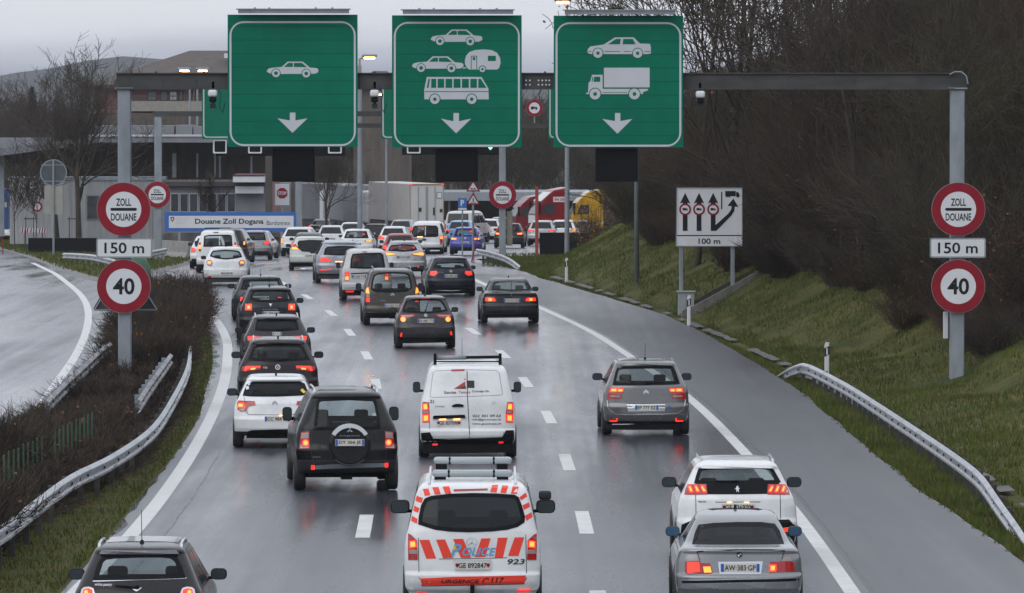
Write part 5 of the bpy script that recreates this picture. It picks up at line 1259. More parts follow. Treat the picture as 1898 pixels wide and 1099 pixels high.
# ================================================================== VEHICLES
# every body is a stack of plan outlines: rear(z), front(z) and half width(z)
def TY(H, L, W, rear, front, side, belt, n=2.7, dr=.30): return dict(H=H, L=L, W=W, rear=rear, front=front, side=side, belt=belt, n=n, dr=dr)
TYPES = {
 'hatch': TY(1.47, 4.1, 1.76, [(.27, .12), (.31, .05), (.42, .0), (.60, .0), (.66, .04), (.92, .09), (.98, .13), (1.36, .42), (1.40, .40), (1.43, .44), (1.455, .60), (1.47, 1.1)],
   [(.27, .15), (.35, .02), (.6, .03), (.75, .2), (.88, .75), (.96, 1.05), (1.40, 1.85), (1.455, 2.1), (1.47, 2.4)],
   [(.27, .93), (.35, .975), (.6, 1.0), (.82, .985), (.94, .94), (1.0, .90), (1.34, .715), (1.41, .67), (1.445, .61), (1.462, .52), (1.47, .38)], .96),
 'suv': TY(1.64, 4.5, 1.84, [(.31, .14), (.36, .06), (.5, .0), (.70, .0), (.77, .04), (1.06, .07), (1.12, .10), (1.50, .34), (1.55, .31), (1.59, .36), (1.62, .55), (1.64, 1.1)],
   [(.31, .15), (.4, .02), (.75, .03), (.92, .25), (1.02, .8), (1.10, 1.1), (1.56, 1.85), (1.62, 2.1), (1.64, 2.4)],
   [(.31, .93), (.42, .975), (.7, 1.0), (.95, .985), (1.08, .94), (1.14, .905), (1.50, .715), (1.57, .67), (1.61, .61), (1.63, .52), (1.64, .40)], 1.10),
 'wagon': TY(1.47, 4.65, 1.80, [(.27, .12), (.31, .05), (.42, .0), (.60, .0), (.66, .04), (.94, .09), (.99, .13), (1.36, .46), (1.40, .44), (1.43, .5), (1.455, .7), (1.47, 1.2)],
   [(.27, .15), (.35, .02), (.6, .03), (.75, .25), (.88, .9), (.96, 1.25), (1.40, 2.0), (1.455, 2.3), (1.47, 2.6)],
   [(.27, .93), (.35, .975), (.6, 1.0), (.82, .985), (.94, .94), (1.0, .90), (1.34, .715), (1.41, .67), (1.445, .61), (1.462, .52), (1.47, .38)], .96),
 'mpv': TY(1.62, 4.55, 1.83, [(.28, .14), (.32, .06), (.46, .0), (.64, .0), (.70, .03), (1.04, .06), (1.10, .08), (1.48, .30), (1.53, .26), (1.57, .32), (1.605, .55), (1.62, 1.1)],
   [(.28, .15), (.4, .02), (.7, .05), (.85, .3), (.98, .8), (1.06, 1.05), (1.54, 2.1), (1.60, 2.4), (1.62, 2.7)],
   [(.28, .93), (.40, .975), (.66, 1.0), (.92, .985), (1.05, .945), (1.11, .91), (1.48, .74), (1.55, .70), (1.59, .64), (1.61, .54), (1.62, .40)], 1.07),
 'sedan': TY(1.42, 4.5, 1.78, [(.27, .13), (.31, .06), (.42, .0), (.58, .0), (.62, .05), (.90, .08), (.945, .06), (.965, .10), (.985, .30), (1.0, .50), (1.03, .62), (1.30, 1.10), (1.36, 1.28), (1.40, 1.6), (1.42, 2.0)],
   [(.27, .15), (.33, .02), (.55, .03), (.72, .3), (.84, 1.0), (.92, 1.35), (1.34, 2.1), (1.40, 2.4), (1.42, 2.6)],
   [(.27, .93), (.35, .97), (.6, 1.0), (.80, .985), (.92, .94), (.98, .88), (1.01, .83), (1.30, .665), (1.36, .625), (1.395, .565), (1.41, .48), (1.42, .36)], .99),
 'van': TY(1.92, 4.9, 1.90, [(.31, .12), (.36, .05), (.48, .0), (.58, .0), (.62, .04), (1.10, .06), (1.20, .07), (1.76, .20), (1.83, .24), (1.88, .36), (1.91, .6), (1.92, 1.0)],
   [(.31, .15), (.4, .02), (.8, .03), (1.0, .25), (1.12, .7), (1.20, .9), (1.80, 1.7), (1.89, 2.0), (1.92, 2.4)],
   [(.31, .94), (.40, .98), (.7, 1.0), (1.0, .99), (1.14, .965), (1.20, .945), (1.70, .83), (1.80, .79), (1.86, .74), (1.90, .66), (1.92, .52)], 1.18, 3.4, .22),
 'smallvan': TY(1.82, 4.4, 1.81, [(.29, .12), (.34, .05), (.46, .0), (.58, .0), (.62, .04), (1.05, .06), (1.15, .07), (1.66, .20), (1.73, .24), (1.78, .36), (1.81, .6), (1.82, 1.0)],
   [(.31, .15), (.4, .02), (.75, .03), (.95, .25), (1.06, .7), (1.14, .9), (1.70, 1.7), (1.79, 2.0), (1.82, 2.4)],
   [(.29, .94), (.40, .98), (.7, 1.0), (1.0, .985), (1.10, .96), (1.16, .94), (1.62, .80), (1.71, .765), (1.76, .715), (1.80, .63), (1.82, .48)], 1.14, 3.2, .24),
}
US = [0, .09, .18, .27, .36, .45, .54, .63, .71, .78, .84, .89, .93, .96, .98, .993, 1.0]
class Shape:
    def __init__(s, ty, W=None, H=None, L=None):
        T = TYPES[ty]; s.T = T; s.W = (W or T['W']) / 2; s.H = H or T['H']; s.L = L or T['L']; s.kz = s.H / T['H']; s.n = T['n']; s.dr = T['dr']
        f = lambda key: (np.array([a for a, b in T[key]]) * s.kz, np.array([b for a, b in T[key]]))
        s.rz, s.rd = f('rear'); s.fz, s.fd = f('front'); s.sz, s.sw = f('side'); s.belt = T['belt'] * s.kz
    def rear(s, z): return float(np.interp(z, s.rz, s.rd))
    def front(s, z): return s.L - float(np.interp(z, s.fz, s.fd))
    def hw(s, z): return s.W * float(np.interp(z, s.sz, s.sw))
    def dcorner(s, z): return min(s.dr, max(.05, (s.front(z) - s.rear(z)) * .3))
    def yr(s, x, z, ex=0.0):
        W = s.hw(z); u = min(abs(x) / W, .998); return s.rear(z) + s.dcorner(z) * (1 - (1 - u ** s.n) ** (1 / s.n))
    def yf(s, x, z):
        W = s.hw(z); u = min(abs(x) / W, .998); return s.front(z) - s.dcorner(z) * 1.4 * (1 - (1 - u ** s.n) ** (1 / s.n))
    def levels(s, step=.045):
        z = list(s.sz) + list(s.rz); a = s.sz[0]
        while a < s.H: z.append(a); a += step
        z = sorted(z); o = [z[0]]
        for q in z:
            if q - o[-1] > .008: o.append(q)
        return o
    def loft(s, inset=0.0, step=.045, coarse=False, hole=None, z_min=None):
        US_ = [0, .25, .5, .7, .85, .94, .985, 1.0] if coarse else US
        nS = 4 if coarse else 12
        zs = [z for z in s.levels(step) if z_min is None or z >= z_min]
        rings = []
        for z in zs:
            zz = z; W = s.hw(z) - inset; r0 = s.rear(z) + inset; f0 = s.front(z) - inset; D = s.dcorner(z); Df = D * 1.4
            if inset and z > s.H - .10: zz = min(z, s.H - inset)
            e = lambda u: (1 - (1 - min(u, 1) ** s.n) ** (1 / s.n))
            pts = [(W * u, r0 + D * e(abs(u)), zz) for u in [-q for q in reversed(US_)] + US_[1:]]
            ya, yb = r0 + D, f0 - Df
            pts += [(W * (1 + .0), ya + (yb - ya) * k / nS, zz) for k in range(1, nS)]
            pts += [(W * u, f0 - Df * e(abs(u)), zz) for u in list(reversed(US_)) + [-q for q in US_[1:]]]
            pts += [(-W, yb + (ya - yb) * k / nS, zz) for k in range(1, nS)]
            rings.append(pts)
        n = len(rings[0]); V = [p for r in rings for p in r]; Fc = []
        for j in range(len(rings) - 1):
            for i in range(n):
                a, b, c, d = j * n + i, j * n + (i + 1) % n, (j + 1) * n + (i + 1) % n, (j + 1) * n + i
                if hole:
                    cx = sum(V[q][0] for q in (a, b, c, d)) / 4; cy = sum(V[q][1] for q in (a, b, c, d)) / 4; cz = sum(V[q][2] for q in (a, b, c, d)) / 4
                    if hole(cx, cy, cz): continue
                Fc.append((a, b, c, d))
        m = (len(rings) - 1) * n; Fc.append(tuple(m + i for i in range(n)))
        if not inset: Fc.append(tuple(n - 1 - i for i in range(n)))
        return V, Fc
    # ---- pieces that follow the skin
    def patch(s, mb, poly, off=.006, th=None, cut=.10, where='rear', mi=0, wmax=.985):
        """poly in (x, z) laid on the rear (or (y, z) on a side): a thin shell standing `off` proud of the skin"""
        bm = bmesh.new(); vs = [bm.verts.new((p[0], 0, p[1])) for p in poly]
        for t_ in tessellate_polygon([[Vector((p[0], p[1], 0)) for p in poly]]):
            try: bm.faces.new([vs[i] for i in t_])
            except ValueError: pass
        xs = [p[0] for p in poly]; zs = [p[1] for p in poly]
        for lo, hi, ax in ((min(xs), max(xs), 0), (min(zs), max(zs), 2)):
            k = math.ceil((lo + 1e-4) / cut)
            while k * cut < hi:
                pl = Vector((0, 0, 0)); pl[ax] = k * cut; no = Vector((0, 0, 0)); no[ax] = 1
                bmesh.ops.bisect_plane(bm, geom=bm.verts[:] + bm.edges[:] + bm.faces[:], plane_co=pl, plane_no=no, dist=1e-5); k += 1
        if where == 'rear':
            if max(abs(x) for x in xs) > .6 * s.W:
                for u in (.72, .8, .86, .91, .95):
                    for sg in (-1, 1):
                        bmesh.ops.bisect_plane(bm, geom=bm.verts[:] + bm.edges[:] + bm.faces[:], plane_co=Vector((sg * u * s.W, 0, 0)), plane_no=Vector((1, 0, 0)), dist=1e-5)
        # duplicate boundary for thickness
        bd = [e for e in bm.edges if e.is_boundary]
        back = {}
        for e in bd:
            for v in e.verts:
                if v not in back: back[v] = bm.verts.new(v.co)
        front = [v for v in bm.verts if v not in set(back.values())]
        for e in bd:
            a, b = e.verts; bm.faces.new((a, b, back[b], back[a]))
        def put(v, o):
            if where == 'rear':
                x, z = v.co.x, v.co.z; W = s.hw(z); x = max(-W * wmax, min(W * wmax, x)); v.co = Vector((x, s.yr(x, z) - o, z))
            elif where == 'front':
                x, z = v.co.x, v.co.z; W = s.hw(z); x = max(-W * .97, min(W * .97, x)); v.co = Vector((x, s.yf(x, z) + o, z))
            else:
                y, z = v.co.x, v.co.z; v.co = Vector(((s.hw(z) + o) * where, y, z))
        for v in front: put(v, off)
        for v in back.values(): put(v, -.015)
        bm.verts.index_update()
        mb.add([v.co[:] for v in bm.verts], [[v.index for v in f.verts] for f in bm.faces], mi); bm.free(); return mb
    def line(s, mb, pts, wd=.008, off=.004, mi=0):
        """shut line / trim strip on the rear: ribbon of width wd"""
        for i in range(len(pts) - 1):
            a, b = Vector((pts[i][0], pts[i][1])), Vector((pts[i + 1][0], pts[i + 1][1])); d = b - a
            if d.length < 1e-4: continue
            nrm = Vector((-d.y, d.x)).normalized() * wd / 2; k = max(1, int(d.length / .07)); vs = []
            for j in range(k + 1):
                p = a + d * j / k
                for q in (p - nrm, p + nrm):
                    W = s.hw(q.y); x = max(-W * .985, min(W * .985, q.x)); vs.append((x, s.yr(x, q.y) - off, q.y))
            mb.add(vs, [(2 * j, 2 * j + 1, 2 * j + 3, 2 * j + 2) for j in range(k)], mi)
        return mb
    def text(s, mb, st, cx, cz, wd, ht, off=.006, bold=0, italic=0, mi=0):
        v, f = text_2d(st, bold, italic)
        mb.add([(cx + a * wd, s.yr(cx + a * wd, cz + b * ht) - off, cz + b * ht) for a, b in v], f, mi); return mb

PAINTS = {}
def car_paint(col, metal):
    k = (col, metal)
    if k not in PAINTS: PAINTS[k] = paint('car_paint', col, metal, .26 if metal else .30)
    return PAINTS[k]
WH = {}
def wheel_meshes(r, wd=.21):
    if (r, wd) in WH: return WH[(r, wd)]
    pr = [(-wd / 2 + .02, r * .62), (-wd / 2, r * .72), (-wd / 2, r * .9), (-wd / 2 + .02, r * .975), (-wd / 2 + .05, r), (wd / 2 - .05, r), (wd / 2 - .02, r * .975), (wd / 2, r * .9), (wd / 2, r * .72), (wd / 2 - .02, r * .62)]
    n = 28; vs = []; fs = []
    for k in range(n):
        a = 2 * math.pi * k / n
        for (x, q) in pr: vs.append((x, q * math.cos(a), q * math.sin(a)))
    p = len(pr)
    for k in range(n):
        for i in range(p): fs.append((k * p + i, k * p + (i + 1) % p, ((k + 1) % n) * p + (i + 1) % p, ((k + 1) % n) * p + i))
    ty = mesh_from('wheel', vs, fs, M['rubber'], True)
    m = MB()
    for sg in (-1, 1):
        m.tube((sg * (wd / 2 - .05), 0, 0), (sg * (wd / 2 - .045), 0, 0), r * .63, r * .63, 24, 1)
        for k in range(5):
            a = 2 * math.pi * k / 5; c, s_ = math.cos(a), math.sin(a)
            for d in (-.13, .13):
                c2, s2_ = math.cos(a + d), math.sin(a + d); m.tube((sg * (wd / 2 - .02), 0.05 * c, .05 * s_), (sg * (wd / 2 - .03), r * .6 * c2, r * .6 * s2_), .018, .016, 5)
        m.tube((sg * (wd / 2 - .045), 0, 0), (sg * (wd / 2 - .005), 0, 0), .05, .045, 10)
    rim = m.mesh('rim', [M['rim'], M['black']]); WH[(r, wd)] = (ty, rim); return WH[(r, wd)]

def shrink(poly, d):
    c = Vector((sum(p[0] for p in poly) / len(poly), sum(p[1] for p in poly) / len(poly))); n = len(poly); out = []
    P = [Vector(p) for p in poly]; ar = sum(P[i].x * P[(i + 1) % n].y - P[(i + 1) % n].x * P[i].y for i in range(n)); sg = 1 if ar > 0 else -1
    for i in range(n):
        a, b, e = P[i - 1], P[i], P[(i + 1) % n]; n1 = Vector((-(b - a).y, (b - a).x)).normalized() * sg; n2 = Vector((-(e - b).y, (e - b).x)).normalized() * sg
        k = (n1 + n2); k = k / max(.35, k.length_squared / 2) if k.length > 1e-6 else n1
        out.append((b.x + k.x * d, b.y + k.y * d))
    return out
def mir(poly): return [(-x, z) for x, z in reversed(poly)]

class Car:
    """places a vehicle, offers q() = point of the rear skin seen in survey direction, and part builders"""
    def __init__(s, ty, label, cat, x, head, col, metal=0, gy=None, roof=None, W=None, H=None, L=None, zoom=(0, 0, 1), detail=2, name='parked_car', group=None, black=.36, scale=1):
        s.sh = Shape(ty, W, H, L); s.ty = ty; s.detail = detail
        P = survey(x, gy) if gy else survey(x, roof, s.sh.H * .96)
        s.P = Vector((P.x, P.y, gz(P.y) + .004)); s.rz = -head
        s.t = thing(name, label, cat, s.P, s.rz, group)
        s.M = Matrix.Translation(s.P) @ Matrix.Rotation(s.rz, 4, 'Z'); s.Mi = s.M.inverted(); s.zoom = zoom
        s.paint = car_paint(col, metal); s.col = col; s.black = black * s.sh.kz; s.win = None
        s.mats = {}
    def q(s, zx, zy):
        ox, oy, k = s.zoom; r = ray(ox + zx / k, oy + zy / k); o = s.Mi @ Vector((0, 0, CAM_H)); d = s.Mi.to_3x3() @ r; y = .1
        for _ in range(7):
            t = (y - o.y) / d.y; x, z = o.x + d.x * t, o.z + d.z * t; y = s.sh.yr(x, min(max(z, .1), s.sh.H - .02))
        return (x, z)
    def Q(s, *pts): return [s.q(*p) for p in pts]
    def part(s, name, mb, mats, parent=None, smooth=False): return mb.build(name, mats, parent or s.t, smooth)
    def patch(s, name, poly, m, off=.006, parent=None, where='rear', cut=.10, smooth=True, wmax=.985):
        mb = MB(); s.sh.patch(mb, poly, off, cut=cut, where=where, wmax=wmax); return s.part(name, mb, m, parent)
    def body(s, window, win_glass='glass'):
        """window: outline of the rear glass in (x, z) or None"""
        sh = s.sh; far = s.detail == 0
        inner = shrink(window, .03) if window else None
        zb, zt = sh.belt - .03, sh.H * .945
        def hole(x, y, z):
            if far: return False
            if inner and y < sh.L * .45 and abs(x) < sh.hw(z) * .97 and in_poly(x, z, inner) : return True
            if y > sh.L * .5 and zb < z < zt - .04 and abs(x) < sh.hw(z) * .84: return True
            return False
        V, Fc = sh.loft(0, .07 if far else .04, far, None if far else hole)
        zc = s.black; mi = [1 if (sum(V[i][2] for i in f) / len(f)) < zc else 0 for f in Fc]
        me = mesh_from('body', V, Fc, [s.paint, M['dark']], True, mi); link('body', me, s.t)
        if not far:
            V, Fc = sh.loft(.035, .06, False, hole, sh.belt - .35)
            m = MB(); m.add(V, Fc)
            L = sh.L; W = sh.W
            zs = sh.belt
            for (yy, xs, top) in ((L * .50, (-.37, .37), zs - .04), (L * .27, (-.42, .42), zs - .14)):
                for xx in xs:
                    m.rbox(xx - .22, xx + .22, yy, yy + .14, .35, top, .06, 2); m.rbox(xx - .13, xx + .13, yy + .02, yy + .12, top + .03, top + .20, .05, 2); m.box(xx - .06, xx + .06, yy + .05, yy + .08, top - .02, top + .05)
            m.box(-W * .8, W * .8, L * .68, L * .76, .5, zs - .12)
            s.part('interior', m, M['fabric'])
            # windscreen
            wsc = [(-.80 * sh.hw(zb), zb - .03), (.80 * sh.hw(zb), zb - .03), (.84 * sh.hw(zt), zt), (-.84 * sh.hw(zt), zt)]
            mb = MB(); sh.patch(mb, [(-sh.hw(zb) * .9, zb - .05), (sh.hw(zb) * .9, zb - .05), (sh.hw(zt) * .9, zt), (-sh.hw(zt) * .9, zt)], .006, where='front', cut=.15)
            s.part('windscreen', mb, M['clear_glass'])
        if window:
            s.win = window
            g = MB(); sh.patch(g, shrink(window, .035) if not far else window, .004 if not far else .006, cut=.12); wo = s.part('rear_window', g, M['dglass'] if far else M[win_glass])
            if not far:
                fr = MB(); o_, i_ = window, shrink(window, .055); n = len(o_); vs = []
                # frit ring, subdivided
                for k in range(n):
                    a, b = Vector(o_[k]), Vector(o_[(k + 1) % n]); c, d = Vector(i_[k]), Vector(i_[(k + 1) % n]); ns = max(1, int((b - a).length / .08)); row = []
                    for j in range(ns + 1):
                        for (p0, p1, of) in ((a, b, .008), (c, d, .008)):
                            p = p0.lerp(p1, j / ns); W_ = sh.hw(p.y); x = max(-W_ * .985, min(W_ * .985, p.x)); row.append((x, sh.yr(x, p.y) - of, p.y))
                    fr.add(row, [(2 * j, 2 * j + 1, 2 * j + 3, 2 * j + 2) for j in range(ns)])
                s.part('window_border', fr, M['black'], wo)
        # side windows
        zb2, zt2 = sh.belt + .02, sh.H * .925
        ya = max(sh.rear(zb2), sh.rear(zt2)) + sh.dr + .05; yb_b, yb_t = sh.front(zb2) - .55, sh.front(zt2) - .45
        if s.ty in ('sedan',): ya = sh.rear(zt2) + .05
        if not (s.ty in ('van',) and s.mats.get('panel')):
            for sg in (-1, 1):
                cuts = [0, .30, .62, 1.0]
                for a, b in zip(cuts[:-1], cuts[1:]):
                    g_ = .03
                    poly = [(ya - (0 if s.ty != 'sedan' else .25) * (1 if a == 0 else 0) + (yb_b - ya) * a + g_, zb2), (ya + (yb_b - ya) * b - g_, zb2), (ya + (yb_t - ya) * b - g_ , zt2), (ya + (yb_t - ya) * a + g_ + (.12 if a == 0 else 0), zt2)]
                    s.patch('side_window', poly, M['dglass'], .004, where=sg, cut=.2)
        # wheels, with flat dark discs painted for the shaded arch wells
        r = {'suv': .345, 'van': .335, 'smallvan': .32}.get(s.ty, .315); wy = [.80, sh.L - .88]
        if s.ty in ('hatch',): wy = [.68, sh.L - .80]
        tyre, rim = wheel_meshes(r, .215)
        for sg in (-1, 1):
            for yy in wy:
                arch = [(yy + (r + .06) * math.cos(a), max(sh.sz[0] + .01, r + (r + .06) * math.sin(a))) for a in np.linspace(-.25, math.pi + .25, 16)]
                s.patch('arch_well_shade', arch, M['black'], .003, where=sg, cut=.3)
                wv = link('wheel', tyre, s.t, (sg * (sh.W - .09), yy, r)); 
                if not far: link('rim', rim, wv)
        # underside
        m = MB(); m.box(-sh.W * .78, sh.W * .78, 1.3, sh.L - .5, .2, sh.sz[0] + .05); m.box(-sh.W * .8, sh.W * .8, .35, 1.5, sh.sz[0] - .01, sh.sz[0] + .05); m.box(-.10, .10, .25, .6, .22, .3); s.part('underbody', m, M['black'])
    def mirrors(s, col=None, z=None, big=1.0, glass='mirror', shape='round', y=None):
        sh = s.sh; z = z or sh.belt + .07; y = y or sh.L * (.58 if s.ty != 'van' else .66)
        for sg in (-1, 1):
            t = MB(); w_, h_ = .110 * big, .078 * big; cx = sg * (sh.hw(z) + .07 + w_ * .8)
            if shape == 'tall': w_, h_ = .09 * big, .13 * big
            t.rbox(cx - w_, cx + w_, y, y + .14, z - h_, z + h_, .06 * big, 3); t.box(min(cx, sg * sh.hw(z)) , max(cx, sg * (sh.hw(z))), y + .06, y + .11, z - h_ * .9, z - h_ * .45)
            o = s.part('mirror', t, col or M['black'], smooth=True)
            g = MB(); g.prism(rrect(cx - w_ * .86, cx + w_ * .86, z - h_ * .82, z + h_ * .82, .04 * big, 4), y - .008, y - .001); s.part('mirror_glass', g, M[glass], o)
    def plate(s, cx, cz, w_=.52, h_=.115, text=None, style='fr', off=.02, lamp=True, tilt=0):
        sh = s.sh; y = sh.yr(cx, cz) - off
        m = MB(); m.prism(rrect(cx - w_ / 2, cx + w_ / 2, cz - h_ / 2, cz + h_ / 2, .012, 3), y, y + .012 + off); o = s.part('number_plate', m, M['plate'])
        if style == 'fr':
            m = MB(); m.box(cx - w_ / 2 + .004, cx - w_ / 2 + .045, y - .004, y - .001, cz - h_ / 2 + .006, cz + h_ / 2 - .006); m.box(cx + w_ / 2 - .045, cx + w_ / 2 - .004, y - .004, y - .001, cz - h_ / 2 + .006, cz + h_ / 2 - .006); s.part('plate_band', m, M['plateblue'], o)
        elif style == 'ch':
            for u in (-1, 1):
                m = MB(); c = cx + u * (w_ / 2 - .035); m.prism([(c - .022, cz + .028), (c + .022, cz + .028), (c + .022, cz - .005), (c, cz - .032), (c - .022, cz - .005)], y - .004, y - .001)
                s.part('plate_shield', m, M['red'], o)
        if text:
            m = MB(); text_mb(m, text, cx, cz, w_ - (.11 if style in ('fr', 'ch') else .04), h_ * .62, y - .005, .012); s.part('lettering', m, M['ink'], o)
    def shut_lines(s, lines, wd=.008, m='black', name='shut_line'):
        mb = MB()
        for l in lines: s.sh.line(mb, l, wd)
        return s.part(name, mb, M[m])
    def lamp(s, outer, lits, both=True, lens='lens', off=.012):
        """outer lens outline, list of (outline, material) glowing zones; mirrored when both"""
        for k in ((1, -1) if both else (1,)):
            po = outer if k == 1 else mir(outer); o = s.patch('tail_light', po, M[lens], off, cut=.08)
            for n_, (lp, lm_) in enumerate(lits): s.patch('lamp_glow', lp if k == 1 else mir(lp), M[lm_], off + .004 + .003 * n_, o, cut=.08)
    def aerial(s, y=None, h=.25, x=0, lean=-.1):
        sh = s.sh; y = y or sh.rear(sh.H - .02) + .35; m = MB(); m.tube((x, y, sh.H - .02), (x, y + .02, sh.H + .03), .035, .02, 8); m.tube((x, y, sh.H), (x, y + lean, sh.H + h), .006, .004, 5); s.part('aerial', m, M['black'])
    def fin(s):
        sh = s.sh; y = sh.rear(sh.H - .02) + .35; m = MB(); m.prism([(y - .1, sh.H - .02), (y + .12, sh.H - .02), (y - .05, sh.H + .055)], -.02, .02); m.v = [(b, a, c) for a, b, c in m.v]; s.part('aerial', m, M['black'])
    def rails(s, col='black', h=.04):
        sh = s.sh; zt = sh.H * .972; xx = sh.hw(zt) - .02; y0, y1 = sh.rear(sh.H * .985) + .1, sh.front(sh.H * .985) - .2
        for sg in (-1, 1):
            m = MB(); zz = zt + h + .02; m.path([(sg * xx, y0, zt - .03), (sg * xx, y0 + .12, zz), (sg * xx, (y0 + y1) / 2, zz + .012), (sg * xx, y1 - .12, zz), (sg * xx, y1, zt - .03)], .02, 8); s.part('roof_rail', m, M[col])
    def wiper(s, x0, z0, x1, z1):
        mb = MB(); sh = s.sh; a = (x0, sh.yr(x0, z0) - .03, z0); b = (x1, sh.yr(x1, z1) - .025, z1); mb.tube(a, b, .014, .008, 6); mb.tube((x0, sh.yr(x0, z0) + .0, z0), a, .025, n=8); s.part('wiper', mb, M['black'])
    def badge(s, kind, x, z, r, m='chrome'):
        sh = s.sh; mb = MB()
        if kind == 'chevrons':
            for dz in (0, -.55): 
                for k in (1, -1): sh.patch(mb, [(x, z + (dz + .9) * r), (x + k * r, z + (dz + .1) * r), (x + k * r, z + (dz - .25) * r), (x, z + (dz + .5) * r)], .008)
        elif kind == 'ring':
            o_, i_ = circ(x, z, r, 20), circ(x, z, r * .72, 20)
            for k in range(20):
                j = (k + 1) % 20; mb.add([(p[0], sh.yr(*p) - .008, p[1]) for p in (o_[k], o_[j], i_[j], i_[k])], [(0, 1, 2, 3)])
            sh.patch(mb, [(x - r * .5, z + r * .45), (x - r * .3, z + r * .45), (x, z - r * .25), (x + r * .3, z + r * .45), (x + r * .5, z + r * .45), (x, z - r * .65)], .008)
        elif kind == 'roundel':
            sh.patch(mb, circ(x, z, r, 20), .008); s.part('badge', mb, M['ink']); mb = MB()
            for a in (0, 180):
                sh.patch(mb, [(x, z)] + [(x + r * .7 * math.cos(math.radians(a + b)), z + r * .7 * math.sin(math.radians(a + b))) for b in range(0, 91, 30)], .012)
        elif kind == 'diamond':
            sh.patch(mb, [(x, z + r), (x + r * .7, z), (x, z - r), (x - r * .7, z)], .008)
        elif kind == 'three_diamonds':
            for a in (90, 210, 330):
                c, s_ = math.cos(math.radians(a)), math.sin(math.radians(a)); px_, pz_ = -s_, c
                sh.patch(mb, [(x, z), (x + r * .5 * c + r * .27 * px_, z + r * .5 * s_ + r * .27 * pz_), (x + r * c, z + r * s_), (x + r * .5 * c - r * .27 * px_, z + r * .5 * s_ - r * .27 * pz_)], .008)
        elif kind == 'star':
            o_, i_ = circ(x, z, r, 24), circ(x, z, r * .86, 24)
            for k in range(24):
                j = (k + 1) % 24; mb.add([(p[0], sh.yr(*p) - .008, p[1]) for p in (o_[k], o_[j], i_[j], i_[k])], [(0, 1, 2, 3)])
            for a in (90, 210, 330):
                c, s_ = math.cos(math.radians(a)), math.sin(math.radians(a)); sh.patch(mb, [(x + r * .15 * s_, z - r * .15 * c), (x + r * c, z + r * s_), (x - r * .15 * s_, z + r * .15 * c)], .01)
        elif kind == 'lion':
            sh.patch(mb, [(x - .3 * r, z - r), (x, z - .4 * r), (x + .5 * r, z - r), (x + .35 * r, z), (x + .9 * r, z + .3 * r), (x + .3 * r, z + .4 * r), (x + .3 * r, z + r), (x - .2 * r, z + .9 * r), (x - .4 * r, z + .3 * r), (x - .9 * r, z + .1 * r), (x - .3 * r, z)], .008)
        elif kind == 'rings':
            for u in (-1.5, -.5, .5, 1.5):
                o_, i_ = circ(x + u * r * 1.15, z, r, 14), circ(x + u * r * 1.15, z, r * .75, 14)
                for k in range(14):
                    j = (k + 1) % 14; mb.add([(p[0], sh.yr(*p) - .008, p[1]) for p in (o_[k], o_[j], i_[j], i_[k])], [(0, 1, 2, 3)])
        elif kind == 'wings':
            sh.patch(mb, [(x - r * 1.6, z + .4 * r), (x - r * .4, z + .1 * r), (x, z + .35 * r), (x + r * .4, z + .1 * r), (x + r * 1.6, z + .4 * r), (x + .5 * r, z - .5 * r), (x, z - .7 * r), (x - .5 * r, z - .5 * r)], .008)
        elif kind == 'shield':
            sh.patch(mb, [(x - r, z + .8 * r), (x - .2 * r, z + .5 * r), (x, z + .7 * r), (x + .2 * r, z + .5 * r), (x + r, z + .8 * r), (x + .5 * r, z), (x, z - r), (x - .5 * r, z)], .008)
        s.part('badge', mb, M[m])
    def label_text(s, st, x, z, w_, h_, m='chrome', bold=.012, italic=0, off=.008, name='lettering'):
        mb = MB(); s.sh.text(mb, st, x, z, w_, h_, off, bold, italic); s.part(name, mb, M[m])
# ================================================================== THE VEHICLES, near to far
WHITE, SILVER, GREYM = (.70, .715, .73), (.36, .37, .38), (.20, .20, .205)
BLACKP, DARKG, BROWN = (.012, .013, .015), (.035, .036, .04), (.065, .056, .046)
def lip(c, m=None, off=.05):
    sh = c.sh; z0, z1 = sh.H * .93, sh.H * .962; w0, w1 = sh.hw(z0) * .86, sh.hw(z1) * .84
    c.patch('spoiler', [(-w0, z0), (w0, z0), (w1, z1), (-w1, z1)], m or c.paint, off)
def sym(half):  # half outline with x<=0 listed bottom to top -> closed symmetric outline
    return half + [(-x, z) for x, z in reversed(half)]

# --- black compact with silver roof, bottom left
c = Car('hatch', 'black compact hatchback with a silver-grey roof at the bottom left corner', 'car', 254, .0, (.014, .013, .015), .0, gy=1246, W=1.68, H=1.55, L=4.1, zoom=(80, 940, 5.272), name='compact_car')
wn = c.Q((485, 712), (510, 610), (545, 520), (600, 470), (700, 458), (930, 450), (1150, 448), (1260, 458), (1320, 500), (1365, 600), (1395, 690)); c.body(wn)
rp = car_paint((.16, .165, .175), .3); sh = c.sh
m = MB(); xs = [-.9 + .1 * i for i in range(19)]; zt = sh.H
m.add([(x * .50, y, zt + .006 - .02 * abs(x) ** 3) for y in (sh.rear(zt) - .0, 1.6, 2.1) for x in xs], [(r * 19 + i, r * 19 + i + 1, (r + 1) * 19 + i + 1, (r + 1) * 19 + i) for r in range(2) for i in range(18)]); c.part('roof_skin', m, rp)
c.mirrors(big=.95, z=1.05, y=2.3); c.aerial(h=.42, x=.01); c.rails('chrome', .02); c.wiper(.0, 1.05, -.28, 1.07)
c.lamp(c.Q((365, 838), (375, 800), (400, 780), (450, 775), (490, 790), (505, 838), (495, 900), (375, 900)), [(c.Q((385, 835), (395, 800), (440, 790), (480, 805), (485, 838), (480, 885), (395, 885)), 'lit'), (c.Q((400, 835), (405, 815), (430, 805), (440, 835), (430, 860)), 'hot')], lens='chrome')
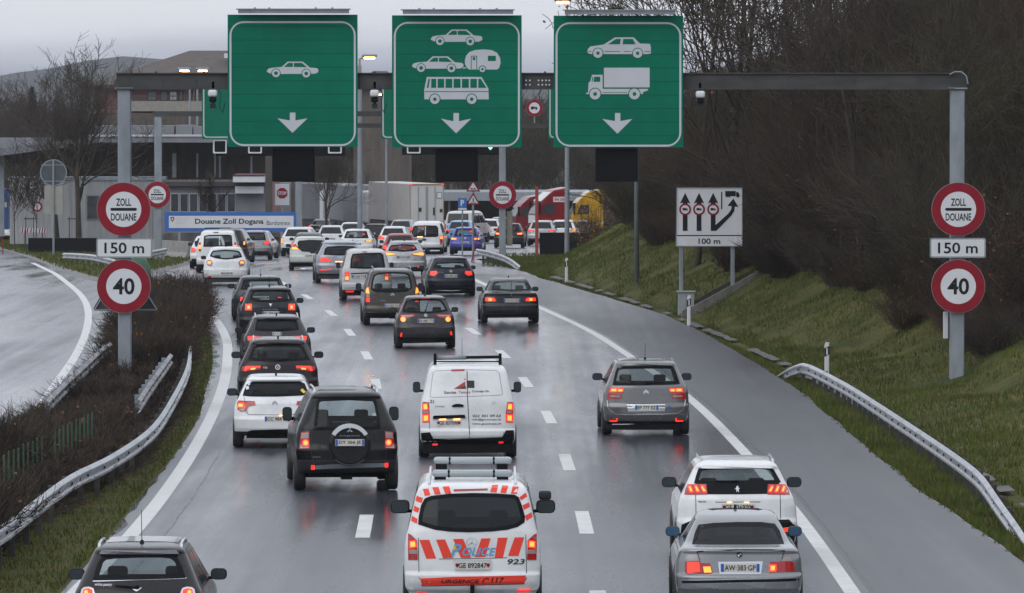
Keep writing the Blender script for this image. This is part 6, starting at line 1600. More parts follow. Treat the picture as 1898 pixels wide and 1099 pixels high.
c.shut_lines([c.Q((485, 722), (930, 705), (1400, 690))], .014, 'chrome', 'trim_strip'); c.badge('wings', c.q(912, 797)[0], c.q(912, 797)[1], .045)
m = MB(); a = c.q(590, 758); c.sh.text(m, 'white pastry', a[0], a[1], .22, .045, .008, .01, .3); c.part('lettering', m, M['chrome']); c.plate(0, .72, text=None)

lip(c, rp)
# --- police van
c = Car('van', 'white police van with red-orange stripes and two roof light bars, bottom centre', 'van', 875.5, -.004, WHITE, gy=1141, W=1.90, H=1.85, L=4.9, zoom=(700, 840, 4.244), name='police_van', black=.30)
wn = c.Q((318, 560), (322, 500), (340, 410), (370, 355), (420, 335), (560, 318), (745, 312), (930, 315), (1075, 325), (1110, 345), (1135, 410), (1160, 500), (1155, 545), (1100, 580), (1020, 602), (900, 615), (720, 622), (560, 616), (450, 602), (380, 580)); c.body(wn, 'privacy')
st = [[(355, 280), (400, 278), (415, 330), (370, 335)], [(428, 268), (478, 265), (497, 322), (450, 325)], [(510, 262), (562, 258), (580, 315), (532, 318)], [(900, 250), (948, 248), (935, 308), (885, 305)], [(980, 252), (1028, 255), (1010, 315), (965, 310)], [(1062, 258), (1110, 262), (1095, 320), (1048, 318)],
      [(300, 330), (357, 352), (345, 392), (292, 372)], [(280, 405), (330, 432), (318, 468), (270, 448)], [(262, 485), (312, 515), (310, 555), (257, 530)], [(1115, 345), (1165, 308), (1178, 340), (1128, 370)], [(1140, 408), (1190, 385), (1200, 420), (1150, 446)], [(1160, 490), (1210, 462), (1220, 500), (1170, 532)],
      [(328, 682), (405, 680), (460, 828), (383, 830)], [(460, 680), (530, 678), (592, 822), (515, 826)], [(593, 675), (672, 673), (735, 822), (655, 824)], [(815, 670), (888, 668), (848, 815), (765, 818)], [(945, 665), (1022, 663), (985, 822), (920, 822)], [(1078, 662), (1152, 660), (1108, 808), (1025, 808)],
      [(332, 985), (600, 972), (1165, 960), (1165, 1000), (1150, 1025), (350, 1040)]]
for p in st: c.patch('warning_stripe' if p is not st[-1] else 'warning_band', c.Q(*p), M['orange'], .005, cut=.08)
lb = mat('police_blue_lettering', (.10, .33, .55), .5); m = MB(); a = c.q(800, 775); c.sh.text(m, 'OLICE', a[0], a[1], .47, .115, .012, .02, .3); a = c.q(618, 762); c.sh.text(m, 'P', a[0], a[1], .15, .17, .012, .03, .3); c.part('lettering', m, lb)
m = MB(); c.sh.patch(m, c.Q((592, 735), (612, 725), (612, 755), (592, 765)), .014); c.part('crest', m, M['yellow'])
a = c.q(650, 1008); c.label_text('URGENCE', a[0], a[1], .53, .055, 'ink', .02, .2); a = c.q(945, 998); c.label_text('117', a[0], a[1], .19, .07, 'ink', .03, .2); a = c.q(1090, 853); c.label_text('923', a[0], a[1], .24, .075, 'ink', .02, .2)
m = MB(); a = c.q(848, 1003); c.sh.line(m, [(a[0] - .04, a[1] - .03), (a[0] - .02, a[1] + .02), (a[0] + .03, a[1] + .035), (a[0] + .045, a[1] + .01)], .016, .008); c.part('telephone_symbol', m, M['ink'])
c.patch('third_brake_light', c.Q((598, 283), (865, 276), (865, 290), (598, 298)), M['lens'], .01)
c.lamp(c.Q((238, 628), (262, 640), (306, 682), (316, 838), (240, 838)), [(c.Q((248, 690), (300, 685), (305, 742), (248, 748)), 'lit'), (c.Q((258, 697), (292, 694), (296, 732), (258, 736)), 'hot'), (c.Q((245, 757), (311, 757), (312, 790), (245, 790)), 'clear_lens')])
c.badge('star', *c.q(740, 700), .075); a = c.q(747, 882); c.plate(a[0], a[1], .50, .115, 'GE 892847', 'ch', .03)
c.shut_lines([c.Q((320, 665), (325, 980), (350, 1045), (1150, 1028), (1172, 985), (1165, 640)), c.Q((480, 832), (750, 828), (1020, 822))], .008)
m = MB(); c.sh.patch(m, c.Q((600, 836), (890, 832), (890, 848), (600, 850)), .025); c.part('plate_lamp_bar', m, M['chrome'])
m = MB(); c.sh.patch(m, c.Q((236, 1060), (300, 1088), (600, 1098), (900, 1098), (1200, 1085), (1262, 1060), (1270, 1110), (236, 1110)), .03); c.part('bumper_step', m, c.paint)
m = MB(); m.rbox(-.03, .03, -.10, .02, .30, .43, .02); c.part('tow_hitch', m, M['black'])
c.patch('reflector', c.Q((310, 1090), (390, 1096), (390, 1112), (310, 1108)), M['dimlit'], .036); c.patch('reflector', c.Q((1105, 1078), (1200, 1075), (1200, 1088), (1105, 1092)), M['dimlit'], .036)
c.mirrors(shape='round', big=1.25, z=1.30)
m = MB(); z = 1.42; xx = c.sh.hw(1.3) + .17; m.rbox(xx - .09, xx + .09, 3.2, 3.28, z - .02, z + .11, .05, 3); c.part('mirror', m, M['dark'], smooth=True)
for yy, zz in ((.75, 1.925), (2.9, 1.985)):
    for_ = MB(); for_.rbox(-.56, .56, yy - .12, yy + .12, zz - .048, zz + .048, .045, 3); o = c.part('light_bar', for_, mat('translucent_light_bar', (.30, .34, .36), .2, coat=.6), smooth=True)
    m = MB()
    for u in (-.33, .30): m.rbox(u - .015, u + .015, yy - .125, yy + .125, zz - .053, zz + .053, .01, 1)
    for u in (-.45, .42): m.box(u - .08, u + .08, yy - .08, yy + .08, 1.80, zz - .045)
    c.part('light_bar_mount', m, M['black'], o)
m = MB()
for sg in (-1, 1):
    x_ = sg * .60; m.path([(x_, .35, 1.80), (x_, .45, 1.86), (x_, 3.1, 1.88), (x_, 3.3, 1.80)], .018, 6)
c.part('roof_rail', m, M['white'])

# --- silver coupe, bottom right
c = Car('sedan', 'silver coupe with blue-tinted mirrors at the bottom right, in front of the white crossover', 'car', 1370, .006, (.24, .25, .265), .5, gy=1146, W=1.76, H=1.39, L=4.45, zoom=(1200, 820, 3.94), name='coupe_car', black=.18)
wn = c.Q((328, 752), (345, 660), (372, 600), (480, 587), (650, 580), (830, 580), (930, 592), (965, 640), (1002, 745)); c.body(wn)
c.lamp(c.Q((275, 868), (380, 866), (395, 880), (455, 880), (477, 950), (300, 962), (272, 950)), [(c.Q((290, 874), (376, 874), (384, 943), (292, 948)), 'lit')], both=False)
c.patch('lamp_glow', c.Q((408, 908), (458, 906), (468, 948), (415, 950)), M['hot'], .018)
c.lamp(c.Q((900, 870), (1062, 868), (1080, 940), (890, 950), (886, 915)), [(c.Q((890, 892), (942, 892), (940, 942), (888, 944)), 'lit'), (c.Q((900, 900), (932, 900), (930, 932), (900, 934)), 'hot')], both=False)
c.patch('indicator_lens', c.Q((312, 864), (330, 840), (350, 838), (376, 864)), M['clear_lens'], .010); c.patch('indicator_lens', c.Q((975, 866), (995, 838), (1040, 836), (1056, 864)), M['clear_lens'], .010)
c.shut_lines([c.Q((360, 798), (440, 790), (680, 783), (900, 784), (1005, 792))], .016); c.shut_lines([c.Q((212, 1018), (300, 1018), (680, 1012), (1030, 1005), (1108, 1000))], .035)
c.shut_lines([c.Q((362, 800), (385, 868)), c.Q((1000, 795), (978, 868))], .008); c.shut_lines([c.Q((210, 1003), (300, 1005), (680, 998), (1030, 990), (1108, 986))], .014, 'chrome', 'trim_strip')
c.badge('roundel', *c.q(672, 820), .04); a = c.q(677, 915); c.patch('plate_recess', c.Q((515, 872), (843, 868), (830, 960), (528, 962)), M['chrome'], .006); c.plate(a[0], a[1], .54, .12, 'AW·383·GP', 'fr', .02)
c.mirrors(M['dark'], big=.92, glass='mirror_blue', z=1.02); c.fin()
m = MB(); c.sh.patch(m, c.Q((225, 1030), (680, 1026), (1100, 1014), (1110, 1120), (225, 1120)), .03, cut=.08); c.part('bumper', m, c.paint)

# --- white crossover
c = Car('suv', 'white crossover with three-bar red tail lamps behind the silver coupe', 'car', 1367, .0, WHITE, gy=1054, W=1.84, H=1.62, L=4.45, zoom=(1200, 820, 3.94), name='crossover_car', black=.40)
wn = c.Q((340, 298), (352, 250), (372, 190), (400, 178), (520, 172), (660, 168), (830, 168), (900, 176), (925, 200), (975, 288), (955, 300), (660, 304), (360, 302)); c.body(wn)
c.patch('dark_tail_band', c.Q((338, 376), (345, 304), (660, 302), (965, 300), (970, 372), (660, 378)), M['black'], .007)
c.lamp(c.Q((268, 380), (276, 330), (290, 303), (430, 303), (438, 378)), [(c.Q(*p), k) for p, k in (([(292, 312), (318, 310), (337, 364), (308, 364)], 'lit'), ([(340, 310), (362, 310), (384, 364), (356, 364)], 'lit'), ([(386, 312), (408, 312), (432, 362), (404, 362)], 'lit'), ([(302, 320), (313, 320), (328, 355), (314, 355)], 'hot'), ([(347, 320), (358, 320), (376, 355), (362, 355)], 'hot'), ([(392, 322), (403, 322), (424, 355), (410, 355)], 'hot'))])
c.badge('lion', *c.q(657, 341), .05); c.patch('lower_bumper', c.Q((235, 700), (250, 600), (330, 565), (660, 600), (960, 563), (1035, 562), (1068, 600), (1092, 612), (1092, 760), (235, 760)), M['black'], .012)
c.patch('fog_lamp', c.Q((990, 625), (1030, 620), (1032, 650), (995, 655)), M['lit'], .02)
a = c.q(662, 473); c.plate(a[0], a[1], .50, .11, 'GE 836970', 'ch', .012); c.shut_lines([c.Q((497, 436), (825, 434)), c.Q((352, 380), (355, 560)), c.Q((970, 376), (972, 560))], .009)
for u in (-.12, .14): c.patch('plate_lamp', [(u - .04, a[1] + .068), (u + .04, a[1] + .068), (u + .04, a[1] + .08), (u - .04, a[1] + .08)], M['plate_light'], .02)
c.label_text('blanche', *c.q(400, 430), .12, .03, 'dark'); c.mirrors(z=1.16, big=1.05); c.rails('chrome', .03); c.wiper(.0, c.q(640, 285)[1], -.32, c.q(500, 282)[1])


lip(c)
# --- silver people carrier
c = Car('mpv', 'silver-grey people carrier alone in the right lane', 'car', 1198.5, -.018, (.165, .165, .17), .55, gy=809, W=1.83, H=1.61, L=4.4, zoom=(1060, 640, 5.785), name='people_carrier', black=.33)
wn = c.Q((435, 428), (445, 380), (465, 290), (485, 238), (560, 226), (800, 222), (1020, 222), (1090, 230), (1112, 275), (1150, 380), (1158, 412), (1120, 418), (800, 428), (480, 430)); c.body(wn)
c.lamp(c.Q((375, 575), (380, 520), (405, 455), (558, 458), (550, 506), (420, 508), (418, 520), (535, 530), (525, 568)), [(c.Q((412, 462), (554, 464), (546, 498), (405, 498)), 'lit'), (c.Q((425, 466), (480, 468), (475, 492), (420, 490)), 'hot'), (c.Q((500, 470), (545, 472), (538, 492), (496, 492)), 'hot'), (c.Q((415, 536), (515, 540), (510, 556), (412, 552)), 'clear_lens')])
c.badge('chevrons', *c.q(795, 500), .055); a = c.q(802, 668); c.patch('plate_recess', c.Q((590, 632), (1000, 626), (996, 706), (604, 710)), M['chrome'], .006); c.plate(a[0], a[1], .50, .11, 'EP 777 EZ', 'fr', .012)
c.shut_lines([c.Q((590, 630), (1000, 625))], .018); c.shut_lines([c.Q((378, 590), (385, 660), (410, 700), (480, 740), (640, 744), (800, 738), (960, 738), (1130, 728), (1185, 695), (1208, 650), (1218, 580))], .018, 'chrome', 'trim_strip')
c.lamp(c.Q((395, 795), (470, 785), (480, 775), (493, 780), (490, 812), (478, 822), (400, 815)), [(c.Q((400, 808), (470, 805), (480, 780), (490, 782), (487, 812), (475, 820), (402, 816)), 'lit')])
c.patch('lower_bumper', c.Q((345, 850), (600, 850), (800, 832), (1000, 840), (1245, 835), (1245, 900), (345, 900)), M['black'], .012); c.mirrors(z=1.16); c.aerial(h=.35, y=.9); c.rails('galv', .0); c.wiper(.0, c.q(800, 405)[1], .33, c.q(970, 395)[1])
c.patch('badge_sticker', circ(*c.q(1042, 658), .035, 12), M['blue'], .01)

lip(c)
# --- white panel van with trade lettering
c = Car('van', 'white panel van with trade lettering and a roof rack bar, ahead of the police van', 'van', 867, -.012, WHITE, gy=852, W=1.92, H=1.90, L=4.95, zoom=(740, 640, 4.777), name='panel_van', black=.30)
c.mats['panel'] = 1; c.body(None)
c.shut_lines([c.Q((600, 195), (603, 430), (612, 600), (625, 822))], .014); c.shut_lines([c.Q((272, 455), (290, 300), (300, 240), (330, 225), (600, 215), (860, 222), (885, 245), (915, 430), (905, 440), (610, 452), (285, 460), (272, 455))], .010, 'galv', 'crease_shade_line')  # grey outline paints the shade along the pressed panel edge
c.shut_lines([c.Q((262, 500), (270, 770), (300, 828), (620, 822), (910, 812), (935, 750))], .008)
c.patch('third_brake_light', c.Q((462, 213), (578, 210), (578, 226), (462, 229)), M['lens'], .01)
rl_ = mat('red_vehicle_film', (.42, .03, .03), .5)
c.patch('logo', c.Q((483, 384), (583, 320), (587, 360), (520, 384)), rl_, .006); c.patch('logo', c.Q((505, 384), (587, 358), (592, 384)), M['galv_dark'], .008); c.patch('logo', c.Q((597, 312), (664, 312), (666, 377), (598, 377)), M['dark'], .006); c.patch('logo', circ(*c.q(582, 300), .014, 10), rl_, .006)
a = c.q(450, 416); c.label_text('Genolet', a[0], a[1], .25, .055, 'dark', .012); a = c.q(577, 414); m = MB(); c.sh.text(m, 'Texture', a[0], a[1], .23, .055, .006, .012); c.part('lettering', m, rl_); a = c.q(720, 408); c.label_text('Concept SA', a[0], a[1], .34, .055, 'dark', .012)
a = c.q(288, 496); c.label_text('21', a[0], a[1], .075, .07, 'ink', .02); c.label_text('jumpy', *c.q(360, 541), .19, .035, 'galv'); c.badge('chevrons', *c.q(840, 505), .055)
for st_, zy, wd in (('022 301 09 63', 624, .56), ('info@gtconcept.ch', 658, .57), ('www.gtconcept.ch', 696, .57)): c.label_text(st_, *c.q(774, zy), wd, .05, 'dark', .008)
c.patch('door_handle', c.Q((465, 532), (500, 518), (540, 518), (572, 528), (565, 545), (470, 547)), M['black'], .02)
c.patch('plate_bar', c.Q((298, 632), (310, 622), (580, 614), (586, 642), (300, 652)), M['black'], .035); a = c.q(439, 687); c.plate(a[0], a[1], .49, .115, 'GE 837098', 'ch', .012)
for u in (385, 510): c.patch('plate_lamp', c.Q((u - 30, 650), (u + 30, 648), (u + 28, 660), (u - 28, 662)), M['plate_light'], .03)
c.lamp(c.Q((203, 505), (215, 500), (256, 502), (268, 600), (268, 680), (205, 684)), [(c.Q((209, 515), (250, 512), (258, 570), (209, 574)), 'lit'), (c.Q((216, 522), (244, 520), (250, 564), (216, 566)), 'hot'), (c.Q((209, 580), (260, 578), (262, 602), (209, 604)), 'clear_lens'), (c.Q((209, 612), (262, 610), (263, 674), (209, 678)), 'lit'), (c.Q((217, 622), (254, 620), (254, 664), (217, 667)), 'hot')])
c.patch('bumper', c.Q((192, 775), (268, 770), (300, 828), (450, 832), (620, 826), (910, 816), (945, 752), (1012, 750), (1026, 860), (1020, 945), (192, 955)), M['black'], .02)
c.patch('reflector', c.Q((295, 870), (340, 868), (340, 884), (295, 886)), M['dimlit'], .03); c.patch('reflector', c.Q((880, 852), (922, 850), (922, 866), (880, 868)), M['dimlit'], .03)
c.mirrors(shape='tall', z=1.30, big=.85, y=3.1); c.aerial(h=.4, y=3.4, x=-.1)
m = MB(); m.tube((-.62, .55, 2.0), (-.03, .55, 2.01), .045, n=10); o = c.part('roof_rack', m, M['galv'], smooth=True)
m = MB(); m.tube((-.03, .55, 2.01), (.62, .55, 2.02), .03, n=10); m.tube((-.64, .5, 1.93), (.64, .5, 1.93), .014, n=8)
for sg in (-1, 1): m.rbox(sg * .65 - .03, sg * .65 + .03, .50, .60, 1.78, 2.09, .012)
c.part('rack_bracket', m, M['black'], o)

# --- black off-roader with spare wheel
c = Car('suv', 'black off-road car with a spare wheel under a silver arc on its tailgate', 'car', 644, -.072, (.005, .006, .007), .0, gy=913, W=1.87, H=1.84, L=4.8, zoom=(410, 670, 4.228), name='off_road_car', black=.52)
wn = c.Q((722, 540), (735, 420), (748, 300), (790, 288), (1000, 280), (1190, 288), (1218, 310), (1240, 430), (1250, 530), (1000, 540)); c.body(wn)
c.lamp(c.Q((610, 685), (618, 600), (625, 552), (690, 546), (692, 682)), [(circ(*c.q(661, 636), .062, 14), 'lit'), (circ(*c.q(661, 636), .042, 12), 'hot'), (c.Q((628, 560), (684, 556), (684, 600), (624, 604)), 'clear_lens'), (c.Q((622, 655), (640, 672), (684, 672), (684, 678), (616, 680)), 'clear_lens')])
a = c.q(1004, 650); sp = MB(); y_ = c.sh.yr(*a); R_ = .385
sp.tube((a[0], y_ + .05, a[1]), (a[0], y_ - .16, a[1]), R_, R_, 36); sp.tube((a[0], y_ - .16, a[1]), (a[0], y_ - .20, a[1]), R_, R_ * .86, 36, cap=True); so_ = c.part('spare_wheel', sp, car_paint((.012, .013, .015), 0))
def arc(r0, r1, a0, a1, dy, n=18):
    m = MB(); P = [(a[0] + r * math.cos(math.radians(a0 + (a1 - a0) * k / n)), a[1] + r * math.sin(math.radians(a0 + (a1 - a0) * k / n))) for r, rng in ((r1, range(n + 1)), (r0, range(n, -1, -1))) for k in rng]
    m.prism(P, y_ - .205 - dy, y_ - .12); return m
c.part('spare_cover_arc', arc(.315, .385, 32, 148, .012), M['white'], so_); c.part('lower_cover_arc', arc(.35, .38, 225, 315, .010), M['galv_dark'], so_)
m = MB(); px_, pz_ = c.q(998, 528)
for k in (90, 210, 330):
    cc, ss = math.cos(math.radians(k)), math.sin(math.radians(k)); m.prism([(a[0], a[1] + .27), (a[0] + .03 * cc - .018 * -ss, a[1] + .27 + .03 * ss - .018 * cc), (a[0] + .06 * cc, a[1] + .27 + .06 * ss), (a[0] + .03 * cc + .018 * -ss, a[1] + .27 + .03 * ss + .018 * cc)], y_ - .232, y_ - .206)
c.part('badge', m, M['chrome'], so_)
m = MB(); text_mb(m, 'PAJERO', a[0], a[1] + .165, .36, .032, y_ - .212, .012); c.part('lettering', m, M['galv'], so_)
m = MB(); zc = a[1] + .045; m.prism(rrect(a[0] - .265, a[0] + .265, zc - .06, zc + .06, .01), y_ - .225, y_ - .2); o = c.part('number_plate', m, M['plate'], so_)
m = MB(); text_mb(m, 'DY 366 JE', a[0], zc, .40, .075, y_ - .231, .012); c.part('lettering', m, M['ink'], so_)
m = MB()
for sg in (-1, 1): m.box(a[0] + sg * .24 - .02, a[0] + sg * .24 + .02, y_ - .229, y_ - .226, zc - .053, zc + .053)
c.part('plate_band', m, M['plateblue'], so_)
c.patch('bumper_strip', c.Q((712, 818), (870, 806), (1150, 798), (1298, 796), (1300, 826), (1110, 832), (900, 838), (716, 846)), M['galv'], .03)
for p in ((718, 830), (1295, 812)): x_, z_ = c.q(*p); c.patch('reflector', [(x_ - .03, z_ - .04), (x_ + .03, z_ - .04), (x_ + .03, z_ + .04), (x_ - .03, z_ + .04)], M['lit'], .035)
c.shut_lines([c.Q((700, 545), (1300, 540)), c.Q((700, 300), (705, 690), (718, 800)), c.Q((1290, 520), (1290, 790))], .01, 'dark'); c.mirrors(shape='tall', z=1.30, big=1.0, y=2.7); c.rails('chrome', .05)
c.label_text('3.2 DI-D', *c.q(748, 748), .14, .025, 'galv'); m = MB(); c.sh.patch(m, c.Q((760, 655), (775, 655), (775, 685), (760, 685)), .03); c.part('door_handle', m, M['dark'])

# --- white hatchback, left lane
c = Car('hatch', 'white hatchback with a yellow window sticker left of the black off-road car', 'car', 511.5, -.035, WHITE, gy=832, W=1.74, H=1.47, L=4.3, zoom=(410, 670, 4.228), name='hatchback_car', black=.34)
wn = c.Q((168, 268), (178, 230), (200, 178), (240, 160), (330, 150), (430, 146), (540, 148), (620, 156), (655, 172), (672, 215), (686, 255), (640, 266), (430, 275), (230, 274)); c.body(wn)
c.lamp(c.Q((122, 320), (135, 304), (262, 310), (270, 340), (215, 352), (190, 392), (150, 392), (128, 375)), [(c.Q((128, 325), (180, 322), (188, 358), (130, 362)), 'lit'), (c.Q((134, 332), (165, 330), (170, 352), (136, 354)), 'hot'), (c.Q((135, 368), (185, 366), (180, 386), (145, 386)), 'clear_lens')])
c.badge('chevrons', *c.q(420, 325), .055, 'galv'); a = c.q(440, 450); c.plate(a[0], a[1], .52, .11, 'CC 984 FL', 'fr', .012); c.patch('plate_lamp', c.Q((455, 418), (485, 417), (485, 426), (455, 427)), M['plate_light'], .02)
c.patch('lower_bumper', c.Q((195, 600), (205, 550), (240, 538), (430, 532), (640, 530), (665, 545), (675, 600)), M['black'], .012); c.shut_lines([c.Q((200, 552), (240, 540), (430, 534), (640, 530))], .012, 'chrome', 'trim_strip'); c.shut_lines([c.Q((192, 395), (215, 415), (430, 418), (640, 410)), c.Q((178, 275), (205, 400))], .008)
c.patch('window_sticker', c.Q((620, 225), (636, 210), (662, 235), (646, 250)), M['yellow'], .012); c.patch('window_sticker', c.Q((192, 195), (215, 188), (218, 215), (195, 220)), M['white'], .012); c.mirrors(z=1.05); c.fin()


lip(c)
# --- dark SUV behind it
c = Car('suv', 'dark brown-black sport utility car ahead of the white hatchback in the left lane', 'car', 516, -.045, (.022, .016, .018), .2, gy=763, W=1.84, H=1.66, L=4.45, zoom=(410, 560, 5.233), name='sport_utility_car')
wn = c.Q((262, 560), (285, 500), (305, 440), (340, 415), (440, 405), (540, 402), (650, 404), (750, 408), (795, 430), (830, 500), (862, 558), (540, 578)); c.body(wn)
c.lamp(c.Q((195, 668), (205, 622), (385, 616), (380, 650), (260, 668)), [(c.Q((238, 620), (380, 618), (380, 632), (262, 640), (238, 668), (220, 668)), 'lit'), (c.Q((285, 640), (330, 634), (330, 650), (288, 655)), 'hot')])
c.badge('ring', *c.q(548, 630), .06); a = c.q(548, 700); c.plate(a[0], a[1] - .12, .5, .11, 'GE 417220', 'ch'); c.mirrors(z=1.2); c.rails('chrome', .035); c.fin(); c.wiper(.0, c.q(545, 560)[1], .28, c.q(640, 550)[1])
c.label_text('TSI', *c.q(425, 635), .1, .04)

lip(c)
# --- dark grey wagon
c = Car('wagon', 'dark grey estate car with a pale reflecting roof and slim angular red tail lamps', 'car', 514, -.06, (.035, .030, .034), .3, gy=692, W=1.80, H=1.50, L=4.4, zoom=(410, 560, 5.233), name='estate_car')
wn = c.Q((325, 272), (338, 200), (352, 168), (400, 160), (540, 157), (680, 160), (722, 166), (740, 200), (756, 268), (650, 276), (540, 280), (400, 280)); c.body(wn)
c.lamp(c.Q((252, 330), (300, 322), (428, 330), (425, 350), (300, 375), (256, 372)), [(c.Q((258, 332), (425, 333), (420, 344), (310, 346), (290, 366), (260, 366)), 'lit')])
c.badge('rings', *c.q(540, 306), .045); c.mirrors(z=1.04); c.rails('chrome', .035); c.fin(); c.wiper(.0, c.q(540, 270)[1], .3, c.q(640, 266)[1]); a = c.q(540, 370); c.plate(a[0], a[1], text='FR 22817', style='ch')

lip(c)
# --- black crossover with square lamps
c = Car('suv', 'black crossover with square red tail lamps and roof rails in the left lane', 'car', 501, -.065, (.014, .015, .018), .0, gy=637, W=1.80, H=1.66, L=4.34, zoom=(340, 400, 5.233), name='crossover_car')
wn = c.Q((642, 812), (662, 750), (678, 725), (750, 718), (840, 716), (940, 718), (1012, 722), (1040, 760), (1062, 815), (1000, 830), (840, 838), (700, 832)); c.body(wn)
c.lamp(c.Q((596, 918), (596, 850), (664, 850), (668, 918)), [(c.Q((601, 912), (601, 856), (658, 856), (661, 912)), 'lit'), (c.Q((620, 900), (620, 870), (644, 870), (646, 900)), 'hot')])
c.badge('shield', *c.q(845, 862), .055); c.label_text('DUSTER', *c.q(845, 908), .46, .035, 'galv'); a = c.q(850, 938); c.plate(a[0], a[1] - .02, text='FG 204 KX'); c.mirrors(z=1.19); c.rails('galv', .075); c.aerial(h=.3); c.shut_lines([c.Q((590, 935), (1100, 925))], .01, 'dark')
# --- dark low car beside it
c = Car('mpv', 'dark grey car half hidden behind the black crossover with square lamps', 'car', 484, -.06, (.05, .052, .06), .3, gy=595, W=1.78, H=1.46, L=4.3, zoom=(340, 400, 5.233), name='parked_car')
sh = c.sh; wn = sym([(-.66, 1.02), (-.57, 1.33)]); c.body(wn); c.lamp(c.Q((548, 845), (550, 785), (592, 780), (596, 840)), [(c.Q((553, 840), (555, 790), (588, 786), (590, 835)), 'lit')]); c.mirrors(z=1.06); c.aerial(h=.25); c.plate(0, .75, text='GE 60311', style='ch')

# --- white small hatch
c = Car('hatch', 'small white hatchback with round-edged tail lamps in front of the white leisure van', 'car', 418, -.02, WHITE, gy=530, W=1.72, H=1.50, L=4.0, zoom=(340, 400, 5.233), name='hatchback_car', black=.30)
wn = c.Q((255, 392), (270, 355), (285, 338), (330, 333), (410, 328), (500, 333), (540, 340), (560, 370), (572, 400), (500, 415), (410, 424), (320, 414)); c.body(wn)
c.lamp(c.Q((220, 440), (240, 430), (268, 430), (284, 458), (270, 492), (235, 482)), [(c.Q((230, 445), (262, 438), (268, 460), (235, 462)), 'hot'), (c.Q((238, 464), (276, 462), (266, 484), (240, 476)), 'clear_lens')])
c.badge('diamond', *c.q(413, 475), .05); a = c.q(420, 557); c.plate(a[0], a[1], .46, .11, 'GE 98714', 'ch'); c.patch('lower_bumper', c.Q((225, 612), (410, 606), (610, 606), (615, 640), (225, 645)), M['dark'], .012)
c.patch('reflector', c.Q((230, 585), (272, 583), (270, 600), (232, 600)), M['lens'], .01); c.patch('reflector', c.Q((560, 578), (605, 575), (605, 595), (562, 596)), M['lens'], .01); c.mirrors(z=1.04, big=.95); c.aerial(h=.2); c.shut_lines([c.Q((250, 425), (300, 520), (410, 528), (540, 515), (580, 420))], .008, 'galv')
# --- white leisure van behind it
c = Car('smallvan', 'white van with two rear windows behind the small white hatchback', 'van', 403, -.02, WHITE, gy=506, W=1.80, H=1.80, zoom=(340, 400, 5.233), name='small_van')
wn = c.Q((193, 300), (200, 195), (240, 185), (440, 182), (468, 190), (476, 290), (440, 298)); c.body(wn); c.lamp(c.Q((147, 345), (147, 258), (168, 255), (172, 345)), [(c.Q((149, 320), (149, 285), (168, 282), (170, 318)), 'hot')]); c.mirrors(shape='tall', z=1.2, big=.8)
c.shut_lines([c.Q((350, 185), (352, 400))], .05, 'white', 'door_split'); m = MB(); m.box(-.55, .55, .9, .98, 1.86, 1.9); c.part('roof_bar', m, M['black']); c.patch('badge', c.Q((290, 155), (340, 155), (340, 165), (290, 165)), M['dark'], .01)
# --- grey-white van
c = Car('smallvan', 'white van with a dark undivided rear window between the silver and brown cars', 'van', 680, -.05, (.50, .51, .52), gy=557, W=1.79, H=1.83, zoom=(560, 440, 4.126), name='small_van')
wn = c.Q((366, 236), (372, 160), (385, 125), (480, 118), (600, 116), (620, 130), (636, 225), (620, 236), (480, 240)); c.body(wn, 'privacy'); c.lamp(c.Q((325, 330), (326, 264), (358, 262), (360, 328)), [(c.Q((330, 325), (330, 300), (355, 298), (356, 324)), 'hot'), (c.Q((330, 296), (330, 268), (354, 266), (355, 294)), 'lit'), (c.Q((340, 300), (340, 285), (352, 284), (352, 299)), 'clear_lens')])
a = c.q(432, 298); c.plate(a[0], a[1], text='FP 363 TY'); c.patch('plate_bar', c.Q((372, 272), (630, 262), (630, 270), (372, 280)), M['dark'], .02); c.patch('lower_bumper', c.Q((320, 425), (500, 425), (680, 415), (680, 440), (320, 445)), M['black'], .014); c.patch('reflector', c.Q((332, 408), (395, 408), (395, 420), (335, 420)), M['dimlit'], .014)
c.shut_lines([c.Q((352, 380), (500, 388), (650, 378))], .01, 'galv'); c.mirrors(shape='tall', z=1.2, big=.8); c.patch('third_brake_light', c.Q((460, 106), (495, 105), (495, 113), (460, 114)), M['lens'], .01)
# --- brown leisure van
c = Car('smallvan', 'brown-grey leisure van with roof rails in the middle lane', 'car', 727.5, -.055, (.075, .066, .058), .35, gy=604, W=1.78, H=1.80, zoom=(560, 440, 4.126), name='leisure_van')
wn = c.Q((524, 395), (532, 330), (545, 285), (580, 270), (690, 262), (790, 268), (820, 280), (835, 330), (842, 390), (800, 414), (690, 420), (560, 418)); c.body(wn); c.lamp(c.Q((486, 494), (485, 390), (505, 372), (514, 385), (520, 440), (516, 495)), [(c.Q((489, 425), (488, 392), (505, 382), (514, 428)), 'hot'), (c.Q((490, 460), (490, 432), (516, 432), (517, 460)), 'clear_lens'), (c.Q((490, 492), (490, 465), (516, 465), (515, 493)), 'lit')])
c.badge('chevrons', *c.q(690, 437), .06); c.label_text('HDi', *c.q(618, 483), .18, .04, 'galv'); a = c.q(690, 521); c.plate(a[0], a[1], text='AX 857 DX'); c.mirrors(z=1.15, big=1.05, shape='tall'); c.rails('galv', .07); c.patch('lower_bumper', c.Q((465, 575), (690, 580), (900, 570), (900, 610), (465, 612)), M['black'], .014)
c.shut_lines([c.Q((500, 572), (690, 585))], .012, 'chrome', 'trim_strip'); c.shut_lines([c.Q((525, 500), (690, 505), (850, 495))], .01, 'dark')
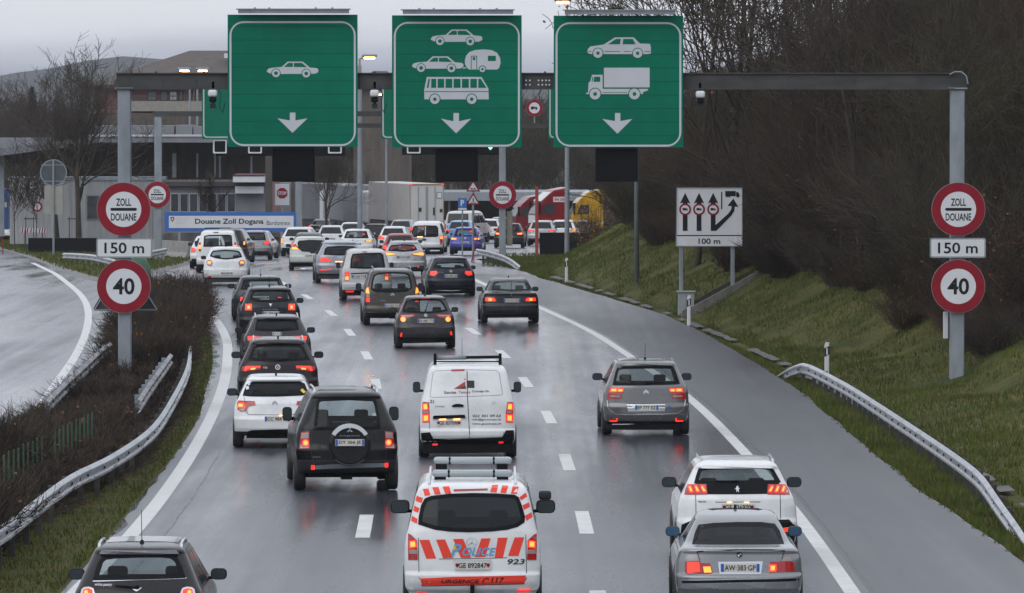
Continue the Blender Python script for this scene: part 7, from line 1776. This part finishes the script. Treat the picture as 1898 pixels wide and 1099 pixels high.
# --- dark hatch, centre lane
c = Car('hatch', 'dark grey hatchback with pointed tail lamps between brown leisure van and black saloon', 'car', 789, -.035, (.048, .044, .048), .3, gy=647, W=1.695, H=1.51, L=3.95, zoom=(560, 440, 4.126), name='hatchback_car')
wn = c.Q((765, 570), (780, 510), (798, 478), (860, 470), (945, 466), (1020, 468), (1062, 474), (1090, 510), (1115, 560), (1050, 574), (945, 582), (830, 576)); c.body(wn)
c.lamp(c.Q((745, 600), (755, 588), (866, 588), (852, 605), (800, 620), (792, 642), (755, 642)), [(circ(*c.q(772, 626), .07, 12), 'hot'), (c.Q((755, 595), (850, 592), (845, 602), (760, 606)), 'clear_lens')])
a = c.q(949, 637); c.plate(a[0], a[1], .5, .11, 'ES 085 TT'); c.badge('ring', *c.q(945, 595), .045); c.mirrors(z=1.06, big=.95); c.aerial(h=.18); c.wiper(.0, c.q(945, 560)[1], .08, c.q(975, 495)[1]); c.patch('third_brake_light', c.Q((905, 460), (980, 459), (980, 466), (905, 467)), M['lens'], .03)
c.patch('lower_bumper', c.Q((715, 755), (790, 775), (945, 782), (1090, 772), (1150, 755), (1150, 800), (715, 810)), M['black'], .014); c.shut_lines([c.Q((800, 640), (820, 685), (945, 690), (1070, 682), (1095, 635))], .012)
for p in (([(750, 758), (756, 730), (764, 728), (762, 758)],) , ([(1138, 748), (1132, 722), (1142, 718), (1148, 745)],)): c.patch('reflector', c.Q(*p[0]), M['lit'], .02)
# --- black saloon, right lane
c = Car('sedan', 'black saloon car farthest ahead in the right lane', 'car', 946.5, -.038, (.030, .030, .034), .3, gy=601, W=1.82, H=1.46, L=4.6, zoom=(560, 440, 4.126), name='saloon_car')
wn = c.Q((1445, 402), (1455, 370), (1470, 340), (1510, 332), (1600, 328), (1700, 332), (1728, 345), (1748, 390), (1745, 405), (1600, 412)); c.body(wn)
c.lamp(c.Q((1395, 492), (1398, 455), (1470, 456), (1486, 478), (1480, 492)), [(c.Q((1400, 485), (1402, 462), (1465, 463), (1478, 480), (1470, 487)), 'lit'), (c.Q((1425, 484), (1425, 466), (1450, 466), (1452, 484)), 'hot')])
c.badge('roundel', *c.q(1600, 437), .045); a = c.q(1605, 482); c.plate(a[0], a[1], text='CW 671 DD'); c.shut_lines([c.Q((1440, 425), (1600, 418), (1755, 420)), c.Q((1380, 530), (1600, 528), (1810, 520))], .012); c.mirrors(z=1.05, big=.95); c.aerial(h=.06); c.shut_lines([c.Q((1600, 335), (1600, 405))], .02)
c.patch('lower_bumper', c.Q((1400, 590), (1600, 590), (1800, 580), (1800, 610), (1400, 615)), M['black'], .014)
# --- navy hatch
c = Car('hatch', 'dark navy hatchback right of the brown leisure van with wide red tail lamps', 'car', 836.5, -.068, (.018, .019, .032), .3, gy=550, W=1.78, H=1.45, L=4.3, zoom=(560, 440, 4.126), name='hatchback_car')
wn = c.Q((1002, 230), (1015, 205), (1030, 192), (1140, 186), (1235, 188), (1252, 205), (1268, 228), (1200, 236), (1140, 240), (1060, 238)); c.body(wn)
c.lamp(c.Q((972, 290), (978, 256), (1030, 254), (1038, 275), (1015, 296)), [(c.Q((977, 286), (982, 260), (1026, 258), (1032, 274), (1010, 290)), 'lit')]); c.badge('star', *c.q(1138, 258), .05); a = c.q(1139, 294); c.plate(a[0], a[1], text='DH 869 CP'); c.mirrors(z=1.0, big=.95)
c.patch('lower_bumper', c.Q((950, 400), (1140, 410), (1310, 395), (1310, 425), (950, 430)), M['black'], .014); c.label_text('A 180', *c.q(1062, 268), .16, .035, 'galv'); c.shut_lines([c.Q((950, 345), (1140, 355), (1315, 340))], .01, 'dark')
# --- silver-blue SUV
c = Car('suv', 'pale silver-blue sport utility car left of the white van with a dark window', 'car', 631, -.065, (.30, .32, .36), .4, gy=525, W=1.88, H=1.66, L=4.65, zoom=(340, 400, 5.233), name='sport_utility_car')
wn = c.Q((1358, 378), (1372, 320), (1395, 298), (1530, 290), (1650, 294), (1678, 312), (1696, 370), (1530, 384)); c.body(wn, 'privacy')
c.lamp(c.Q((1322, 450), (1330, 405), (1345, 400), (1443, 424), (1438, 442)), [(c.Q((1328, 445), (1334, 410), (1350, 406), (1440, 426), (1434, 438)), 'lit')]); c.patch('reflector', c.Q((1318, 522), (1440, 512), (1440, 522), (1320, 532)), M['dimlit'], .012); c.mirrors(z=1.18); c.rails('chrome', .03)
a = c.q(1530, 465); c.plate(a[0], a[1], text='GE 20118', style='ch'); c.patch('plate_lamp', [(-.2, a[1] + .07), (.2, a[1] + .07), (.2, a[1] + .10), (-.2, a[1] + .10)], M['plate_light'], .02); c.badge('rings', 0, a[1] + .25, .045); c.patch('lower_bumper', c.Q((1300, 570), (1530, 575), (1700, 560), (1700, 610), (1300, 612)), M['dark'], .014)
# --- silver estate
c = Car('wagon', 'silver estate car between the white van with a dark window and the white double-door van', 'car', 749, -.008, (.36, .365, .375), .4, gy=514, W=1.76, H=1.47, L=4.5, zoom=(540, 330, 5.233), name='estate_car')
wn = c.Q((938, 705), (952, 670), (970, 648), (1080, 640), (1185, 644), (1205, 665), (1222, 695), (1180, 708), (1080, 714)); c.body(wn)
c.lamp(c.Q((900, 758), (908, 722), (932, 718), (1018, 734), (1012, 746), (940, 756)), [(c.Q((905, 750), (910, 726), (932, 722), (1010, 736), (1005, 742), (938, 748)), 'hot')]); a = c.q(1085, 765); c.plate(a[0], a[1], text='BB 218 AE'); c.badge('ring', *c.q(1085, 738), .045); c.mirrors(z=1.03); c.rails('chrome', .03); c.wiper(.0, c.q(1080, 700)[1], -.25, c.q(1020, 690)[1]); c.aerial(h=.15)
c.patch('lower_bumper', c.Q((940, 860), (1080, 870), (1250, 860), (1250, 890), (940, 890)), M['dark'], .014); c.patch('reflector', c.Q((1225, 858), (1262, 856), (1262, 868), (1225, 870)), M['dimlit'], .018)

# ---- the jam before the customs: simpler bodies with their own windows, lamps, plates
def jam(ty, label, x, head, col, metal=0, gy=None, roof=None, W=None, H=None, L=None, lampk='round', litm='hot', detail=0, name=None, lit_right=True, rails=False, plate='ch', wide=.8, cat='car', L_=None):
    c = Car(ty, label, cat, x, head, col, metal, gy=gy, roof=roof, W=W, H=H, L=L, detail=detail, name=name or {'hatch': 'hatchback_car', 'suv': 'crossover_car', 'wagon': 'estate_car', 'mpv': 'people_carrier', 'sedan': 'saloon_car', 'smallvan': 'small_van', 'van': 'panel_van'}[ty])
    sh = c.sh; b = sh.belt + .03; t = sh.H * .925; wb_, wt = sh.hw(b) * wide, sh.hw(t) * .86
    c.body(sym([(-wb_, b), (-wb_ * .98, b + .05), (-wt, t - .04), (-wt * .93, t)]))
    zl = b - .10; w_ = sh.W
    if lampk == 'round': po = [(-w_ * .95, zl - .14), (-w_ * .95, zl + .06), (-w_ * .74, zl + .04), (-w_ * .66, zl - .06), (-w_ * .74, zl - .16)]
    elif lampk == 'wide': po = [(-w_ * .95, zl - .09), (-w_ * .95, zl + .04), (-w_ * .50, zl + .0), (-w_ * .52, zl - .08)]
    elif lampk == 'slant': po = [(-w_ * .95, zl - .10), (-w_ * .95, zl + .12), (-w_ * .84, zl + .10), (-w_ * .55, zl - .02), (-w_ * .58, zl - .12)]
    else: po = [(-w_ * .95, zl - .30), (-w_ * .95, zl + .05), (-w_ * .84, zl + .05), (-w_ * .82, zl - .30)]
    cx_, cz_ = sum(p[0] for p in po) / len(po), sum(p[1] for p in po) / len(po); li = [(cx_ + (p[0] - cx_) * .72, cz_ + (p[1] - cz_) * .72) for p in po]
    c.lamp(po, [(li, litm)]); c.mirrors(z=b + .06, big=.95)
    if plate: c.plate(0, .68 if ty not in ('suv',) else .78, text='GE 40917', style=plate); 
    c.patch('lower_bumper', [(-w_ * .9, sh.sz[0] + .04), (w_ * .9, sh.sz[0] + .04), (w_ * .92, sh.sz[0] + .18), (-w_ * .92, sh.sz[0] + .18)], M['dark'], .012)
    c.badge('ring', 0, b - .1, .05)
    if rails: c.rails('chrome', .03)
    return c
jam('hatch', 'white car at the far left of the queue, mostly hidden by the white two-window van', 387, -.02, WHITE, gy=498, W=1.7, H=1.45, litm='lit')
jam('suv', 'brown-black crossover seen from its right rear behind the white two-window van', 421, .06, (.04, .033, .03), .2, gy=490, W=1.82, H=1.66, litm='hot')
c = jam('hatch', 'silver-grey hatchback turned to the right below the blue customs sign', 469, .085, (.27, .28, .30), .4, gy=482, W=1.74, H=1.47, lampk='slant', litm='lit', detail=2)
jam('suv', 'white crossover directly right of the silver-grey hatchback under the blue sign', 550, .08, WHITE, gy=476, W=1.78, H=1.55, lampk='tall')
c = Car('hatch', 'white hatchback with a black glass tailgate left of the silver-blue car', 'car', 574, -.035, (.52, .54, .52), gy=501, W=1.76, H=1.46, zoom=(340, 400, 5.233), name='hatchback_car', detail=2)
wn = c.Q((1105, 260), (1120, 240), (1230, 232), (1350, 236), (1372, 262), (1378, 310), (1340, 345), (1230, 350), (1150, 345), (1112, 310)); c.body(wn, 'privacy'); c.lamp(c.Q((1040, 330), (1045, 285), (1085, 270), (1108, 300), (1128, 330)), [(c.Q((1052, 325), (1055, 305), (1090, 300), (1118, 326)), 'hot')]); a = c.q(1235, 388); c.plate(a[0], a[1], text='2 GVK 301', style='nl'); c.mirrors(z=1.02)
c.patch('lower_bumper', c.Q((1040, 460), (1230, 462), (1400, 455), (1400, 490), (1040, 495)), M['black'], .014)
jam('sedan', 'dark green-grey car roof showing just above the white glass-tailgate hatchback', 571, -.01, (.07, .09, .09), .3, roof=434, H=1.45, litm='lit')
jam('hatch', 'white hatchback in the second row between the two bare poles, left one', 613, .02, WHITE, roof=420, W=1.74, H=1.45, litm='lit', lampk='wide')
jam('hatch', 'white hatchback with orange brake lamps above the silver-blue car', 660, .03, WHITE, roof=427, W=1.79, H=1.46, lampk='wide', detail=2, plate='fr')
jam('sedan', 'black saloon at the back of the queue behind the bare tree', 592, .10, (.02, .022, .026), .2, roof=408, H=1.44, litm='lit')
jam('hatch', 'white car far back between the bare tree and the blue-grey lamp post', 650, .07, WHITE, roof=414, H=1.45, litm='lit')
jam('hatch', 'black hatchback right of the blue-grey lamp post', 694, .05, (.016, .018, .02), 0, roof=417, H=1.45, litm='lit', W=1.72)
jam('hatch', 'white hatchback with a wide dark rear window behind the red car', 728, .05, WHITE, roof=422, W=1.72, H=1.50, litm='lit', lampk='slant')
jam('hatch', 'red car showing its roof above the silver estate car', 741, .0, (.30, .018, .03), 0, roof=436, W=1.72, H=1.45, litm='lit')
c = Car('smallvan', 'white double-door van with rear windows left of the blue hatchback', 'van', 790, .055, WHITE, gy=471, W=1.81, H=1.80, zoom=(540, 330, 5.233), name='small_van', detail=2)
wn = c.Q((1165, 560), (1172, 480), (1195, 462), (1300, 458), (1405, 460), (1425, 480), (1428, 560), (1405, 572), (1180, 572)); c.body(wn); c.lamp(c.Q((1440, 645), (1442, 562), (1470, 560), (1476, 640)), [(c.Q((1446, 590), (1446, 566), (1468, 565), (1470, 590)), 'hot')]); c.shut_lines([c.Q((1300, 460), (1302, 700))], .05, 'white', 'door_split'); c.patch('lower_bumper', c.Q((1160, 712), (1450, 708), (1485, 680), (1488, 745), (1160, 750)), M['black'], .014); c.plate(-.35, .85, text='BK 731 TE'); c.patch('plate_lamp', [(-.5, .93), (-.2, .93), (-.2, .97), (-.5, .97)], M['plate_light'], .03); c.mirrors(z=1.15, shape='tall', big=.8)
c.patch('door_handle', c.Q((1262, 592), (1308, 590), (1308, 606), (1262, 608)), M['black'], .015)
c = jam('hatch', 'bright blue hatchback in front of the guardrail ramp', 862, .07, (.035, .05, .32), .1, gy=473, W=1.70, H=1.51, L=3.95, lampk='wide', detail=2, plate='fr'); c.aerial(h=.2)
jam('suv', 'light blue crossover just behind the bright blue hatchback', 851, .09, (.14, .30, .50), .1, roof=411, W=1.8, H=1.6, litm='lit')
jam('hatch', 'dark car roof between the light blue crossover and the white crossover', 872, .1, (.02, .022, .026), 0, roof=405, H=1.45, litm='lit')
jam('suv', 'white crossover with a dark rear window right of the light blue one', 904, .06, WHITE, roof=408, W=1.82, H=1.6, lampk='wide', litm='lit', rails=True)
jam('hatch', 'black hatchback behind the grey sign post at right', 943, .05, (.018, .019, .022), 0, roof=416, W=1.8, H=1.5, lampk='wide', detail=2)
jam('suv', 'pale silver crossover, leftmost of three cars behind the black screen wall', 1003, .06, (.42, .43, .44), .2, roof=411, W=1.8, H=1.6, lampk='wide', litm='lit')
jam('suv', 'white crossover, middle of three cars behind the black screen wall', 1042, .06, WHITE, roof=410, W=1.8, H=1.6, lampk='round', litm='hot')
jam('hatch', 'dark car with a white roof, rightmost of three cars behind the black screen wall', 1080, .06, (.03, .032, .036), .0, roof=411, W=1.8, H=1.5, lampk='wide', litm='lit')
jam('hatch', 'white car wedged between the white double-door van and the lorry behind', 800, .12, WHITE, roof=405, W=1.74, H=1.5, litm='lit')
jam('wagon', 'silver estate car roof behind the red car and the white hatchback', 742, .12, (.30, .31, .33), .3, roof=409, H=1.5, litm='lit')
for x_, r_, col_, lab_, l_ in ((630, 404, (.03, .033, .04), 'dark grey car at the back of the jam between bare tree and lamp post', 'lit'), (674, 403, WHITE, 'white car roof at the back of the jam right of the blue-grey lamp post', 'lit'), (714, 403, (.10, .11, .12), 'grey car roof at the back of the jam in front of the white box lorry', 'lit'), (770, 401, WHITE, 'white car at the back of the jam below the right corner of the lorry', 'lit'), (824, 402, (.02, .02, .024), 'black car roof between the white box lorry and the camper van', 'lit'), (926, 404, (.45, .46, .48), 'pale grey car right behind the ZOLL DOUANE post', 'hot'), (972, 406, WHITE, 'white car just left of the upright red post', 'lit')):
    jam('hatch', lab_, x_, .08, col_, 0, roof=r_, H=1.48, litm=l_)
c = jam('van', 'white camper van with dark side windows behind the light blue crossover', 848, .24, (.52, .53, .54), 0, gy=452, W=1.95, H=2.15, L=5.4, lampk='tall', litm='lens', name='camper_van', cat='camper van', plate=None)
c = jam('suv', 'white car with a full-width red light band at the far left edge', 24, -.02, WHITE, 0, roof=407, W=1.84, H=1.62, lampk='wide', litm='lit')
c.patch('light_band', [(-.8, .98), (.8, .98), (.8, 1.03), (-.8, 1.03)], M['lit'], .012)
jam('hatch', 'white car roof cut off by the left edge behind the light-band car', -12, -.02, WHITE, 0, roof=401, H=1.5, litm='lit')
c = Car('sedan', 'silver car seen side-on behind the left ZOLL DOUANE sign', 'car', 281, -1.50, (.32, .33, .34), .4, gy=450, H=1.44, L=4.2, detail=0, name='saloon_car'); c.body(sym([(-.6, 1.02), (-.5, 1.3)])); c.patch('tail_light', [(-.8, .75), (-.5, .75), (-.5, .92), (-.8, .92)], M['lit'], .012); c.patch('tail_light', [(.5, .75), (.8, .75), (.8, .92), (.5, .92)], M['lit'], .012)
# ------------------------------------------------------------------ damp air
hz = MB(); hz.box(-1600, 1600, -80, 3700, -25, 34)
hm = bpy.data.materials.new('damp_air'); hm.use_nodes = True; ht = hm.node_tree; ht.nodes.clear()
ho = N(ht, 'ShaderNodeOutputMaterial'); hp = N(ht, 'ShaderNodeVolumePrincipled'); hp.inputs['Density'].default_value = 0.00009; hp.inputs['Color'].default_value = (.80, .84, .92, 1); hp.inputs['Anisotropy'].default_value = .0
ht.links.new(hp.outputs[0], ho.inputs['Volume'])
o = hz.build('haze', hm); o['kind'] = 'stuff'
